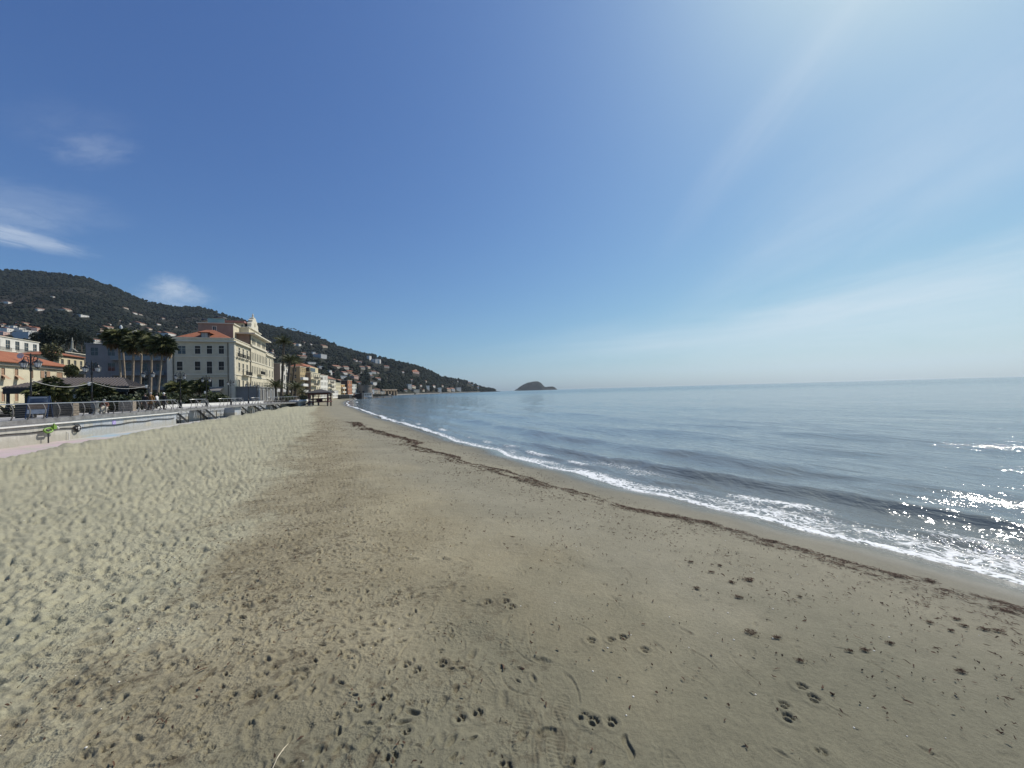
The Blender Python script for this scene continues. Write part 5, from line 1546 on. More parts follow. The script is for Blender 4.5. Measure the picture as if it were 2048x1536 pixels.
# ---- ordinary buildings, placed by what the photo shows of them
def building(name, P, dirdeg, L, D, ztop, label, cat='building', wall=(.6, .55, .42), roof='flat', roof_m=None, floors=3, cols=4, endcols=0, zb=None, style='shut', wfrac=.42, hfrac=.55, balc=None, rh=2.0, group=None, frame_m=None, fill_m=None, endwall=None, parapet=.5):
    """corner P nearest the camera on the seaward side; seaward face runs along dirdeg (left of straight ahead); D goes landward"""
    zb = DECK - .1 if zb is None else zb
    e1 = Vector((-math.sin(R(dirdeg)), math.cos(R(dirdeg))))
    r = empty(name, (P[0], P[1], zb), math.atan2(e1.y, e1.x), label, cat, group)
    H = ztop - zb
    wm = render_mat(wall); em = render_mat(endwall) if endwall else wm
    mb = MB()
    fh = H / floors
    def grid(W, c, z_from=0):
        out = []
        for f in range(floors):
            for k in range(c):
                x = W * (k + .5) / c
                w_ = min(W / c * wfrac, 1.5)
                lo = f * fh + fh * (1 - hfrac) * .55
                if f == 0 and z_from: continue
                out.append((x - w_ / 2, x + w_ / 2, lo, lo + fh * hfrac))
        return out
    so = facade(mb, (0, 0), (1, 0), L, -.3, H, grid(L, cols), .16, 0) if cols else facade(mb, (0, 0), (1, 0), L, -.3, H, [], .1, 0)
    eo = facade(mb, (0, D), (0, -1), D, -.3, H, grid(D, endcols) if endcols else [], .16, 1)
    mb.add([(L, 0, -.3), (L, D, -.3), (L, D, H), (L, 0, H)], [(0, 1, 2, 3)], 0)
    mb.add([(L, D, -.3), (0, D, -.3), (0, D, H), (L, D, H)], [(0, 1, 2, 3)], 0)
    if roof == 'flat':
        mb.add([(.25, .25, H - parapet), (L - .25, .25, H - parapet), (L - .25, D - .25, H - parapet), (.25, D - .25, H - parapet)], [(0, 1, 2, 3)], 0)
        for a, b in (((.25, .25), (L - .25, .25)), ((L - .25, .25), (L - .25, D - .25)), ((L - .25, D - .25), (.25, D - .25)), ((.25, D - .25), (.25, .25))):
            mb.add([(*b, H - parapet), (*a, H - parapet), (*a, H), (*b, H)], [(0, 1, 2, 3)], 0)
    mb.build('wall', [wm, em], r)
    if roof in ('hip', 'gable'):
        m2 = MB(); hip_roof(m2, 0, L, 0, D, H + .14, rh, .45, 0, roof == 'gable'); m2.build('roof', [roof_m or M_ROOF], r)
    else:
        m2 = MB(); m2.box(-.18, L + .18, -.18, .25, H, H + .2); m2.box(-.18, L + .18, D - .25, D + .18, H, H + .2); m2.box(-.18, .25, .25, D - .25, H, H + .2); m2.box(L - .25, L + .18, .25, D - .25, H, H + .2)
        m2.build('parapet', [frame_m or M_CREAMW], r)
    windows(r, (0, 0), (1, 0), so, style, frame_m, fill_m)
    if endcols: windows(r, (0, D), (0, -1), eo, style, frame_m, fill_m)
    for b in balc or []:
        x0, x1, f = b[:3]
        me = balcony_mesh((x1 - x0) * L, 1.1, 1.0, M_CREAMW, b[3] if len(b) > 3 else M_DARKMETAL, len(b) > 4)
        obj('balcony', me, r, ((x0 + x1) / 2 * L, -.003, f * fh + .05))
    return r
def span(pxl, pxr, py, dep, dirdeg):
    """corner seen at pxl and length so that the face ends at pxr"""
    q = at(pxl, py, dep)
    f = Face((q.x, q.y), (-math.sin(R(dirdeg)), math.cos(R(dirdeg))))
    return (q.x, q.y), abs(f.x(pxr, py))
def ztop(px, py, dep): return at(px, py, dep).z

# yellow house behind the pavilion
def yellow_house():
    P, L = span(-75, 132.5, 765, 62, 19)
    e1 = Vector((-math.sin(R(19)), math.cos(R(19))))
    f = Face(P, e1)
    zt_ = f.z(100, 732.5); zb = DECK - .1
    r = empty('yellow_house', (P[0], P[1], zb), math.atan2(e1.y, e1.x), 'long pale yellow house with terracotta roof and brown shutters', 'house')
    ops = [f.rect(a, y0, b, y1) for a, b, y0, y1 in ((1.5, 9.5, 735.5, 757), (28.5, 36.5, 737, 758), (61, 66, 740, 757), (88, 92.5, 742.5, 756.5), (113, 125, 744.5, 757.5))]
    lower = [(o[0], o[1], 1.6, 3.4) for o in [(a, b, c - zb, d - zb) for a, b, c, d in ops]]
    ops = [(a, b, c - zb, d - zb) for a, b, c, d in ops]
    wall_m = render_mat((.58, .53, .385), 'pale_yellow_render')
    mb = MB(); D = 9
    o2 = facade(mb, (0, 0), (1, 0), L, -.3, zt_ - zb, ops + lower, .18)
    mb.add([(L, 0, -.3), (L, D, -.3), (L, D, zt_ - zb), (L, 0, zt_ - zb)], [(0, 1, 2, 3)]); mb.add([(0, D, -.3), (0, 0, -.3), (0, 0, zt_ - zb), (0, D, zt_ - zb)], [(0, 1, 2, 3)])
    mb.add([(L, D, -.3), (0, D, -.3), (0, D, zt_ - zb), (L, D, zt_ - zb)], [(0, 1, 2, 3)])
    mb.build('wall', [wall_m], r)
    tan = simple('tan_shutter', (.34, .22, .14), .7, .12, 5)
    fr = render_mat((.66, .60, .44), 'yellow_trim')
    for i, o in enumerate(o2):
        fm, fi = window_mesh(o[1] - o[0], o[3] - o[2], 'full', fr, tan, .10)
        w = obj('window', fm, r, ((o[0] + o[1]) / 2, 0, o[2]), 0); 
        if i == 3:
            fm2, fi2 = window_mesh(o[1] - o[0], o[3] - o[2], 'open', M_WHITE, M_GLASSPANE); obj('pane', fi2, w)
            wd = o[1] - o[0]
            for sgn in (-1, 1):
                m2 = MB(); m2.box(-.42, .42, -.09, -.04, 0, o[3] - o[2]); m2.build('shutter', [tan], w, loc=(sgn * (wd / 2 + .44), 0, 0))
        else: obj('shutter', fi, w)
        if i in (0, 1):
            m2 = MB(); h = (o[3] - o[2]); w2 = (o[1] - o[0]) / 2
            m2.add([(-w2, -.06, h * .35), (w2, -.06, h * .35), (w2, -.9, -.1), (-w2, -.9, -.1), (-w2, -.1, h * .33), (w2, -.1, h * .33), (w2, -.94, -.13), (-w2, -.94, -.13)], [(0, 1, 2, 3), (7, 6, 5, 4), (2, 6, 7, 3), (0, 3, 7, 4), (1, 5, 6, 2)])
            m2.build('flap', [tan], w)
    m2 = MB(); hip_roof(m2, 0, L, 0, D, zt_ - zb + .14, 2.5, .8); m2.build('roof', [M_ROOF], r)
    m2 = MB(); m2.box(-.3, L + .3, -.4, -.01, zt_ - zb - .55, zt_ - zb - .01); m2.build('eaves_band', [render_mat((.42, .40, .33), 'grey_eaves')], r)
    # satellite dish on the roof
    q = at(41.5, 711.5, f.P.y + e1.y * f.x(41, 720) - .2)
    t_ = empty('satellite_dish', q, 0, 'white round satellite dish standing on the terracotta roof', 'dish')
    mb = MB(); mb.lathe([(.0, -.10), (.3, -.06), (.52, .05), (.54, .08), (.50, .06), (.0, -.07)], 16)
    o = mb.build('dish', [M_WHITE], t_, True); o.rotation_euler = (R(80), 0, R(12))
    mb = MB(); mb.tube([(0, .1, 0), (0, .12, -.55), (.05, .3, -1.0)], .035, 6); mb.build('mast', [M_DARKMETAL], t_)
yellow_house()

# white modern block above it, grey shaded block behind the palms
P, L = span(-60, 78, 690, 98, 22)
r = building('apartment_block', P, 22, L, 12, ztop(40, 674, 108), 'white flat-roofed apartment block with roof terrace above the yellow house', wall=(.60, .58, .52), floors=5, cols=7, style='open', hfrac=.62, wfrac=.6, balc=[(.05, .48, 4), (.55, .95, 4), (.05, .48, 3), (.55, .95, 3)])
P = at(336, 780, 112)
def grey_block():
    q = at(335, 770, 101)
    z1 = ztop(250, 697, 104)
    ex_ = Vector((-math.sin(R(27)), math.cos(R(27)))); Dg = -Face((q.x, q.y), (ex_.y, -ex_.x)).x(171.5, 725)
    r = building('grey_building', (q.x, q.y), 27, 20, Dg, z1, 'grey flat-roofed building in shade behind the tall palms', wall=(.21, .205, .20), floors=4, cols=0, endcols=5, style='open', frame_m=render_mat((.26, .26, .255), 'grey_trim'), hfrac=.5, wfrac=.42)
    H = z1 - DECK
    for f in (1, 2, 3):
        mb = MB(); mb.box(-1.5, -.01, .3, Dg * .68, f * H / 4 - .1, f * H / 4 + .06, 0); mb.box(-1.52, -1.44, .3, Dg * .68, f * H / 4 + .063, f * H / 4 + 1.0, 1)
        mb.build('balcony', [render_mat((.26, .26, .255), 'grey_trim'), NT('balcony_glass_%d' % f).P(color=(.16, .18, .19), rough=.2)], r)
    for y, c in ((6.0, (.35, .17, .06)), (3.5, (.35, .17, .06))):
        mb = MB(); mb.box(-1.2, -.3, y, y + 1.1, H * .75 + 1.6, H * .75 + 2.3); mb.build('awning', [render_mat(c, 'orange_blind')], r)
grey_block()
P, L = span(118, 168, 720, 96, 20)
r = building('yellow_building', P, 20, max(L, 8), 9, ztop(140, 711.5, 98), 'small yellow building with balcony and red roof beside the grey block', wall=(.55, .49, .33), roof='hip', floors=3, cols=4, style='open', rh=1.4, balc=[(.3, 1.0, 2, M_CREAMW, 1)])
mbq = at(150, 700, 125)
P, L = span(130, 172, 705, 118, 20)
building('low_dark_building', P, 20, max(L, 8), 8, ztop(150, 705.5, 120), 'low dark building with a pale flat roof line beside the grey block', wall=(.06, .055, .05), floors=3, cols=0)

# the row along the beach beyond the hotel
P, L = span(560.5, 563, 745, 140, 14)
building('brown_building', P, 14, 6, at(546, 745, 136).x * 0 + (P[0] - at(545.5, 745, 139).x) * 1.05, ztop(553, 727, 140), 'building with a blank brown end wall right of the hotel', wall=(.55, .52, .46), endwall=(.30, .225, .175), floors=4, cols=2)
P, L = span(562, 584, 755, 150, 10)
building('white_building', P, 10, L, 9, ztop(566, 734, 150), 'white building with balconies behind the tall palms', wall=(.68, .66, .60), floors=4, cols=5, style='open', balc=[(.1, .9, 1), (.1, .9, 2), (.1, .9, 3)])
P, L = span(600, 612, 755, 158, 10)
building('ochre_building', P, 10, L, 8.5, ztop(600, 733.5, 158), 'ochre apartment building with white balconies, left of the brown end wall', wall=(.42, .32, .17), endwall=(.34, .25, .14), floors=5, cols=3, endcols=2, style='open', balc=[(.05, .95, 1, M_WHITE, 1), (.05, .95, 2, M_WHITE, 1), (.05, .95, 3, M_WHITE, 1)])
P, L = span(622, 640.5, 765, 165, 11)
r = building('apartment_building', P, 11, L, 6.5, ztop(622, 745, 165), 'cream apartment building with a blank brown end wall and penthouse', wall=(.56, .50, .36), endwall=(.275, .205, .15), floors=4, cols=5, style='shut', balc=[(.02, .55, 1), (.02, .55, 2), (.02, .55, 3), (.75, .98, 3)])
zq = ztop(622, 745, 165) - DECK + .3
mb = MB(); mb.box(1.2, L - 1, .6, 6.2, zq, zq + 2.4); ph = mb.build('penthouse', [render_mat((.55, .48, .30), 'penthouse_yellow')], r)
mb = MB(); mb.box(1.1, 1.19, 1.0, 6.0, zq + .4, zq + 2.0); mb.box(1.4, L * .6, .5, .59, zq + .4, zq + 2.0); mb.build('glazing', [M_GLASSPANE], ph)
P, L = span(612, 636, 740, 178, 12)
building('yellow_villa', P, 12, L, 7, ztop(620, 733, 178), 'yellow house with a red roof rising behind the apartment building', wall=(.54, .46, .29), roof='hip', floors=5, cols=4, rh=1.9)
P, L = span(641, 655.5, 770, 181, 8)
building('white_apartment_building', P, 8, L, 8, ztop(641, 750, 181), 'tall white seafront building right of the apartment building with the brown wall', wall=(.66, .64, .57), floors=4, cols=5, style='shut', wfrac=.36)
P, L = span(656, 671.5, 770, 198, 8)
building('cream_building', P, 8, L, 9, ztop(656, 757.5, 198), 'cream building with dull red roof and balconies on the beach row', wall=(.64, .59, .46), roof='hip', roof_m=M_ROOFDULL, floors=4, cols=5, rh=2.4, balc=[(.05, .5, 1), (.05, .5, 2), (.05, .5, 3)])
P, L = span(669.5, 681.5, 775, 218, 6)
building('pale_yellow_building', P, 6, L, 8, ztop(669, 765.5, 218), 'pale yellow building with narrow windows on the beach row', wall=(.58, .52, .35), floors=4, cols=6, wfrac=.32)
P, L = span(665.5, 676.5, 785, 205, 6)
building('white_annex', P, 6, L, 5, ztop(668, 781, 205), 'low white annex with dark doors in front of the pale yellow building', wall=(.72, .70, .64), floors=2, cols=4, style='open')
P, L = span(681.5, 689.5, 778, 238, 4)
building('orange_building', P, 4, L, 8, ztop(682, 769, 238), 'small orange building with balconies on the beach row', wall=(.60, .36, .13), floors=3, cols=2, balc=[(.1, .9, 1, M_CREAMW, 1), (.1, .9, 2, M_CREAMW, 1)])
P, L = span(695.5, 704, 775, 262, 2)
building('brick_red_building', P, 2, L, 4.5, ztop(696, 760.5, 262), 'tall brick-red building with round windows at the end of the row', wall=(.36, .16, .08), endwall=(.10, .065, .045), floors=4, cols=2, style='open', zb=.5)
P, L = span(703, 713, 780, 285, 2)
building('white_house', P, 2, L, 8, ztop(705, 768.5, 285), 'white house with grey arches right of the brick-red building', wall=(.62, .62, .56), floors=4, cols=3, style='open', zb=.5)

# ---- things at the far end of the beach
def beach_bar():
    q = at(675.5, 796, 196)
    r = empty('beach_pavilion', (q.x, q.y, .9), R(96), 'low dark glazed beach pavilion with a pale flat roof', 'pavilion')
    W = at(697, 796, 196).x - q.x
    mb = MB(); mb.box(0, 5, -W, 0, 0, 1.9); mb.build('wall', [M_DARKROOM], r)
    mb = MB(); mb.box(-.4, 5.3, -W - .3, .3, 1.904, 2.15); mb.build('roof', [M_WHITE], r)
    for k in range(6):
        mb = MB(); mb.box(-.06, -.004, -W + .2 + k * W / 6, -W + .2 + k * W / 6 + W / 8, .5, 1.7); mb.build('window', [NT('pavilion_glass_%d' % k).P(color=(.12, .13, .13), rough=.2)], r)
beach_bar()
def pier_restaurant():
    dep = 262
    a, b = at(711.5, 797, dep), at(743.5, 796, dep + 6)
    ex = Vector((b.x - a.x, b.y - a.y)); W = ex.length
    r = empty('pier_restaurant', (a.x, a.y, 0), math.atan2(ex.y, ex.x), 'white pier restaurant with a row of windows above the rocks', 'restaurant')
    H0, H1 = 1.2, at(720, 787.0, dep).z
    mb = MB()
    n = 9
    ops = [(W * (k + .45) / (n + .4), W * (k + 1.05) / (n + .4), H0 + .9, H1 - .5) for k in range(n)]
    facade(mb, (0, 0), (1, 0), W, -1.5, H1, ops, .3); mb.add([(W, 0, -1.5), (W, 7, -1.5), (W, 7, H1), (W, 0, H1)], [(0, 1, 2, 3)]); mb.add([(0, 7, -1.5), (0, 0, -1.5), (0, 0, H1), (0, 7, H1)], [(0, 1, 2, 3)]); mb.add([(W, 7, -1.5), (0, 7, -1.5), (0, 7, H1), (W, 7, H1)], [(0, 1, 2, 3)])
    mb.build('wall', [M_WHITE], r)
    windows(r, (0, 0), (1, 0), ops, 'glass', M_WHITE, M_GLASSPANE)
    mb = MB(); mb.box(-.6, W + .3, -.7, 7.4, H1 + .003, H1 + .3); mb.build('roof', [M_WHITE], r)
    mb = MB(); mb.box(-.2, W + .2, -1.4, -.01, H0 - .5, H0 - .1); mb.build('ledge', [M_WHITE], r)
    # dark hull-like end on piles
    a2 = at(703.5, 797, dep - 12)
    r2 = empty('dark_pier', (a2.x, a2.y, 0), R(8), 'dark sloping end of the pier beside the white restaurant', 'pier')
    w2 = 6.5
    mb = MB(); mb.add([(0, 0, -1), (w2, -1, -1), (w2, -1, 4.0), (2.5, 0, 3.1), (0, 0, 1.0), (0, 5, -1), (w2, 5, -1), (w2, 5, 4.0), (2.5, 5, 3.1), (0, 5, 1.0)], [(0, 1, 2, 3, 4), (9, 8, 7, 6, 5), (4, 3, 8, 9), (3, 2, 7, 8), (1, 6, 7, 2), (0, 4, 9, 5)])
    mb.build('hull', [M_DARKROOM], r2)
    for x in (.6, 3.0, 5.6):
        mb = MB(); mb.bar((x, -.4, -1.5), (x, -.4, 1.2), .3, .3); mb.build('pile', [M_WOOD_GREY], r2)
pier_restaurant()
def stone_tower():
    dep = 300
    q = at(731, 780, dep)
    z1 = at(736, 772, dep).z
    t = NT('tower_stone'); p = t.pos(); n1 = t.noise(p, .5, 5, .7); n2 = t.voro(p, 1.4)
    t.P(color=t.mix(t.rng(t.m('ADD', n1, t.m('MULTIPLY', n2, .2)), .3, .8), (.30, .26, .20), (.17, .145, .12)), rough=.9, normal=t.bump(n2, .5, .1))
    r = empty('stone_tower', (q.x, q.y, 0), 0, 'squat round stone tower on the shore behind the pier', 'tower')
    mb = MB(); mb.lathe([(5.5, -1), (5.0, z1 * .5), (4.8, z1), (5.1, z1 + .05), (5.1, z1 + .7), (4.4, z1 + .7), (4.4, z1 + .1), (0, z1 + .1)], 24); mb.build('drum', [t.mat], r)
    for a in (-2.2, -1.5):
        mb = MB(); mb.box(-.7, .7, -.3, .3, z1 * .45, z1 * .45 + 1.3); mb.build('opening', [M_DARKROOM], r, loc=(5.0 * math.cos(a), 5.0 * math.sin(a), 0), rz=a + PI / 2)
    # old wall with trees left of it
    a, b = at(714, 780, 305), at(733, 780, 303)
    mb = MB(); L = b.x - a.x; mb.box(0, L, 0, 3, -1, z1 - 1.2); o = mb.build('stone_wall', [t.mat], loc=(a.x, a.y, 0)); tag(o, 'dark old stone wall joining the round tower', 'wall')
stone_tower()
def viaduct():
    dep = 640
    a, b = at(765, 788, dep), at(794, 787, dep + 40)
    ex = Vector((b.x - a.x, b.y - a.y)); W = ex.length
    z1 = at(780, 779.5, dep).z
    r = empty('arched_viaduct', (a.x, a.y, 0), math.atan2(ex.y, ex.x), 'tan arched viaduct along the foot of the wooded hill', 'viaduct')
    m = render_mat((.42, .31, .20), 'tan_masonry')
    n = 5; w = W / n
    mb = MB()
    for k in range(n + 1): mb.box(k * w - .9, k * w + .9, 0, 5, -1, z1 - 2.6)
    mb.build('pier_row', [m], r)['kind'] = 'stuff'
    for k in range(n):
        arc = [(k * w + .9 + (w - 1.8) * (1 - math.cos(PI * j / 8)) / 2, z1 - 2.6 + 1.4 * math.sin(PI * j / 8)) for j in range(9)]
        mb = MB(); vs = [(x, 0, z) for x, z in arc] + [(x, 0, z1) for x, _ in arc]; vs += [(x, 5, z) for x, _, z in vs]
        fs = [(j, j + 1, j + 10, j + 9) for j in range(8)] + [(j + 18, j + 27, j + 28, j + 19) for j in range(8)] + [(j, j + 18, j + 19, j + 1) for j in range(8)]
        mb.add(vs, fs); mb.build('arch', [m], r)
    mb = MB(); mb.box(-1, W + 1, -.3, 5.3, z1, z1 + .9); mb.build('deck', [render_mat((.48, .36, .28), 'tan_deck')], r)
    P, L = span(772, 796, 778, dep + 10, -30)
viaduct()
# ------------------------------------------------------------------ plants
def leaf_mat(name, a, b, sc=1.2):
    t = NT(name); p = t.pos()
    t.P(color=t.mix(t.rng(t.noise(p, sc, 3, .6), .3, .7), a, b), rough=.6, spec=.3)
    return t.mat
M_FROND = leaf_mat('palm_frond_green', (.030, .042, .016), (.075, .085, .032), 2)
M_FRONDLIT = leaf_mat('palm_frond_sunlit', (.065, .080, .028), (.150, .150, .062), 2)  # brighter copy of the frond green, sunlight put into its colour
M_DEAD = leaf_mat('dry_frond', (.12, .085, .045), (.20, .15, .085), 3)
M_TRUNK = simple('palm_trunk', (.25, .20, .145), .9, .3, 4)
M_TRUNKDARK = simple('palm_trunk_dark', (.115, .09, .065), .9, .3, 4)
M_LEAF = leaf_mat('dark_leaf', (.016, .024, .010), (.040, .052, .020))
M_LEAFB = leaf_mat('cedar_leaf', (.012, .019, .011), (.026, .036, .019))
M_LEAFY = leaf_mat('olive_leaf', (.055, .060, .024), (.12, .115, .05))
def fan_frond(L=1.5, mat=None, n=11, droop=.5):
    mb = MB()
    pl = L * .5
    mb.bar((0, 0, 0), (pl, 0, -.02), .04, .02)
    for k in range(n):
        a = R(-105 + 210 * k / (n - 1)); l = L * .62 * (1 - .25 * abs(a) / R(105))
        d = Vector((math.cos(a), math.sin(a), 0)); s_ = Vector((-d.y, d.x, 0)) * (.055 + .02 * (k % 2))
        b = Vector((pl, 0, 0)); m = b + d * l * .6 + Vector((0, 0, .03 if k % 2 else -.02)); e = b + d * l + Vector((0, 0, -l * droop))
        mb.add([b, m - s_, m + s_, e], [(0, 1, 3), (0, 3, 2)])
    return mb.mesh('frond', mat or M_FROND)
def pinnate_frond(L=2.6, mat=None, n=12, droop=.55):
    mb = MB()
    P = [Vector((L * f, 0, .55 * L * f * .5 - droop * L * f * f)) for f in np.linspace(0, 1, 6)]
    for a, b in zip(P[:-1], P[1:]): mb.add([a + Vector((0, .025, 0)), a - Vector((0, .025, 0)), b - Vector((0, .015, 0)), b + Vector((0, .015, 0))], [(0, 1, 2, 3)])
    for k in range(n):
        f = .12 + .86 * k / (n - 1)
        c = Vector((L * f, 0, .55 * L * f * .5 - droop * L * f * f)); l = L * .26 * math.sin(PI * (.15 + .8 * f)) + .1
        for sg in (-1, 1):
            e = c + Vector((l * .75, sg * l * .75, -.35 * l)); w = Vector((.06, 0, 0))
            mb.add([c - w, c + w, e], [(0, 1, 2)])
    return mb.mesh('frond', mat or M_FROND)
FR_FAN, FR_FAN2, FR_FAND = fan_frond(1.75), fan_frond(1.75, M_FRONDLIT), fan_frond(1.6, M_DEAD, 9, .9)
FR_PIN, FR_PIN2 = pinnate_frond(), pinnate_frond(2.6, M_FRONDLIT)
def palm(px, crown_y, dep, label, foot_px=None, kind='fan', crown=2.0, n=34, group=None, trunk_r=.2, zfoot=None, seed=0, dead=True, mat=None):
    rg = random.Random(seed * 7 + int(px))
    top = at(px, crown_y, dep)
    foot = at(foot_px if foot_px is not None else px, 800, dep)
    zf = DECK - .06 if zfoot is None else zfoot
    r = empty('palm_tree', (foot.x, foot.y, zf), 0, label, 'palm tree', group)
    T = Vector((top.x - foot.x, 0, top.z - zf))
    mb = MB()
    if T.z > .5:
        pts, rad = [], []
        for k in range(15):
            f = k / 14
            pts.append((T.x * f ** 1.5, .12 * math.sin(f * 3), T.z * f)); rad.append(trunk_r * (1.35 - .75 * min(f * 3, 1) * .6 - .12 * f) * (1 + .06 * (k % 2)))
        rad[0] *= 1.25
        mb.tube(pts, rad, 9)
        mb.build('trunk', [mat or M_TRUNK], r, True)
    sc = crown / (1.65 if kind == 'fan' else 2.5)
    for k in range(n):
        az = k * 2.39996 + rg.uniform(-.2, .2)
        f = (k + .5) / n
        if kind == 'fan':
            el = R(78) - R(128) * f + rg.uniform(-.12, .12)
            me = FR_FAND if (dead and f > .86) else (FR_FAN2 if rg.random() < .35 else FR_FAN)
        else:
            el = R(62) - R(75) * f + rg.uniform(-.1, .1)
            me = FR_PIN2 if rg.random() < .4 else FR_PIN
        o = obj('frond', me, r, (T.x, .12 * math.sin(3), T.z))
        o.rotation_euler = (rg.uniform(-.5, .5), -el, az)
        s_ = sc * rg.uniform(.85, 1.15)
        o.scale = (s_, s_, s_)
    if dead and kind == 'fan':
        mb = MB()
        for k in range(26):
            a = rg.uniform(0, 2 * PI); q = Vector((math.cos(a), math.sin(a), 0))
            b = Vector((T.x, .02, T.z)) + q * .12; e = b + q * rg.uniform(.3, .62) * sc + Vector((0, 0, -rg.uniform(.6, 1.5) * sc)); s_ = Vector((-q.y, q.x, 0)) * .12
            mb.add([b - s_, b + s_, e + s_ * .6, e - s_ * .6], [(0, 1, 2, 3)])
        mb.build('dry_skirt', [M_DEAD], r)
    return r
G1 = 'tall fan palms before the grey building'
palm(236, 679, 70, 'leftmost tall fan palm before the grey building, with the broadest crown', 241, crown=2.1, n=48, group=G1, seed=1)
palm(243, 678, 74, 'tall fan palm whose trunk leans right at the foot, before the grey building', 251, crown=1.75, n=44, group=G1, seed=2, trunk_r=.17)
palm(267, 692, 69, 'fan palm with pale lit trunk, third from the left before the grey building', 263, crown=1.7, n=44, group=G1, seed=3)
palm(284, 681, 72, 'fan palm with thin grey trunk in the middle of the palm group', 279, crown=1.75, n=44, group=G1, seed=4, trunk_r=.17)
palm(303, 690, 68, 'fan palm standing behind the third street lamp', 300, crown=1.65, n=44, group=G1, seed=5)
palm(326, 693, 66, 'rightmost fan palm of the group, leaning trunk beside the hotel corner', 314, crown=1.9, n=46, group=G1, seed=6, trunk_r=.17)
palm(568, 686, 102, 'tallest slender palm right of the hotel', 563, crown=2.5, n=54, seed=7, trunk_r=.33, mat=M_TRUNKDARK, kind='pin', dead=False)
palm(580, 722, 98, 'thick palm of middle height right of the tallest palm', 574.5, crown=2.3, n=50, seed=8, trunk_r=.36, mat=M_TRUNKDARK, kind='pin', dead=False)
palm(590, 725, 103, 'palm of middle height behind the thick palm', 583, crown=2.4, n=50, seed=9, trunk_r=.28, mat=M_TRUNKDARK, kind='pin', dead=False)
palm(551, 773, 92, 'low bushy palm in front of the hotel awning', 552, crown=2.3, n=44, seed=10, trunk_r=.30, mat=M_TRUNKDARK, kind='pin', dead=False)
palm(591, 776, 94, 'low wide palm at the foot of the tall palms', 590, crown=2.2, n=44, seed=11, trunk_r=.30, mat=M_TRUNKDARK, kind='pin', dead=False)
palm(604, 786, 96, 'small low palm before the brown end wall', 604, crown=1.6, n=34, seed=12, trunk_r=.25, mat=M_TRUNKDARK, kind='pin', dead=False)
palm(83, 787, 33, 'dark low fan palm behind the nearest lamp', 83, crown=.95, n=34, seed=13, trunk_r=.13, mat=M_TRUNKDARK, dead=False)
palm(105, 766, 35, 'fan palm with a crown above the brown pavilion roof', 106, crown=.62, n=32, seed=14, trunk_r=.12, mat=M_TRUNKDARK, dead=False)
palm(118, 788, 34, 'bright green low palm behind the timber planter', 117, crown=.95, n=36, seed=15, trunk_r=.14, mat=M_TRUNKDARK, dead=False)
palm(357, 783, 58, 'low palm in front of the hotel, left of the nearest stairs lamp', 357, crown=1.7, n=34, seed=16, trunk_r=.16, mat=M_TRUNKDARK, dead=False)
palm(374, 778, 62, 'low palm before the hotel end wall, right of the nearest stairs lamp', 374, crown=1.3, n=30, seed=17, trunk_r=.16, mat=M_TRUNKDARK, dead=False)
palm(398, 773, 64, 'round-headed low palm under the middle window of the hotel end wall', 398, crown=1.35, n=36, seed=18, trunk_r=.16, mat=M_TRUNKDARK, dead=False)
palm(203, 787, 37, 'wide dark garden palm left of the middle of the pavilion', 203, crown=1.0, n=38, seed=19, trunk_r=.14, mat=M_TRUNKDARK, dead=False)
palm(178, 784, 36, 'garden palm with light fronds behind the second lamp', 179, crown=.85, n=34, seed=20, trunk_r=.13, mat=M_TRUNKDARK, dead=False)

def leafmass(rx, ry, rz, n, size, seed, shell=.55, mat=None, name='foliage', lumps=5):
    """many leaf-sized faces through an uneven volume; origin at its base centre"""
    rg = np.random.default_rng(seed)
    d = rg.normal(size=(n, 3)); d /= np.linalg.norm(d, axis=1)[:, None]
    rad = (shell + (1 - shell) * rg.random(n)) ** .8
    lp = rg.normal(size=(lumps, 3)); lp /= np.linalg.norm(lp, axis=1)[:, None]
    bulge = .72 + .36 * np.clip((d @ lp.T).max(axis=1), 0, 1) ** 3
    P = d * (rad * bulge)[:, None] * np.array([rx, ry, rz]) + np.array([0, 0, rz])
    a = rg.normal(size=(n, 3)); a /= np.linalg.norm(a, axis=1)[:, None]
    b = np.cross(a, rg.normal(size=(n, 3))); b /= np.linalg.norm(b, axis=1)[:, None]
    s = (size * rg.uniform(.6, 1.4, n))[:, None]
    V = np.stack([P - a * s, P - b * s * .45, P + a * s, P + b * s * .45], 1).reshape(-1, 3)
    F_ = np.arange(4 * n).reshape(n, 4)
    return np_mesh(name, V, F_, mat or M_LEAF, False)
def plant(name, cat, px, dep, label, rx, rz, n, size, seed, mat=None, zbase=None, stem=.6, group=None, ry=None, shell=.55, stem_r=.1):
    q = at(px, 800, dep)
    zb = DECK - .06 if zbase is None else zbase
    r = empty(name, (q.x, q.y, zb), 0, label, cat, group)
    o = obj('crown' if cat == 'tree' else 'foliage', leafmass(rx, ry or rx, rz, n, size, seed, shell, mat), r, (0, 0, stem)); o['kind'] = 'stuff'
    mb = MB(); mb.tube([(0, 0, -.2), (.05, 0, stem), (.1, .05, stem + rz)], [stem_r, stem_r * .8, stem_r * .4], 6)
    for k in range(4):
        a = k * 1.7 + seed; mb.tube([(.03, 0, stem * .9), (math.cos(a) * rx * .5, math.sin(a) * rx * .5, stem + rz * .9)], [stem_r * .6, stem_r * .2], 5)
    mb.build('trunk' if cat == 'tree' else 'stem', [M_TRUNKDARK], r)
    return r
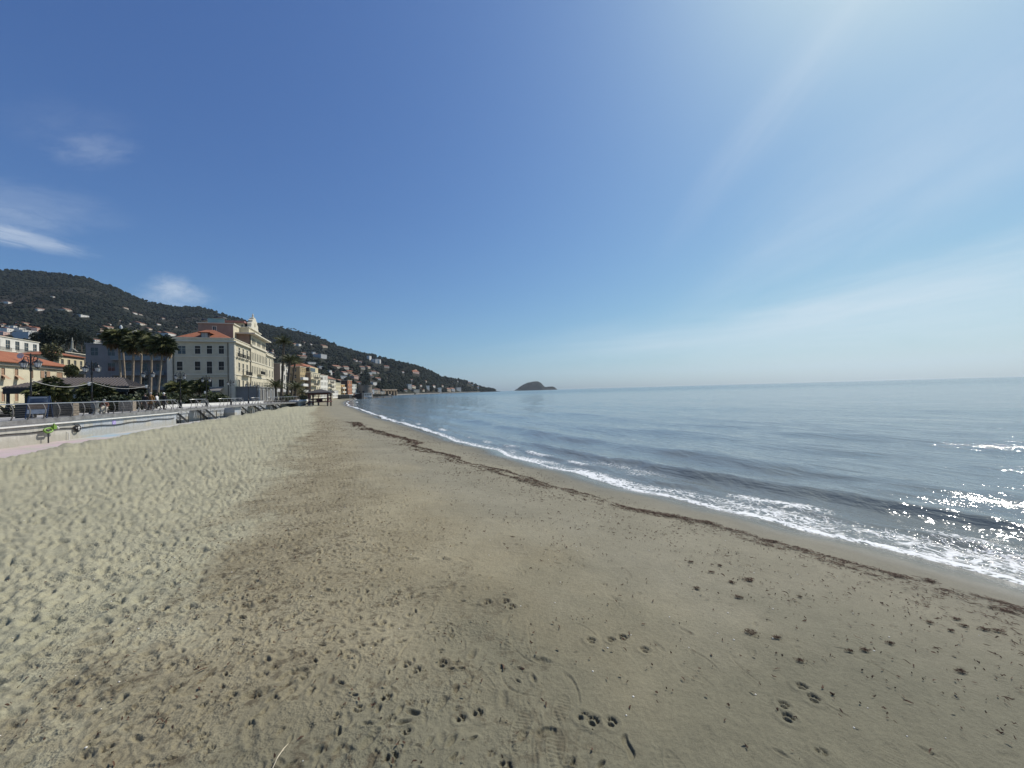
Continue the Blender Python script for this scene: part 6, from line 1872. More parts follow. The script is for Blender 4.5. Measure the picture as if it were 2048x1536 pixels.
SH = [(150, 40, 1.3, .6, 'dark shrub behind the bench, left of the second lamp'), (168, 35, 1.0, .7, 'low dark shrub below the pavilion, by the bench'), (222, 36, 1.5, .7, 'broad dark shrub behind the seated person'),
      (243, 38, 1.4, .75, 'dense dark shrub behind the stone planter'), (262, 40, 1.5, .8, 'dense shrub with light leaf tips right of the stone planter'), (283, 41, 1.5, .95, 'dark shrub directly left of the third lamp'),
      (312, 45, 1.8, .95, 'dark shrub behind the walking people'), (338, 52, 2.0, 1.0, 'dark shrub under the corner of the hotel'), (386, 60, 1.4, .8, 'low shrub under the hotel awning'),
      (428, 62, 1.8, 1.05, 'large dark shrub below the right window of the hotel end wall'), (445, 64, 1.5, .8, 'dark shrub at the right end of the hotel garden'), (100, 37, 1.3, .65, 'dark bush under the pavilion roof between the low palms'),
      (575, 90, 1.6, .7, 'green shrub left of the white terrace wall'), (606, 92, 1.3, .6, 'green shrub behind the white terrace wall'), (132, 38, 1.1, .6, 'dark bush right of the bright green palm')]
for i, (px, dep, rx, rz, lab) in enumerate(SH):
    plant('garden_shrub', 'shrub', px, dep, lab, rx, rz, 900, .17, 40 + i, M_LEAF if i % 3 else leaf_mat('shrub_leaf_%d' % i, (.028, .042, .014), (.07, .085, .03)), group='shrubs of the promenade garden', stem=.15)
# agave-like plants at the left edge
def agave(px, dep, label, seed):
    q = at(px, 800, dep); rg = random.Random(seed)
    r = empty('agave_plant', (q.x, q.y, DECK + .25), 0, label, 'plant', 'spiky plants at the left edge')
    mb0 = MB(); mb0.add([(0, -.05, 0), (.45, -.07, .25), (.45, .07, .25), (0, .05, 0), (1.0, 0, .30)], [(0, 1, 2, 3), (1, 4, 2)])
    me = mb0.mesh('leaf', M_LEAFB)
    for k in range(26):
        o = obj('leaf', me, r, (0, 0, 0)); o.rotation_euler = (rg.uniform(-.2, .2), R(40) - R(85) * ((k % 13) / 13) , k * 2.4); s_ = rg.uniform(.8, 1.25); o.scale = (s_, s_, s_)
    mb = MB(); mb.lathe([(.3, -.35), (.42, -.3), (.45, -.02), (.40, 0)], 10); mb.build('pot', [M_BLACK], r)
agave(12, 29, 'spiky dark plant in a pot at the left edge of the promenade', 1)
agave(33, 29.5, 'spiky dark plant in a pot next to the nearest lamp', 2)

# lawn and its low white kerb wall
mb = MB(); strip(mb, edge_s(120), S_END, (6.9, 8.9), (DECK + .30, DECK + .30), 0)
t = NT('lawn_grass'); p_ = t.pos(); t.P(color=t.mix(t.noise(p_, 3, 5, .7), (.045, .060, .02), (.10, .11, .04)), rough=.95, normal=t.bump(t.noise(p_, 30, 3), .6, .03))
o = mb.build('lawn', [t.mat]); tag(o, kind='structure')
mb = MB(); strip(mb, edge_s(318), S_END, (6.5, 6.5, 6.86, 6.86, 6.5), (DECK - .02, DECK + .36, DECK + .36, DECK - .02, DECK - .02), 0)
o = mb.build('kerb_wall', [M_WHITE]); tag(o, 'long low white kerb wall along the lawn behind the railing', 'low wall')

# trees of the town and slope that stand alone
def hill_tree(name, px, base_y, w, h, label, mat, n, shape='round', group=None, tmin=0.0, seed=0, dep=None):
    q = hill_hit(px, base_y, tmin) if dep is None else at(px, base_y, dep)
    m = q.y / F
    zb = q.z - .5 if dep is None else min(q.z, 1e9)
    r = empty(name, (q.x, q.y, zb), 0, label, 'tree', group)
    H, W = h * m, w * m
    st = H * (.06 if shape == 'column' else .22)
    o = obj('crown', leafmass(W / 2, W / 2, (H - st) / 2, n, max(W, H * .35) * .07, seed + int(px), .35, mat, 'crown', 7), r, (0, 0, st)); o['kind'] = 'stuff'
    mb = MB(); mb.tube([(0, 0, -1.0), (0, 0, st), (.02 * W, 0, H * .7)], [W * .05 + .1, W * .04 + .08, .05], 6)
    for k in range(4):
        a = k * 1.6; mb.tube([(0, 0, st * .9), (W * .3 * math.cos(a), W * .3 * math.sin(a), st + H * .35)], [W * .025 + .05, .03], 5)
    mb.build('trunk', [M_TRUNKDARK], r)
    return r
for (px, by, w, h, lab, mat, n, sh, dep) in [
    (96, 712, 30, 62, 'broad dark cedar above the white apartment block', M_LEAFB, 2600, 'round', 170), (118, 706, 26, 50, 'dark cedar in the middle of the trees left of the palms', M_LEAFB, 2200, 'round', 175),
    (137, 700, 12, 48, 'dark cypress left of the taller pair behind the pale bare trunk', M_LEAFB, 1200, 'column', 180), (150, 698, 16, 46, 'dark broad cypress behind the grey block', M_LEAFB, 1500, 'column', 182), (163, 700, 14, 40, 'dark rounded conifer just left of the white stepped house', M_LEAFB, 1300, 'round', 178),
    (178, 704, 15, 36, 'dark pointed conifer above the grey flat-roofed building', M_LEAFB, 1300, 'column', 170), (74, 690, 22, 26, 'dark tree left of the broad cedar', M_LEAFB, 1300, 'round', 185)]:
    hill_tree('dark_conifer' if sh == 'round' else 'cypress_tree', px, by, w, h, lab, mat, n, sh, 'dark conifers above the town', dep=dep, seed=3)
hill_tree('autumn_tree', 103, 735, 36, 50, 'sparse yellowish tree rising behind the terracotta roof', M_LEAFY, 700, 'round', dep=92, seed=5)
hill_tree('garden_tree', 143, 762, 26, 36, 'dense green tree beside the yellow building', leaf_mat('garden_tree_leaf', (.03, .045, .014), (.085, .095, .032)), 1600, 'round', dep=80, seed=6)
def bare_tree(px, by, dep, h, label):
    q = at(px, by, dep); m = dep / F
    r = empty('bare_tree', (q.x, q.y, q.z), 0, label, 'tree')
    M_PALE = simple_cached('pale_bark', (.33, .32, .26))
    mb = MB(); H = h * m
    mb.tube([(-.8, 0, -.5), (0, 0, H * .25), (.15, 0, H * .6), (.1, 0, H)], [.5, .38, .28, .12], 7); mb.build('trunk', [M_PALE], r)
    for sx in (-1, 1):
        mb = MB(); mb.tube([(0, 0, H * .22), (sx * .9, .1, H * .12), (sx * 2.0, .2, -.2)], [.32, .25, .18], 6); mb.build('limb', [M_PALE], r)
    mb = MB(); mb.tube([(.12, 0, H * .55), (.5, .1, H * .75), (.9, .1, H * .8)], [.18, .1, .05], 5); mb.build('limb', [M_PALE], r)
bare_tree(144, 703, 150, 28, 'pale bare trunk with low limbs above the yellow building')
# umbrella pines on the ridge
me_p = leafmass(5.2, 5.2, 1.5, 260, .9, 77, .3, M_WOOD, 'crown', 4); vattr(me_p, 'tone', np.zeros(len(me_p.vertices)))
mbp = MB(); mbp.tube([(0, 0, -3), (.3, 0, 4), (.2, 0, 8.5)], [.5, .4, .25], 6); mbp.tube([(.25, 0, 5), (2.6, .5, 8.8)], [.25, .1], 5); mbp.tube([(.25, 0, 5.5), (-2.6, -.5, 8.8)], [.25, .1], 5)
me_t = mbp.mesh('trunk', M_TRUNKDARK)
PN = [(567, 1.1, 'umbrella pine standing alone, farthest left on the ridge'), (579.5, .9, 'first umbrella pine of the close row on the ridge'), (584.5, .95, 'second umbrella pine of the close row on the ridge'), (590, 1.15, 'broadest umbrella pine of the close row on the ridge'), (593.5, .9, 'last umbrella pine of the close row on the ridge'),
      (600, .7, 'small umbrella pine just right of the close row on the ridge'), (615, 1.0, 'umbrella pine left of the round bushy tree on the ridge'), (622, 1.15, 'round bushy pine in the middle of the ridge'), (633, .9, 'left of the last three umbrella pines on the ridge'), (639, .75, 'middle of the last three umbrella pines on the ridge'), (643, .8, 'right of the last three umbrella pines on the ridge')]
for px, k, lab in PN:
    x, y, z = terr(np.array([px]), np.array([1.0]))
    r = empty('umbrella_pine', (float(x[0]), float(y[0]), float(z[0]) + 2.5), 0, lab, 'tree', 'umbrella pines on the skyline')
    r.scale = (k, k, k)
    o = obj('crown', me_p, r, (0, 0, 7.5)); o['kind'] = 'stuff'
    obj('trunk', me_t, r)

# ------------------------------------------------------------------ houses of the hillside
WCOL = {'w': (.66, .64, .58), 'c': (.58, .52, .40), 'p': (.58, .40, .33), 't': (.42, .35, .26), 'g': (.36, .37, .37), 'o': (.55, .36, .22), 'b': (.42, .45, .47), 's': (.50, .46, .38)}
WNAME = {'w': 'white', 'c': 'cream', 'p': 'pink', 't': 'tan', 'g': 'grey', 'o': 'orange', 'b': 'blue-grey', 's': 'sandy'}
_hs = {}
def house_meshes(col, W, H, D, roof):
    key = (col, round(W, 0), round(H, 0), roof)
    if key in _hs: return _hs[key]
    mb = MB()
    n = max(1, min(4, int(W / 3.5))); fl = max(1, min(3, int(H / 3)))
    ops = [(W * (k + .5) / n - .55 + W * 0, W * (k + .5) / n + .55, H / fl * f + .9, H / fl * f + min(2.3, H / fl - .35)) for k in range(n) for f in range(fl)]
    ops = facade(mb, (-W / 2, 0), (1, 0), W, -5, H, ops, .2)
    for a, b in (((W / 2, 0), (W / 2, D)), ((W / 2, D), (-W / 2, D)), ((-W / 2, D), (-W / 2, 0))):
        mb.add([(*a, -5), (*b, -5), (*b, H), (*a, H)], [(0, 1, 2, 3)])
    wall = mb.mesh('wall', render_mat(WCOL[col], 'house_render_' + WNAME[col]))
    mb = MB()
    if roof in 'rd': hip_roof(mb, -W / 2, W / 2, 0, D, H + .14, min(W, D) * .22, .4, 0, True)
    else: mb.box(-W / 2 - .3, W / 2 + .3, -.3, D + .3, H, H + .35)
    rm = mb.mesh('roof', {'r': M_ROOF, 'd': M_ROOFDULL, 'f': M_WHITE, 'g': simple_cached('grey_roof', (.25, .25, .25))}[roof])
    _hs[key] = (wall, rm, ops)
    return _hs[key]
HRNG = random.Random(11)
def hill_house(px, by, w, h, col, roof, label, group, tmin=.05):
    q = hill_hit(px, by, tmin)
    m = q.y / F
    W, H = max(w * m, 3), max(h * m * (.72 if roof in 'rd' else 1), 2.5)
    # most face the sea and the sun
    az = math.atan2(q.x, q.y)
    rz = -az + R(HRNG.uniform(28, 62))
    W /= max(math.cos(rz + az), .6)
    wall, rm, ops = house_meshes(col, W, H, W * .75, roof)
    r = empty('hillside_house', (q.x, q.y, q.z), rz, label, 'house', group)
    obj('wall', wall, r); obj('roof', rm, r)
    fr, fi = window_mesh(1.1, 1.3, 'glass', M_CREAMW, M_GLASSPANE)
    for a, b, lo, hi in ops:
        o = obj('window', fi, r, ((a + b) / 2 - W / 2, 0, lo)); o.scale = (1, 1, (hi - lo) / 1.3)
GA, GB, GC, GD = 'houses of the old town on the far left', 'scattered houses on the upper slope', 'houses on the wooded slope above the beach row', 'houses along the foot of the cape'
GB_L, GC_L = 'small pale house alone among trees on the big hill, a few pixels wide', 'tiny pale house among trees on the slope above the beach row'
HH = [
 # far left old town
 (45, 647.5, 7, 4, 'w', 'd', 'topmost white house of the old town at the left', GA), (57, 650, 10, 4.5, 'c', 'd', 'cream house highest on the right of the old town', GA), (4, 653, 6, 3.5, 'w', 'd', 'small white house at the left edge, upper row of the old town', GA), (12, 651, 6, 4, 'c', 'r', 'cream red-roofed house near the left edge, upper row', GA),
 (22, 655.5, 5, 3.5, 'w', 'f', 'left of two white flat-roofed boxes in the old town', GA), (31, 655.5, 5, 3.5, 'w', 'f', 'right of two white flat-roofed boxes in the old town', GA), (36, 660, 8, 4, 'w', 'd', 'white house below the two white boxes', GA), (24, 663, 12, 6, 'w', 'g', 'white house with a dark square window in the old town', GA),
 (46, 661, 9, 4.5, 'w', 'f', 'white house right of the middle of the old town', GA), (9, 663, 10, 5, 'c', 'd', 'cream house near the left edge, middle row', GA), (3, 668, 10, 6, 'p', 'r', 'pink house at the left edge of the old town', GA), (14, 669.5, 9, 5.5, 'p', 'f', 'pink flat-roofed house below the cream one', GA),
 (60, 664.5, 18, 4, 'w', 'f', 'long low white building below the old town', GA), (82, 661, 10, 6, 'p', 'r', 'pinkish red-roofed house at the right end of the old town', GA), (67, 657, 9, 4, 't', 'r', 'tan house with red roof in the upper right of the old town', GA), (74, 661.5, 8, 4, 's', 'd', 'sandy house left of the pinkish house', GA),
 (4, 660.5, 6, 4, 't', 'r', 'tan house at the left edge with red roof', GA), (69, 674, 18, 8, 'b', 'g', 'large blue-grey building below the long white one', GA), (86, 671, 9, 4.5, 'w', 'g', 'white house at the right below the pinkish house', GA), (6, 676, 12, 4, 'c', 'd', 'cream house just above the white apartment block', GA),
 (54, 657, 7, 4, 'p', 'r', 'small pink house in the middle of the old town', GA), (38, 652, 6, 3.5, 't', 'r', 'tan house in the top row of the old town', GA), (17, 659, 6, 3.5, 's', 'r', 'sandy house between the cream and white houses', GA), (52, 669, 9, 4, 't', 'r', 'tan house under the long white building', GA),
 (35, 669, 9, 4.5, 's', 'd', 'sandy house left below the long white building', GA), (30, 648, 5, 3, 's', 'd', 'sandy little house highest in the left half of the old town', GA),
 (84, 621, 10, 4.5, 'w', 'd', 'white house on the green terraces of the big hill', GB), (143, 622, 14, 3, 's', 'd', 'long sandy wall-like house on the big hill', GB), (173, 634, 14, 3.5, 'w', 'f', 'long white house in the middle of the big hill', GB), (22, 606, 7, 3, 'w', 'd', GB_L, GB), (11, 606, 6, 2.5, 's', 'd', GB_L, GB),
 (110, 594, 4, 3, 'w', 'd', GB_L, GB), (272, 628, 6, 3.5, 'w', 'd', GB_L, GB), (254, 617, 7, 2.5, 's', 'd', GB_L, GB), (283, 630, 5, 2.5, 's', 'd', GB_L, GB), (259, 648, 6, 3, 'w', 'd', GB_L, GB), (221, 650, 5, 3, 'w', 'd', GB_L, GB), (290, 650, 15, 3, 's', 'd', 'long low sandy house above the palm crowns', GB),
 (320, 650, 6, 3, 'w', 'd', GB_L, GB), (354, 655, 6, 3, 'w', 'd', GB_L, GB), (222, 657.5, 14, 4, 'c', 'd', 'cream house just above the leftmost tall palm', GB), (264, 664, 6, 4, 'w', 'd', 'white house peeking above the palms, left of another', GB), (273, 664.5, 5, 3.5, 'w', 'f', 'white flat house peeking above the palms, right of another', GB),
 (205, 662, 12, 5, 't', 'd', 'tan house left above the tall palms', GB), (347, 672, 14, 6, 'w', 'd', 'bright white house just left above the hotel roof', GB), (327, 668, 10, 4, 's', 'd', 'sandy house left of the bright white house by the hotel', GB), (195, 694, 12, 9, 'w', 'f', 'white stepped house above the grey building', GB), (197, 683, 9, 4, 'w', 'd', 'white house above the white stepped house', GB),
 (213, 670, 9, 4, 's', 'd', 'sandy house behind the crown of the leftmost palm', GB), (304, 660, 8, 3.5, 'c', 'd', 'cream house above the middle of the palm crowns', GB), (240, 642, 6, 2.5, 'w', 'd', GB_L, GB), (330, 638, 6, 2.5, 's', 'd', GB_L, GB),
 # above the beach row
 (601.5, 692, 5, 4, 'w', 'f', 'bright white house highest above the tall palm', GC), (611, 686.5, 4, 3, 'w', 'd', GC_L, GC), (625, 689.5, 4, 2.5, 'w', 'd', GC_L, GC), (595, 691, 10, 3.5, 's', 'd', 'sandy house left of the bright white one above the palms', GC), (536, 704, 4, 3, 'w', 'd', GC_L, GC), (548, 706.5, 5, 3, 'w', 'd', GC_L, GC), (545, 702, 10, 2.5, 's', 'd', 'long sandy house right of the hotel attic', GC),
 (610, 710, 8, 5, 'w', 'd', 'white house left on the slope above the beach row', GC), (629.5, 710, 5, 6, 'w', 'f', 'tall white half of a double house on the slope', GC), (635.5, 712, 5, 5, 'w', 'd', 'lower white half of a double house on the slope', GC), (649, 717.5, 13, 8.5, 'g', 'f', 'grey house front with rows of windows on the slope', GC), (652, 695.5, 9, 5, 't', 'd', 'tan house high on the slope among dark trees', GC), (607, 716, 14, 5, 't', 'd', 'long tan house behind the palm crowns', GC),
 (625, 728, 14, 3.5, 'w', 'f', 'long white roofed house above the yellow villa', GC), (641, 729, 7, 3, 'w', 'f', 'white flat house right of the long white roof', GC), (643, 737.5, 7, 5, 'w', 'f', 'white boxy house right above the penthouse', GC), (662, 750, 4.5, 9, 'w', 'f', 'narrow white tower house above the beach row', GC), (667, 749, 3.5, 6, 'w', 'd', 'white house next to the narrow white tower house', GC),
 (676, 737, 13, 5.5, 'c', 'd', 'wide cream house in the middle of the slope', GC), (694, 739, 9, 7, 's', 'd', 'sandy house with arcades right of the wide cream house', GC), (701, 747, 9, 6, 'o', 'r', 'orange villa in the middle of the slope', GC), (691, 749, 8, 5, 'w', 'd', 'white house left of the orange villa', GC), (687, 758, 13, 6, 'w', 'f', 'wide white villa above the brick-red building', GC), (713, 758, 8, 8, 'p', 'd', 'pinkish house with brown roof right of the white villa', GC),
 (726, 739, 9, 7, 'c', 'd', 'cream house with a dark arch on the slope', GC), (719, 746.5, 8, 2.5, 'w', 'f', 'flat white terrace house on the slope', GC), (741.5, 750, 6, 5, 'w', 'f', 'white house left of a pair above the tower', GC), (748.5, 747.5, 8, 6, 'w', 'd', 'white house right of a pair above the tower', GC), (740, 737.5, 8, 5, 't', 'd', 'tan house above the pair of white houses', GC), (757, 747, 4, 3, 's', 'd', GC_L, GC),
 (710, 721, 5, 3.5, 'w', 'd', GC_L, GC), (714.5, 723, 4, 3, 'w', 'd', GC_L, GC), (722, 724.5, 4, 3, 'w', 'd', GC_L, GC), (725.5, 726, 3.5, 2.5, 'w', 'd', GC_L, GC), (742, 720, 4.5, 8, 'w', 'f', 'narrow white house front left of the big white villa', GC), (749, 724, 4, 6, 'b', 'f', 'blue-grey house between the white fronts high on the slope', GC), (756, 727, 8.5, 9, 'w', 'f', 'big white villa highest on the right slope', GC), (761.5, 727, 3, 8, 'w', 'f', 'thin white wing right of the big white villa', GC),
 (774.5, 736, 9, 4.5, 's', 'd', 'sandy house on the right slope below the ridge', GC), (757, 759.5, 10, 4, 'w', 'd', 'long white house on the slope above the arches', GC), (750, 771, 7, 6.5, 'w', 'f', 'white cube house just above the stone tower', GC), (742.5, 768, 4, 4, 'w', 'f', 'small white house left of the white cube house', GC), (719, 768, 8, 4, 'w', 'd', 'white house right behind the brick-red building', GC), (744, 754.5, 6, 3.5, 's', 'd', GC_L, GC), (774, 757, 3, 2.5, 's', 'd', GC_L, GC),
 (745, 788, 6, 9, 'b', 'f', 'blue-grey house on the shore right of the stone tower', GC), (752, 787, 7, 11, 'c', 'd', 'cream house on the shore right of the stone tower', GC), (758, 787.5, 4, 12, 't', 'd', 'narrow tan house on the shore before the arches', GC), (765, 789, 8, 6, 's', 'f', 'low sandy house on the shore beside the arches', GC), (705, 752, 6, 5, 'c', 'd', 'cream house below the orange villa', GC), (681, 765, 8, 5, 's', 'd', 'sandy house behind the pale yellow building', GC),
 # the cape
 (807, 746, 4, 4, 'w', 'd', 'small white house high on the cape slope', GD), (832, 747, 14, 5, 'p', 'r', 'pinkish villa high on the cape slope', GD), (832.5, 743, 5, 4, 'o', 'f', 'orange turret of the villa high on the cape', GD), (824, 763.5, 4.5, 6, 's', 'd', 'pale narrow house halfway up the cape', GD), (819.5, 778.5, 7, 10, 'w', 'f', 'tall white house at the foot of the cape, farthest left', GD), (828, 777, 8, 6, 'c', 'd', 'cream house beside the tall white house of the cape', GD),
 (841, 773, 7, 3.5, 'w', 'd', 'white house behind the shore houses of the cape', GD), (833, 786, 11, 7, 's', 'f', 'pale building at the waterline of the cape', GD), (855.5, 779.5, 6.5, 8, 'w', 'f', 'white apartment house in the middle of the cape shore', GD), (852, 765, 4, 4.5, 's', 'd', 'sandy house above the middle of the cape shore', GD), (868, 775, 6, 5, 'w', 'd', 'white house right of the middle of the cape', GD), (879, 784.5, 7, 9, 'w', 'f', 'white block at the water, left of three grey blocks', GD),
 (898, 783.5, 8.5, 7.5, 't', 'd', 'left one of the three grey-brown blocks on the cape shore', GD), (906.5, 783, 7.5, 7.5, 'g', 'd', 'middle one of the three grey-brown blocks on the cape shore', GD), (917.5, 782.5, 9, 7.5, 'g', 'f', 'right one of the three grey-brown blocks on the cape shore', GD), (915, 764, 4, 3, 'w', 'd', 'white house on the crest of the cape', GD), (938, 767, 7, 3, 's', 'd', 'sandy house on the crest near the tip of the cape', GD), (944, 771, 6, 3, 'c', 'd', 'cream house near the tip of the cape', GD),
 (885, 774, 5, 4, 's', 'd', 'sandy house in the trees above the white block of the cape', GD), (811, 783, 6, 5, 's', 'd', 'sandy house at the left start of the cape shore', GD), (846, 783, 6, 5, 'c', 'd', 'cream house left of the white apartment house of the cape', GD), (955.5, 777, 4, 5, 'w', 'd', 'pale house by the cliffs at the tip of the cape', GD)]
for h in HH: hill_house(*h)
# a slender white tower above the palms
q = hill_hit(243, 664, .05); m_ = q.y / F
r = empty('bell_tower', q, 0, 'slender white tower rising above the crowns of the palms', 'tower')
mb = MB(); w_ = 2.4 * m_; h_ = 9 * m_; mb.lathe([(w_, -2), (w_, h_), (w_ * 1.1, h_ + .1), (w_ * 1.1, h_ + .5)], 8); mb.build('shaft', [M_WHITE], r)
mb = MB(); mb.lathe([(w_, h_ + .5), (w_ * .9, h_ + 2.5 * m_), (w_ * .3, h_ + 5 * m_), (0, h_ + 6 * m_)], 8); mb.build('spire', [simple_cached('pale_spire', (.50, .52, .50))], r)
for a in (-1.2, -1.9):
    mb = MB(); mb.box(-.5, .5, -.2, .2, h_ * .45, h_ * .8); mb.build('opening', [M_DARKROOM], r, loc=(w_ * .96 * math.cos(a), w_ * .96 * math.sin(a), 0), rz=a + PI / 2)
# larger trees one can tell apart on the slope (dark pines and cypresses among the houses)
CY = [(731, 772, 5, 22, 'dark cypress standing left of the tallest cypress above the stone tower'), (735, 771, 4, 26, 'tallest and thinnest cypress above the stone tower'), (739, 766, 4, 20, 'dark cypress right of the tallest one, next to the white cube house'), (727, 770, 5, 18, 'lower dark cypress behind the old stone wall, second from the left'), (744, 741, 7, 9, 'round dark tree between two white houses high above the tower'), (722, 771, 5, 16, 'shortest cypress, leftmost of those above the stone tower'),
      (670, 745, 12, 14, 'dark round tree below the wide cream house of the slope'), (682, 746, 10, 12, 'dark round tree left of the sandy arcaded house on the slope'), (660, 735, 14, 12, 'broad dark tree between the penthouse and the wide cream house'), (700, 733, 10, 9, 'dark round tree above the orange villa'), (655, 726, 12, 10, 'dark tree below the grey house front with rows of windows'), (752, 764, 9, 9, 'dark bushy tree just above the white cube house by the tower'), (762, 778, 10, 9, 'dark tree on the shore slope above the low sandy house by the arches'),
      (788, 775, 12, 12, 'broad dark tree above the right end of the arched viaduct'), (805, 783, 13, 12, 'broad dark tree left of the first cape houses at the water'), (865, 783, 9, 9, 'dark round tree right of the white apartment house of the cape'), (843, 784, 8, 8, 'dark round tree between the pale building at the waterline and the white apartment house'), (888, 783, 8, 8, 'dark round tree between the white block and the grey-brown blocks of the cape'), (926, 780, 10, 8, 'dark tree right of the three grey-brown blocks on the cape shore'), (873, 768, 12, 8, 'wide dark tree above the white block of the cape'), (895, 766, 10, 7, 'dark tree in the woods above the three grey-brown blocks'), (912, 766, 6, 5, 'small dark tree by the white house on the crest of the cape'), (795, 785, 9, 8, 'dark tree at the water between the viaduct and the cape houses')]
for i, (px, by, w, h, lab) in enumerate(CY):
    col = h > 2 * w
    hill_tree('cypress_tree' if col else 'slope_tree', px, by, w, h, lab, M_LEAFB, 320, 'column' if col else 'round', 'cypresses above the stone tower' if col else 'rounded trees among the slope houses', .03, i)
# ------------------------------------------------------------------ pavilion with the brown seamed roof
def pavilion():
    a = R(30)                              # the eaves run away to the right
    qr = at(258, 768, 41.0)                # right front corner
    fc = Face((qr.x, qr.y), (-math.cos(a), -math.sin(a)))
    W_ = fc.x(3, 776); ql = Vector((qr.x - math.cos(a) * W_, qr.y - math.sin(a) * W_, 0))
    ze, zr = at(60, 775, ql.y + 1.5).z, at(140, 756, 41.5).z
    g = DECK - .05
    xl, xr, d0, d1 = 0, W_, 0, 7.0
    r = empty('garden_pavilion', (ql.x, ql.y, g), a, 'long open pavilion with a brown standing-seam hip roof', 'pavilion')
    W, D, ze, zr = xr - xl, d1 - d0, ze - g, zr - g
    rx0, rx1 = W_ * .26, W_ * .84
    mb = MB()
    vs = [(0, 0, ze), (W, 0, ze), (W, D, ze), (0, D, ze), (rx0, D / 2, zr), (rx1, D / 2, zr)]
    u = [(x, y, z - .12) for x, y, z in vs[:4]]
    mb.add(vs + u, [(0, 1, 5, 4), (2, 3, 4, 5), (1, 2, 5), (3, 0, 4), (9, 8, 7, 6), (6, 7, 1, 0), (7, 8, 2, 1), (8, 9, 3, 2), (9, 6, 0, 3)])
    M_BROWNROOF = simple('brown_sheet_roof', (.075, .062, .052), .55, .15, .8)
    mb.build('roof', [M_BROWNROOF], r)
    mb = MB()
    n = 34
    for k in range(n + 1):
        x = W * k / n
        if x < rx0: top = (x, D / 2 * x / rx0, ze + (zr - ze) * x / rx0)
        elif x > rx1: f = (W - x) / (W - rx1); top = (x, D / 2 * f, ze + (zr - ze) * f)
        else: top = (x, D / 2, zr)
        mb.bar((x, .0, ze + .03), (top[0], top[1], top[2] + .03), .05, .07)
    for k in range(12):
        y = D * (k + .5) / 12; f = 1 - abs(y - D / 2) / (D / 2)
        mb.bar((W, y, ze + .03), (W - (W - rx1) * f, y, ze + (zr - ze) * f + .03), .05, .07); mb.bar((0, y, ze + .03), (rx0 * f, y, ze + (zr - ze) * f + .03), .05, .07)
    o = mb.build('roof_seams', [simple('seam_metal', (.13, .11, .095), .5, .1, 2)], r); o['kind'] = 'stuff'
    mb = MB(); mb.box(.05, W - .05, .04, .20, ze - .62, ze - .124); mb.build('fascia', [M_BLACK], r)
    for k in range(8):
        for y in (.25, D - .25):
            x = .3 + (W - .6) * k / 7
            mb = MB(); mb.box(x - .09, x + .09, y - .09, y + .09, -.05, ze - .13); mb.build('column', [M_BLACK], r)
    mb = MB(); mb.box(2.6, W - .2, D - .2, D - .05, -.05, ze - .13); mb.build('back_wall', [M_DARKROOM], r)
    mb = MB(); mb.box(2.6, W - 3, 3.2, 4.0, -.05, 1.15); mb.build('counter', [M_DARKROOM], r)
pavilion()
# white cushions / folded cloths seen under the pavilion
for px, py, w, h, lab in ((147, 793, .5, .22, 'pale folded cloth lying under the pavilion, left one'), (151, 788.5, .35, .12, 'small pale cloth under the pavilion, above the others'), (132, 789.5, .4, .2, 'pale cloth under the pavilion by the bright palm')):
    q = at(px, py, 39.5)
    mb = MB(); mb.blob((0, 0, 0), w, .2, h, 0, 10, 6, .25, random.Random(int(px))); mb.lathe([(.05, -h - .5), (.05, -h * .5)], 6); mb.lathe([(.25, q.z * -1 + DECK - .05), (.25, q.z * -1 + DECK), (.04, q.z * -1 + DECK + .02), (.04, -h * .5)], 6)
    o = mb.build('draped_table', [M_WHITE], loc=q); tag(o, lab, 'table', 'small draped tables under the pavilion')

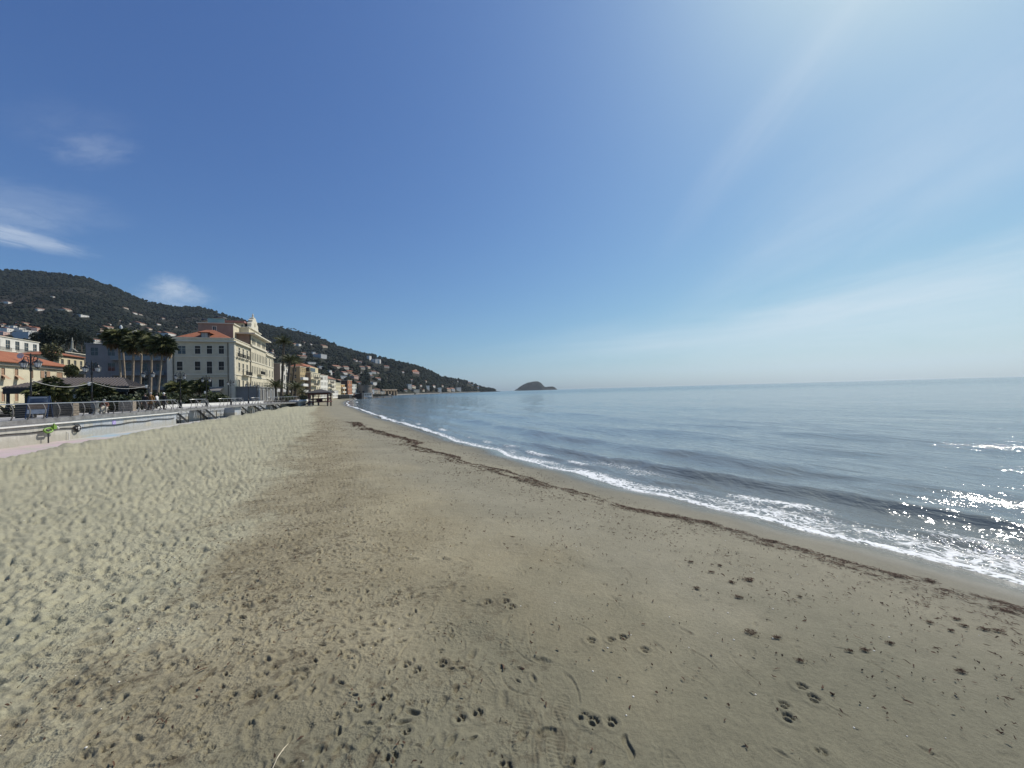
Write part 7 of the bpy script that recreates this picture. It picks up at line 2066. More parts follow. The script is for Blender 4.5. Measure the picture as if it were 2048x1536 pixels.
# ------------------------------------------------------------------ beach gazebo on stilts
def gazebo():
    q = on_z(637, 811.5, .90)
    g = max(sand_z(q.x, q.y) - .05, .5)
    r = empty('beach_gazebo', (q.x, q.y, g), R(14), 'dark red timber gazebo on stilts standing on the sand', 'gazebo')
    k = q.y / F
    W = 34 * k; w2 = W / 2; fl = 9.0 * k; ev = 25.5 * k; pk = 32.5 * k
    for x in (-w2, w2):
        for y in (0, W * .9):
            mb = MB(); mb.box(x - .13, x + .13, y - .13, y + .13, -.3, fl - .17); mb.build('stilt', [M_WOOD_GREY], r)
            mb = MB(); mb.box(x - .11, x + .11, y - .11, y + .11, fl + .003, ev - .003); mb.build('post', [M_RED], r)
    mb = MB(); mb.box(-.13, .13, -.13, .13, -.3, fl - .17); mb.build('stilt', [M_WOOD_GREY], r)
    mb = MB(); mb.box(-w2 - .2, w2 + .2, -.25, W * .9 + .25, fl - .17, fl); mb.build('floor', [M_RED], r)
    mb = MB(); hip_roof(mb, -w2, w2, 0, W * .9, ev + .14, pk - ev, .55); mb.build('roof', [simple('gazebo_shingle', (.05, .047, .045), .85, .2, 3)], r)
    mb = MB(); mb.box(-w2 - .12, w2 + .12, -.12, -.01, ev - .28, ev - .01); mb.box(-w2 - .12, -w2 - .01, 0, W * .9, ev - .28, ev - .01); mb.box(w2 + .01, w2 + .12, 0, W * .9, ev - .28, ev - .01); mb.build('beam', [M_RED], r)
    for z in (fl + .45, fl + .95):
        mb = MB(); mb.box(-w2 + .12, w2 - .12, W * .9 - .04, W * .9 + .04, z, z + .07); mb.build('rail', [M_RED], r)
    for x in np.linspace(-w2 + .4, w2 - .4, 5):
        mb = MB(); mb.box(x - .03, x + .03, W * .9 - .03, W * .9 + .03, fl + .01, fl + .44); mb.build('baluster', [M_RED], r)
    mb = MB(); mb.box(-.06, .06, -.06, .06, fl + .003, fl + 1.25); mb.box(-.5, .5, .5, 1.0, fl + .003, fl + .45); mb.build('bench', [M_RED], r)
    mb = MB()
    for i in range(4): mb.box(-w2 - 1.6 + i * .32, -w2 - 1.3 + i * .32, .3, 1.5, .1 + i * (fl - .2) / 4, .16 + i * (fl - .2) / 4)
    mb.bar((-w2 - 1.7, .3, 0), (-w2 - .2, .3, fl - .2), .06, .16); mb.bar((-w2 - 1.7, 1.5, 0), (-w2 - .2, 1.5, fl - .2), .06, .16)
    mb.build('steps', [M_BLACK], r)
gazebo()
def beach_cabin():
    q = on_z(611.5, 811.5, .88); k = q.y / F
    r = empty('black_cabin', (q.x, q.y, max(sand_z(q.x, q.y), .42) - .05), R(14), 'low black box with a rail beside the gazebo', 'cabin')
    mb = MB(); mb.box(-.85, .85, 0, 1.3, 0, 8.5 * k); mb.build('body', [M_BLACK], r)
    for x in (-.18, .28):
        mb = MB(); mb.lathe([(.0, -.02), (.16, -.02), (.16, .02), (.0, .02)], 12); o = mb.build('round_emblem', [simple_cached('emblem_grey', (.45, .47, .5))], r, loc=(x, -.03, 5 * k)); o.rotation_euler = (PI / 2, 0, 0)
    for x in (-.8, 0, .8):
        mb = MB(); mb.bar((x, .1, 8.5 * k), (x, .1, 8.5 * k + .7), .06, .06); mb.build('rail_post', [M_DARKMETAL], r)
    mb = MB(); mb.bar((-.85, .1, 8.5 * k + .7), (.85, .1, 8.5 * k + .7), .07, .06); mb.build('rail', [M_DARKMETAL], r)
    q = on_z(612, 815.3, .86); rr = random.Random(3)
    mb = MB(); 
    for i in range(7): mb.bar((-.9 + i * .3, rr.uniform(-.1, .1), .08), (-.6 + i * .3, rr.uniform(-.2, .2), .14), .4, .1)
    o = mb.build('beach_mat', [simple_cached('slate_mat', (.12, .125, .13))], loc=(q.x, q.y, sand_z(q.x, q.y) - .03)); tag(o, 'dark crumpled mat lying on the sand before the black box', 'mat')
beach_cabin()
def terrace_wall():
    pts = [at(579, 803, 71), at(590, 803, 70), at(597, 803, 69.5), at(606, 803, 71), at(617, 802, 76)]
    mb = MB()
    for a, b in zip(pts[:-1], pts[1:]):
        mb.bar((a.x, a.y, 1.0), (b.x, b.y, 1.0), .35, 1.35)
    o = empty('terrace_wall', pts[1], 0, 'rounded white-capped terrace wall left of the gazebo', 'wall')
    w = MB(); 
    for p in (0,):
        vs, fs = [], []
        n = len(pts)
        for i, q in enumerate(pts):
            vs += [(q.x - pts[1].x, q.y - pts[1].y, .3 - pts[1].z), (q.x - pts[1].x, q.y - pts[1].y, 1.72 - pts[1].z), (q.x - pts[1].x, q.y - pts[1].y + .4, 1.72 - pts[1].z), (q.x - pts[1].x, q.y - pts[1].y + .4, .3 - pts[1].z)]
        for i in range(n - 1):
            for j in range(3): fs.append((i * 4 + j, (i + 1) * 4 + j, (i + 1) * 4 + j + 1, i * 4 + j + 1))
        fs += [(0, 1, 2, 3), tuple((n - 1) * 4 + j for j in (3, 2, 1, 0))]
        w.add(vs, fs)
    w.build('wall', [render_mat((.50, .47, .40), 'terrace_render')], o)
    mb = MB(); mb.tube([(q.x - pts[1].x, q.y - pts[1].y + .2, 1.82 - pts[1].z) for q in pts], .26, 8); mb.build('cap', [M_WHITE], o, True)
terrace_wall()

# ------------------------------------------------------------------ furniture of the promenade
def board_sign():
    q = at(79, 838, 25.2)
    r = empty('sandwich_board', (q.x, q.y, DECK), R(32), 'blue folding board with notices standing behind the railing', 'sign')
    M_BLUE = simple('blue_frame', (.02, .04, .09), .5, .15, 6); M_PANEL = simple('pale_blue_panel', (.085, .11, .145), .5, .3, 5)
    H, W, S = 1.45, .92, .42
    for s, y in ((1, -S), (-1, S)):
        for x in (-W / 2, W / 2):
            mb = MB(); mb.bar((x, y, 0), (x, 0, H), .05, .05); mb.build('leg', [M_BLUE], r)
    def pan(z0, z1, m, nm, off=.03):
        y0, y1 = -S * (1 - z0 / H) - off, -S * (1 - z1 / H) - off
        mb = MB(); mb.add([(-W / 2 + .03, y0, z0), (W / 2 - .03, y0, z0), (W / 2 - .03, y1, z1), (-W / 2 + .03, y1, z1), (-W / 2 + .03, y0 + .03, z0), (W / 2 - .03, y0 + .03, z0), (W / 2 - .03, y1 + .03, z1), (-W / 2 + .03, y1 + .03, z1)], [(0, 1, 2, 3), (7, 6, 5, 4), (0, 4, 5, 1), (1, 5, 6, 2), (2, 6, 7, 3), (3, 7, 4, 0)])
        return mb.build(nm, [m], r)
    top = pan(1.0, 1.42, M_PANEL, 'panel')
    for i, z in enumerate((1.33, 1.26, 1.18, 1.10, 1.04)):
        y = -S * (1 - z / H) - .034
        mb = MB(); mb.box(-.36, .36 - .12 * (i % 2), y - .004, y - .001, z - .018, z + .018); mb.build('text_line', [M_BLUE if i else M_WHITE], top)
    pan(.62, .96, simple('brown_board', (.15, .11, .08), .7, .2, 5), 'panel'); pan(.30, .58, simple('white_notice', (.26, .29, .33), .6, .15, 5), 'panel')
    for y in (-S * .55, S * .55):
        mb = MB(); mb.bar((-W / 2, y, .62), (W / 2, y, .62), .03, .03); mb.build('crossbar', [M_BLUE], r)
board_sign()
mb = MB(); q = at(52, 838, 26.2); mb.box(-.42, .42, -.2, .2, 0, .98); mb.box(-.46, .46, -.24, .24, .98, 1.02); o = mb.build('black_planter', [M_BLACK], loc=(q.x, q.y, DECK - .003), rz=R(20)); tag(o, 'tall black box planter left of the blue folding board', 'planter')
mb = MB(); q = at(101, 836, 26.6); mb.box(-.25, .25, -.2, .2, 0, .95); mb.box(-.29, .29, -.24, .24, .95, .99); o = mb.build('black_planter', [M_BLACK], loc=(q.x, q.y, DECK - .003), rz=R(20)); tag(o, 'narrow black box planter right of the blue folding board', 'planter')
def timber_planter(px, dep, w, h, label, m, slats=5):
    q = at(px, 830, dep)
    r = empty('timber_planter', (q.x, q.y, DECK - .003), R(24), label, 'planter')
    mb = MB(); mb.box(-w / 2 + .04, w / 2 - .04, .04, .66, .03, h - .05); mb.build('box', [M_BLACK], r)
    for k in range(slats):
        z0 = .02 + k * h / slats
        me = MB().box(-w / 2, w / 2, 0, .035, z0, z0 + h / slats - .02).mesh('slat', m); obj('slat', me, r)
        me = MB().box(-w / 2, -w / 2 + .035, .037, .7, z0, z0 + h / slats - .02).mesh('slat', m); obj('slat', me, r); obj('slat', me, r, (w - .035, 0, 0))
    for x in (-w / 2 - .03, w / 2 - .03):
        mb = MB(); mb.box(x, x + .06, -.04, -.003, 0, h + .02); mb.build('post', [m], r)
timber_planter(124, 27.5, 1.15, .92, 'grey-brown timber planter with horizontal slats behind the railing', M_WOOD_GREY)
timber_planter(252, 35.5, .95, .95, 'lighter timber planter between the seated person and the bench', simple('pale_weathered_timber', (.28, .235, .185), .85, .35, 9))
def bench(px, dep, label, turn):
    q = at(px, 830, dep)
    r = empty('park_bench', (q.x, q.y, DECK - .003), turn, label, 'bench', 'benches on the promenade')
    for k in range(4):
        me = MB().box(-.8, .8, -.24 + k * .12, -.14 + k * .12, .42, .45).mesh('slat', M_WOOD_GREY); obj('slat', me, r)
    for k in range(3):
        me = MB().box(-.8, .8, .26 + .03 * k, .29 + .03 * k, .55 + .13 * k, .64 + .13 * k).mesh('slat', M_WOOD_GREY); obj('slat', me, r)
    for x in (-.65, .65):
        mb = MB(); mb.tube([(x, -.22, 0), (x, -.2, .2), (x, -.22, .40), (x, .2, .40), (x, .26, .55), (x, .36, .95)], .025, 6); mb.tube([(x, .18, .40), (x, .24, 0)], .025, 6); mb.build('leg', [M_DARKMETAL], r)
bench(166, 30.5, 'bench behind the railing left of the litter bin', R(22))
bench(279, 37.5, 'bench behind the railing left of the walking people', R(22))
q = at(190, 830, 30.2)
r = empty('litter_bin', (q.x, q.y, DECK - .003), 0, 'grey litter bin on a flared pedestal at the second lamp', 'litter bin')
mb = MB(); mb.lathe([(.26, 0), (.22, .05), (.12, .2), (.10, .42)], 10); mb.build('pedestal', [simple_cached('bin_grey', (.14, .15, .15))], r)
mb = MB(); mb.lathe([(.13, .42), (.20, .46), (.23, .82), (.25, .84), (.25, .88), (.20, .88)], 12); mb.build('bin', [simple_cached('bin_grey', (.14, .15, .15))], r)
mb = MB(); mb.lathe([(.27, .98), (.22, 1.04), (0, 1.08)], 12); mb.bar((.2, 0, .85), (.2, 0, 1.0), .02, .02); mb.bar((-.2, 0, .85), (-.2, 0, 1.0), .02, .02); mb.build('lid', [M_DARKMETAL], r)

# ------------------------------------------------------------------ people
SKIN = simple('skin', (.46, .29, .21), .6, .05, 9)
def person(loc, rz, joints, radii, bones, mats, label, extra=None):
    """joints: name -> (x, y, z) in metres (facing -Y); bones: (a, b, material index); one continuous skinned body"""
    names = list(joints)
    me = bpy.data.meshes.new('person_frame')
    me.from_pydata([joints[n] for n in names], [(names.index(a), names.index(b)) for a, b, _ in bones], [])
    tmp = bpy.data.objects.new('person_tmp', me); C.objects.link(tmp)
    md = tmp.modifiers.new('skin', 'SKIN'); md.use_smooth_shade = True
    for i, n in enumerate(names):
        sv = me.skin_vertices[0].data[i]; rr = radii[n]; sv.radius = (rr, rr) if not isinstance(rr, tuple) else rr
        sv.use_root = (n == 'pelvis')
    sd = tmp.modifiers.new('sub', 'SUBSURF'); sd.levels = 1; sd.render_levels = 1
    dg = bpy.context.evaluated_depsgraph_get(); dg.update()
    body = bpy.data.meshes.new_from_object(tmp.evaluated_get(dg))
    bpy.data.objects.remove(tmp); body.name = 'person'
    body.materials.clear()
    for m in mats: body.materials.append(m)
    segs = [(Vector(joints[a]), Vector(joints[b]), mi) for a, b, mi in bones]
    for p in body.polygons:
        c = p.center; best = (1e9, 0)
        for a, b, mi in segs:
            ab = b - a; tt_ = max(0, min(1, (c - a).dot(ab) / max(ab.length_squared, 1e-9))); d = (c - a - ab * tt_).length
            if d < best[0]: best = (d, mi)
        p.material_index = best[1]; p.use_smooth = True
    o = obj('person', body, None, loc, rz); tag(o, label, 'person')
    hd = Vector(joints['head'])
    if extra: extra(o, hd)
    return o
def stand_joints(H=1.72, stride=.0, lean=.0, armf=.0):
    k = H / 1.72
    j = dict(pelvis=(0, 0, .92), waist=(0, -.01 - lean * .3, 1.08), chest=(0, -lean * .8, 1.30), neck=(0, -lean, 1.45), jaw=(0, -.01 - lean, 1.52), head=(0, -.02 - lean, 1.62))
    for s, n in ((-1, 'l'), (1, 'r')):
        st = stride * s
        j['hip' + n] = (.095 * s, 0, .88); j['knee' + n] = (.10 * s, -st * .5 - .02, .49); j['ank' + n] = (.10 * s, -st + (.05 if st < 0 else 0), .09 + (.04 if st < 0 else 0)); j['toe' + n] = (.11 * s, -st - .15, .035 + (.01 if st < 0 else 0))
        j['sho' + n] = (.185 * s, -lean, 1.39); j['elb' + n] = (.235 * s, st * .35 + .03 - armf * .15, 1.10); j['wri' + n] = (.225 * s, st * .6 - .08 - armf * .3, .86 + armf * .2); j['hand' + n] = (.215 * s, st * .7 - .11 - armf * .36, .77 + armf * .22)
    rad = dict(pelvis=(.15, .11), waist=(.135, .10), chest=(.16, .115), neck=.055, jaw=.072, head=.098)
    for n in 'lr': rad.update({'hip' + n: .095, 'knee' + n: .060, 'ank' + n: .042, 'toe' + n: .035, 'sho' + n: .065, 'elb' + n: .045, 'wri' + n: .032, 'hand' + n: .035})
    j = {a: tuple(v * k for v in b) for a, b in j.items()}; rad = {a: (tuple(v * k for v in b) if isinstance(b, tuple) else b * k) for a, b in rad.items()}
    return j, rad
BONES = [('pelvis', 'waist', 1), ('waist', 'chest', 1), ('chest', 'neck', 1), ('neck', 'jaw', 0), ('jaw', 'head', 0)] + [b for n in 'lr' for b in (('pelvis', 'hip' + n, 2), ('hip' + n, 'knee' + n, 2), ('knee' + n, 'ank' + n, 2), ('ank' + n, 'toe' + n, 3), ('chest', 'sho' + n, 1), ('sho' + n, 'elb' + n, 1), ('elb' + n, 'wri' + n, 1), ('wri' + n, 'hand' + n, 0))]
def head_kit(hair_m, cap=False):
    def f(o, hd):
        mb = MB(); mb.blob((hd.x, hd.y + .018, hd.z + .022), .106, .112, .105, 0, 10, 6); h = mb.build('cap' if cap else 'hair', [hair_m], o, True)
        if cap:
            b = MB(); b.box(hd.x - .07, hd.x + .07, hd.y - .19, hd.y - .07, hd.z + .03, hd.z + .045); b.build('peak', [hair_m], h)
        mb = MB(); mb.blob((hd.x, hd.y - .10, hd.z - .01), .014, .022, .02, 0, 6, 4); mb.build('nose', [SKIN], o)
        for s in (-1, 1):
            mb = MB(); mb.blob((hd.x + s * .035, hd.y - .088, hd.z + .015), .010, .008, .008, 0, 6, 4); mb.build('eye', [M_BLACK], o)
            # fingers of the relaxed hand
    return f
def fingers(o, j, n, s):
    w, h = Vector(j['wri' + n]), Vector(j['hand' + n]); d = (h - w).normalized()
    mb = MB()
    for k, l in enumerate((.065, .075, .07, .055)):
        y = (k - 1.5) * .018
        b = h + Vector((0, y, 0)) + d * .015
        mb.tube([b, b + d * l * .5, b + d * l + Vector((-s * .018, -.004, 0))], [.009, .0085, .007], 5)
    b = w.lerp(h, .5) + Vector((-s * .01, -.03, 0)); mb.tube([b, b + d * .04 + Vector((-s * .01, -.02, 0)), b + d * .065 + Vector((-s * .015, -.018, 0))], [.011, .01, .008], 5)
    mb.build('fingers', [SKIN], o)
TR_D = simple('dark_trousers', (.025, .026, .03), .9, .15, 9); TR_B = simple('brown_trousers', (.07, .055, .05), .9, .15, 9); SHOE = simple('shoes', (.05, .045, .04), .7, .2, 9); SHOEW = simple('white_shoes', (.5, .48, .45), .7, .1, 9)
HAIR_D, HAIR_G = simple('dark_hair', (.02, .015, .012), .7, .2, 9), simple('grey_hair', (.30, .29, .27), .7, .2, 9)
def walker(px, dep, rz, top, trs, shoe, hair, label, H=1.7, stride=.2, lean=.02, cap=False, coat=None, armf=0.0):
    q = at(px, 830, dep)
    j, rad = stand_joints(H, stride, lean, armf)
    o = person((q.x, q.y, DECK - .008), rz, j, rad, BONES, [SKIN, top, trs, shoe], label, head_kit(hair, cap))
    for n, s in (('l', -1), ('r', 1)): fingers(o, j, n, s)
    if coat:
        k = H / 1.72
        mb = MB(); mb.lathe([(.205 * k, .62 * k), (.20 * k, .8 * k), (.175 * k, 1.0 * k), (.18 * k, 1.2 * k), (.17 * k, 1.36 * k), (.09 * k, 1.45 * k)], 12); c = mb.build('coat', [coat], o, True); c.scale = (1, .78, 1); c.location = (0, -lean * .7, 0)
    return o
P_DARK = simple('black_jacket', (.018, .018, .02), .9, .15, 8); P_OR = simple('ochre_coat', (.21, .11, .035), .9, .15, 8); P_WH = simple('white_top', (.66, .66, .64), .85, .06, 8)
walker(291, 36.8, R(20), P_DARK, TR_B, SHOEW, HAIR_D, 'person in black jacket and brown trousers, leftmost of the walkers', 1.66, .12)
walker(302, 37.4, R(15), P_OR, TR_B, SHOE, HAIR_G, 'person in a long ochre coat walking behind the railing', 1.74, .1, .02, False, P_OR)
walker(315, 38.0, R(-70), P_WH, TR_D, SHOEW, HAIR_D, 'person in a white top and dark trousers walking along the railing', 1.64, .26, .05, False, None, .4)
walker(328, 38.8, R(190), P_DARK, TR_D, SHOE, simple('white_cap', (.7, .69, .65), .8, .05, 8), 'person in black with a white cap, rightmost of the walkers', 1.72, .08, .0, True)
q = on_z(658, 802.5, .95)
j, rad = stand_joints(1.75, .25, .02)
person((q.x, q.y, sand_z(q.x, q.y) - .01), R(200), j, rad, BONES, [SKIN, P_DARK, TR_D, SHOE], 'person in dark clothes walking on the sand right of the gazebo', head_kit(HAIR_D))
# seated person on a low stool, pale bag beside
def seated():
    q = at(211, 829, 31.6)
    j, rad = stand_joints(1.64, 0, 0)
    j.update(pelvis=(0, .05, .42), waist=(0, 0, .58), chest=(0, -.13, .78), neck=(0, -.22, .90), jaw=(0, -.27, .96), head=(0, -.31, 1.05))
    for s, n in ((-1, 'l'), (1, 'r')):
        j['hip' + n] = (.09 * s, .02, .42); j['knee' + n] = (.14 * s, -.40, .50); j['ank' + n] = (.13 * s, -.42, .09); j['toe' + n] = (.15 * s, -.58, .035)
        j['sho' + n] = (.17 * s, -.16, .85); j['elb' + n] = (.24 * s, -.28, .62); j['wri' + n] = (.14 * s, -.44, .58); j['hand' + n] = (.08 * s, -.50, .58)
    o = person((q.x, q.y, DECK - .008), R(35), j, rad, BONES, [SKIN, simple('russet_jacket', (.16, .065, .04), .9, .15, 8), simple('cream_trousers', (.52, .47, .40), .9, .1, 8), SHOEW], 'person in russet jacket and cream trousers sitting bent forward behind the railing', head_kit(HAIR_G))
    for n, s in (('l', -1), ('r', 1)): fingers(o, j, n, s)
    r = empty('low_stool', (q.x + .05 * 0, q.y, DECK - .003), R(35), 'low dark stool under the seated person', 'stool')
    mb = MB(); mb.box(-.18, .18, -.10, .22, .28, .32); mb.build('seat', [M_WOOD_GREY], r)
    me = MB().box(-.02, .02, -.02, .02, 0, .28).mesh('leg', M_DARKMETAL)
    for x in (-.15, .15):
        for y in (-.07, .19): obj('leg', me, r, (x, y, 0))
    q2 = at(205.5, 829, 31.4)
    r = empty('pale_bag', (q2.x, q2.y, DECK - .003), R(20), 'bulging pale cream bag beside the seated person', 'bag')
    mb = MB(); mb.blob((0, 0, .42), .20, .16, .26, 0, 10, 7, .08, random.Random(2)); mb.lathe([(.22, 0), (.2, .3), (.12, .35)], 8); mb.build('body', [simple_cached('cream_cloth', (.62, .58, .45))], r, True)
    mb = MB(); mb.tube([(-.1, 0, .62), (-.06, 0, .78), (.06, 0, .78), (.1, 0, .62)], .015, 5); mb.build('handle', [M_DARKMETAL], r)
seated()

# ------------------------------------------------------------------ what lies on the sand
def weed_mat():
    t = NT('dry_seaweed'); p = t.pos()
    t.P(color=t.mix(t.noise(p, 9, 4, .7), (.030, .016, .010), (.110, .060, .034)), rough=.75, spec=.25)
    return t.mat
M_WEED = weed_mat()
def strands(P, ang, L, wd, lift, rg, curl=.7):
    """flat curling ribbons lying on the sand: P (n,2)"""
    n = len(P); K = 4
    zs = sand_height(P[:, 0], P[:, 1])[0]
    t_ = np.linspace(-.5, .5, K)
    kap = rg.uniform(-curl, curl, n)[:, None]
    a = ang[:, None] + kap * t_[None] * 2
    ds = L[:, None] / (K - 1)
    X = P[:, 0, None] + np.cumsum(np.cos(a), 1) * ds - np.cos(ang)[:, None] * L[:, None] / 2
    Y = P[:, 1, None] + np.cumsum(np.sin(a), 1) * ds - np.sin(ang)[:, None] * L[:, None] / 2
    Zc = zs[:, None] + lift[:, None] + .006 + rg.uniform(0, .012, (n, K))
    nx, ny = -np.sin(a), np.cos(a)
    w = (wd[:, None] / 2) * np.array([.4, 1, 1, .35])[None]
    tw = rg.uniform(-.8, .8, (n, 1))
    A = np.stack([X + nx * w, Y + ny * w, Zc + w * tw], 2); B = np.stack([X - nx * w, Y - ny * w, Zc - w * tw], 2)
    V = np.stack([A, B], 2).reshape(n, K * 2, 3)
    f = np.array([[2 * k, 2 * k + 1, 2 * k + 3, 2 * k + 2] for k in range(K - 1)])
    FF = (f[None] + (np.arange(n) * K * 2)[:, None, None]).reshape(-1, 4)
    return V.reshape(-1, 3), FF
LINE = [(2420, 1335), (2260, 1283), (2120, 1238), (2048, 1213), (1960, 1190), (1900, 1172), (1800, 1146), (1700, 1118), (1600, 1093), (1500, 1068), (1400, 1040), (1330, 1027), (1260, 1013), (1180, 990), (1110, 972), (1060, 955), (1000, 938), (950, 929), (900, 910), (860, 899), (825, 893), (845, 884), (815, 876), (780, 868), (752, 862), (735, 855), (715, 845)]
def on_sand(px, py):
    q = on_z(px, py, .7)
    for _ in range(6): q = on_z(px, py, .5 * (q.z + sand_z(q.x, q.y)))
    return q
LP = np.array([(lambda q: (q.x, q.y))(on_sand(px, py)) for px, py in LINE])
LS = np.r_[0, np.cumsum(np.hypot(*np.diff(LP, axis=0).T))]
rg = np.random.default_rng(21)
def along(ts): return np.stack([np.interp(ts, LS, LP[:, 0]), np.interp(ts, LS, LP[:, 1])], 1)
n = 23000
ts = LS[-1] * rg.random(n) ** 1.35
lane = rg.integers(0, 3, n)                        # the wrack lies in a main line and two broken ones
cl_ = perlin(ts / 1.1, lane * 3.7 + .3, 91) + .7 * perlin(ts / .33, lane * 5.1 + .9, 92) + .5 * perlin(ts / 5.0, lane * 2.3, 93)
keep = cl_ > rg.uniform(-.8, .8, n) + np.where(lane == 0, -.1, .35)
ts, cl_, lane = ts[keep], cl_[keep], lane[keep]; n = len(ts)
P = along(ts)
tn = along(ts + .05) - along(ts - .05); tn /= np.hypot(tn[:, 0], tn[:, 1])[:, None]
nrm = np.stack([-tn[:, 1], tn[:, 0]], 1)
sgn = np.sign((nrm * np.array([VX, VY])).sum(1))
wid = (.008 + .026 * np.clip(cl_ + .5, 0, 1.5)) * (1 + ts / 24)
mean = np.where(lane == 0, 0, np.where(lane == 1, -.16, -.34)) * (1 + .6 * perlin(ts / 2.0, ts * 0 + 4, 97)) + .13 * perlin(ts / 1.5, ts * 0 + 7, 98) + .06 * perlin(ts / .5, ts * 0 + 8, 99)
off = sgn * mean * (1 + ts / 40) + rg.normal(size=n) * wid
P = P + nrm * off[:, None]
ang = np.arctan2(tn[:, 1], tn[:, 0]) + rg.normal(size=n) * .6
L = rg.uniform(.02, .11, n) * (1 + ts / 25); wd = rg.uniform(.003, .007, n) * (1 + ts / 14)
lift = .035 * np.clip(cl_, 0, 1) * rg.random(n) * (1 + ts / 30)
V1, F1 = strands(P, ang, L, wd, lift, rg)
# scattered strands landward of the line
n = 8500
ts = LS[-1] * .8 * rg.random(n) ** 1.5
P = along(ts)
tn = along(ts + .05) - along(ts - .05); tn /= np.hypot(tn[:, 0], tn[:, 1])[:, None]
sgn = np.sign((np.stack([-tn[:, 1], tn[:, 0]], 1) * np.array([VX, VY])).sum(1))
off = -sgn * rg.exponential(.75, n) * (1 - .5 * (ts > 12))
P = P + np.stack([-tn[:, 1], tn[:, 0]], 1) * off[:, None]
keep = fbm(P[:, 0] / .9, P[:, 1] / .9, 3, 95) > rg.uniform(-.5, .5, n)
P, ts, tn = P[keep], ts[keep], tn[keep]; n = len(P)
V2, F2 = strands(P, np.arctan2(tn[:, 1], tn[:, 0]) + rg.normal(size=n) * .7, rg.uniform(.012, .06, n) * (1 + ts / 25), rg.uniform(.003, .007, n) * (1 + ts / 9), np.zeros(n), rg)
wm_ = np_mesh('seaweed', np.vstack([V1, V2]), np.vstack([F1, F2 + len(V1)]), M_WEED, False)
o = obj('seaweed', wm_); tag(o, 'long reddish brown line of dried seaweed strands along the beach', 'seaweed', kind='stuff')
# dark crumbs strewn over the damp sand
n = 11000
uu = 30 * rg.random(n) ** 1.4 - 1; vv = rg.uniform(-1.2, 5.6, n)
x, y = to_xy(uu, vv)
keep = (fbm(x / 1.1, y / 1.1, 3, 96) + .35 * (vv > 1.6) + .2 * (vv > 3) > rg.uniform(-.2, 1.1, n)) & (y > 1.2)
P = np.stack([x[keep], y[keep]], 1); n = len(P)
V3, F3 = strands(P, A0 + PI / 2 + rg.normal(size=n) * .8, rg.uniform(.006, .03, n) * (1 + uu[keep] / 18) * np.where(rg.random(n) > .94, 2.0, 1), rg.uniform(.004, .010, n) * (1 + uu[keep] / 14), np.zeros(n), rg)
o = obj('debris', np_mesh('debris', V3, F3, M_WEED, False)); tag(o, 'dark crumbs of dry weed strewn over the damp sand', 'debris', kind='stuff')
# brown crumbs in the trampled band between the dry and the damp sand
n = 9000
uu = 34 * rg.random(n) ** 1.6 - .5; vv = rg.normal(size=n) * .95 - .9
x, y = to_xy(uu, vv)
keep = (fbm(x / .8, y / .8, 3, 101) > rg.uniform(-.6, .8, n)) & (y > 1.2)
P = np.stack([x[keep], y[keep]], 1); n = len(P)
V3, F3 = strands(P, rg.uniform(0, 2 * PI, n), rg.uniform(.006, .030, n) * (1 + uu[keep] / 20), rg.uniform(.003, .008, n) * (1 + uu[keep] / 12), np.zeros(n), rg)
o = obj('debris', np_mesh('debris', V3, F3, M_WEED, False)); tag(o, 'brown crumbs mixed into the trampled sand beside the pale dry sand', 'debris', kind='stuff')
# pale shell chips
n = 420
uu = rg.uniform(-1, 12, n); vv = rg.uniform(-4.5, 5.4, n); x, y = to_xy(uu, vv); keep = y > 1.2; x, y = x[keep], y[keep]; n = len(x)
z = sand_height(x, y)[0]
V_, F_ = [], []
iv, if_ = ico()
s_ = rg.uniform(.003, .0075, n)
VV = iv[None] * s_[:, None, None] * np.array([1, 1, .5]) + np.stack([x, y, z + .002], 1)[:, None]
FF = (if_[None] + (np.arange(n) * len(iv))[:, None, None]).reshape(-1, 3)
o = obj('shell_chips', np_mesh('shell_chips', VV.reshape(-1, 3), FF, simple('shell', (.68, .65, .58), .6, .1, 9))); tag(o, 'tiny pale shell chips scattered on the sand', 'shells', kind='stuff')
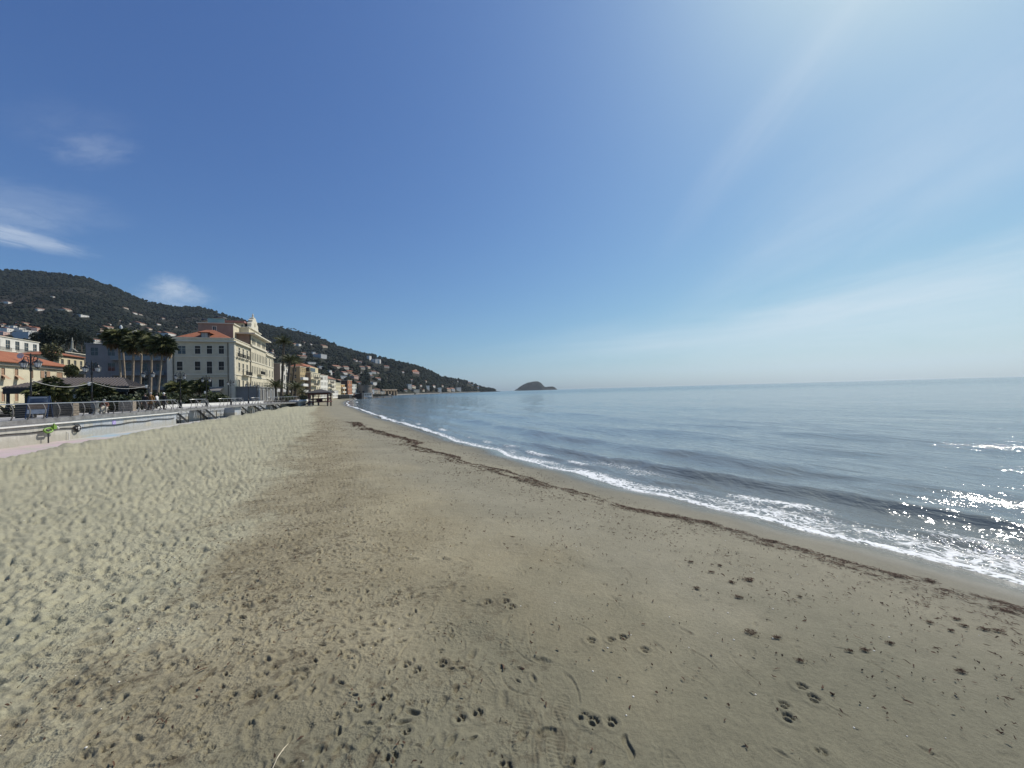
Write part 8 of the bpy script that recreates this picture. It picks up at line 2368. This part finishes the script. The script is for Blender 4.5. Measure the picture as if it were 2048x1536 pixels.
# clumps one can single out
CL = [(1500, 1162, .10), (1383, 1126, .07), (1425, 1146, .06), (1395, 1178, .06), (1465, 1167, .07), (1440, 1132, .05), (1478, 1197, .07), (1502, 1268, .09), (1556, 1279, .06), (1700, 1305, .05), (1732, 1304, .06), (1782, 1288, .06), (1862, 1246, .06), (1915, 1238, .07), (1972, 1259, .08), (1999, 1262, .08), (1602, 1325, .05), (1930, 1252, .07), (1905, 1262, .06), (1925, 1345, .06), (1600, 1195, .04), (1800, 1152, .16), (1860, 1160, .14), (1420, 1046, .12), (1260, 1016, .12), (1550, 1082, .14)]
def clump(px, py, s, i):
    s *= .72 if i == 0 or i > 20 else .56
    q = on_z(px, py, .93 if py > 1230 else .78)
    for _ in range(3): q = on_z(px, py, sand_z(q.x, q.y))
    g = np.random.default_rng(300 + i); n = 70
    P = np.stack([q.x + g.normal(size=n) * s * .45, q.y + g.normal(size=n) * s * .28], 1)
    V, F_ = strands(P, A0 + 1.9 + g.normal(size=n) * .65, g.uniform(.3, .9, n) * s, g.uniform(.025, .05, n) * s + .0015, g.uniform(0, .16, n) * s, g)
    V = V - np.array([q.x, q.y, sand_z(q.x, q.y)])
    o = obj('seaweed_clump', np_mesh('seaweed_clump', V, F_, M_WEED, False), None, (q.x, q.y, sand_z(q.x, q.y)))
    lab = {0: 'dark tufted seaweed clump standing out alone on the damp sand', 1: 'small weed tangle, topmost of the loose group inland of the weed line', 2: 'small weed tangle below the topmost one of the loose group', 4: 'small weed tangle left of the dark tufted clump', 7: 'reddish flat seaweed clump on the smooth sand near the middle', 8: 'seaweed tangle just right of the reddish flat clump', 9: 'left of two seaweed tangles side by side in the lower right sand', 10: 'right of two seaweed tangles side by side in the lower right sand', 11: 'seaweed tangle lying apart, right of the side by side pair', 12: 'small weed tangle left of the flat clumps near the right edge', 14: 'left of two dark flat clumps below the weed line at the right edge', 15: 'right of two dark flat clumps below the weed line at the right edge', 19: 'seaweed tangle farthest down the sand at the right, away from the weed line', 21: 'thick dark heap of weed on the strand line near the right edge', 22: 'heap of weed on the strand line right beside the thickest heap', 23: 'weed heap lying on bare wet sand seaward of the line, middle one', 24: 'weed heap seaward of the line, farthest from the right edge', 25: 'weed heap on the strand line above the dark tufted clump'}.get(i, 'small dark tangle of seaweed lying on the sand')
    tag(o, lab, 'seaweed clump', 'loose clumps of seaweed on the sand')
for i, c in enumerate(CL): clump(*c, i)
q = on_z(557, 1520, .95); z0 = sand_z(q.x, q.y)
mb = MB(); mb.tube([(0, 0, -.01), (.004, .035, .012), (.010, .075, .018), (.013, .11, .010)], [.0022, .0026, .0022, .0012], 6); mb.tube([(.008, .06, .016), (.016, .07, .018)], .0012, 5)
o = mb.build('straw_stalk', [simple('straw', (.60, .52, .36), .7, .1, 20)], loc=(q.x, q.y - .05, z0 + .012)); tag(o, 'single pale straw stalk lying on the sand at the bottom', 'stalk')
q = on_z(1937, 1541, .95); z0 = sand_z(q.x, q.y)
mb = MB(); mb.blob((0, 0, .012), .055, .04, .022, 0, 14, 9, .05, random.Random(5))
o = mb.build('pebble', [simple('grey_stone', (.33, .34, .30), .7, .2, 40)], smooth=True, loc=(q.x, q.y, z0)); tag(o, 'smooth pale grey pebble at the lower right edge of the sand', 'pebble')

# rocks of the breakwater at the pier
rr = random.Random(8)
M_ROCK = simple('breakwater_rock', (.13, .12, .105), .9, .35, 1.1)
mb = MB()
for k in range(150):
    f = k / 149
    px = 704 + 78 * f; dep = 246 + 60 * f ** 1.2
    q = at(px, 797, dep); s = rr.uniform(.5, 1.5)
    mb.blob((q.x, q.y + rr.uniform(-2, 3), rr.uniform(-.6, .35)), s * 1.2, s, s * .7, 0, 6, 4, .3, rr)
o = mb.build('breakwater_rocks', [M_ROCK]); tag(o, 'dark low line of breakwater rocks running out from the pier', 'rocks', kind='stuff')
# shore road wall along the far coast
mb = MB(); prev = None
pts = []
for px in (745, 765, 790, 830, 880, 930, 960): 
    x, y, z = terr(np.array([px]), np.array([.003])); pts.append((float(x[0]), float(y[0]) - 4))
vs, fs = [], []
for x, y in pts: vs += [(x, y, -1), (x, y, 2.4), (x - 2, y + 6, 2.4)]
for i in range(len(pts) - 1): fs += [(3 * i, 3 * i + 3, 3 * i + 4, 3 * i + 1), (3 * i + 1, 3 * i + 4, 3 * i + 5, 3 * i + 2)]
mb.add(vs, fs); o = mb.build('shore_wall', [simple('shore_masonry', (.24, .22, .19), .9, .3, .2)]); tag(o, 'long pale shore wall along the foot of the cape', 'sea wall')
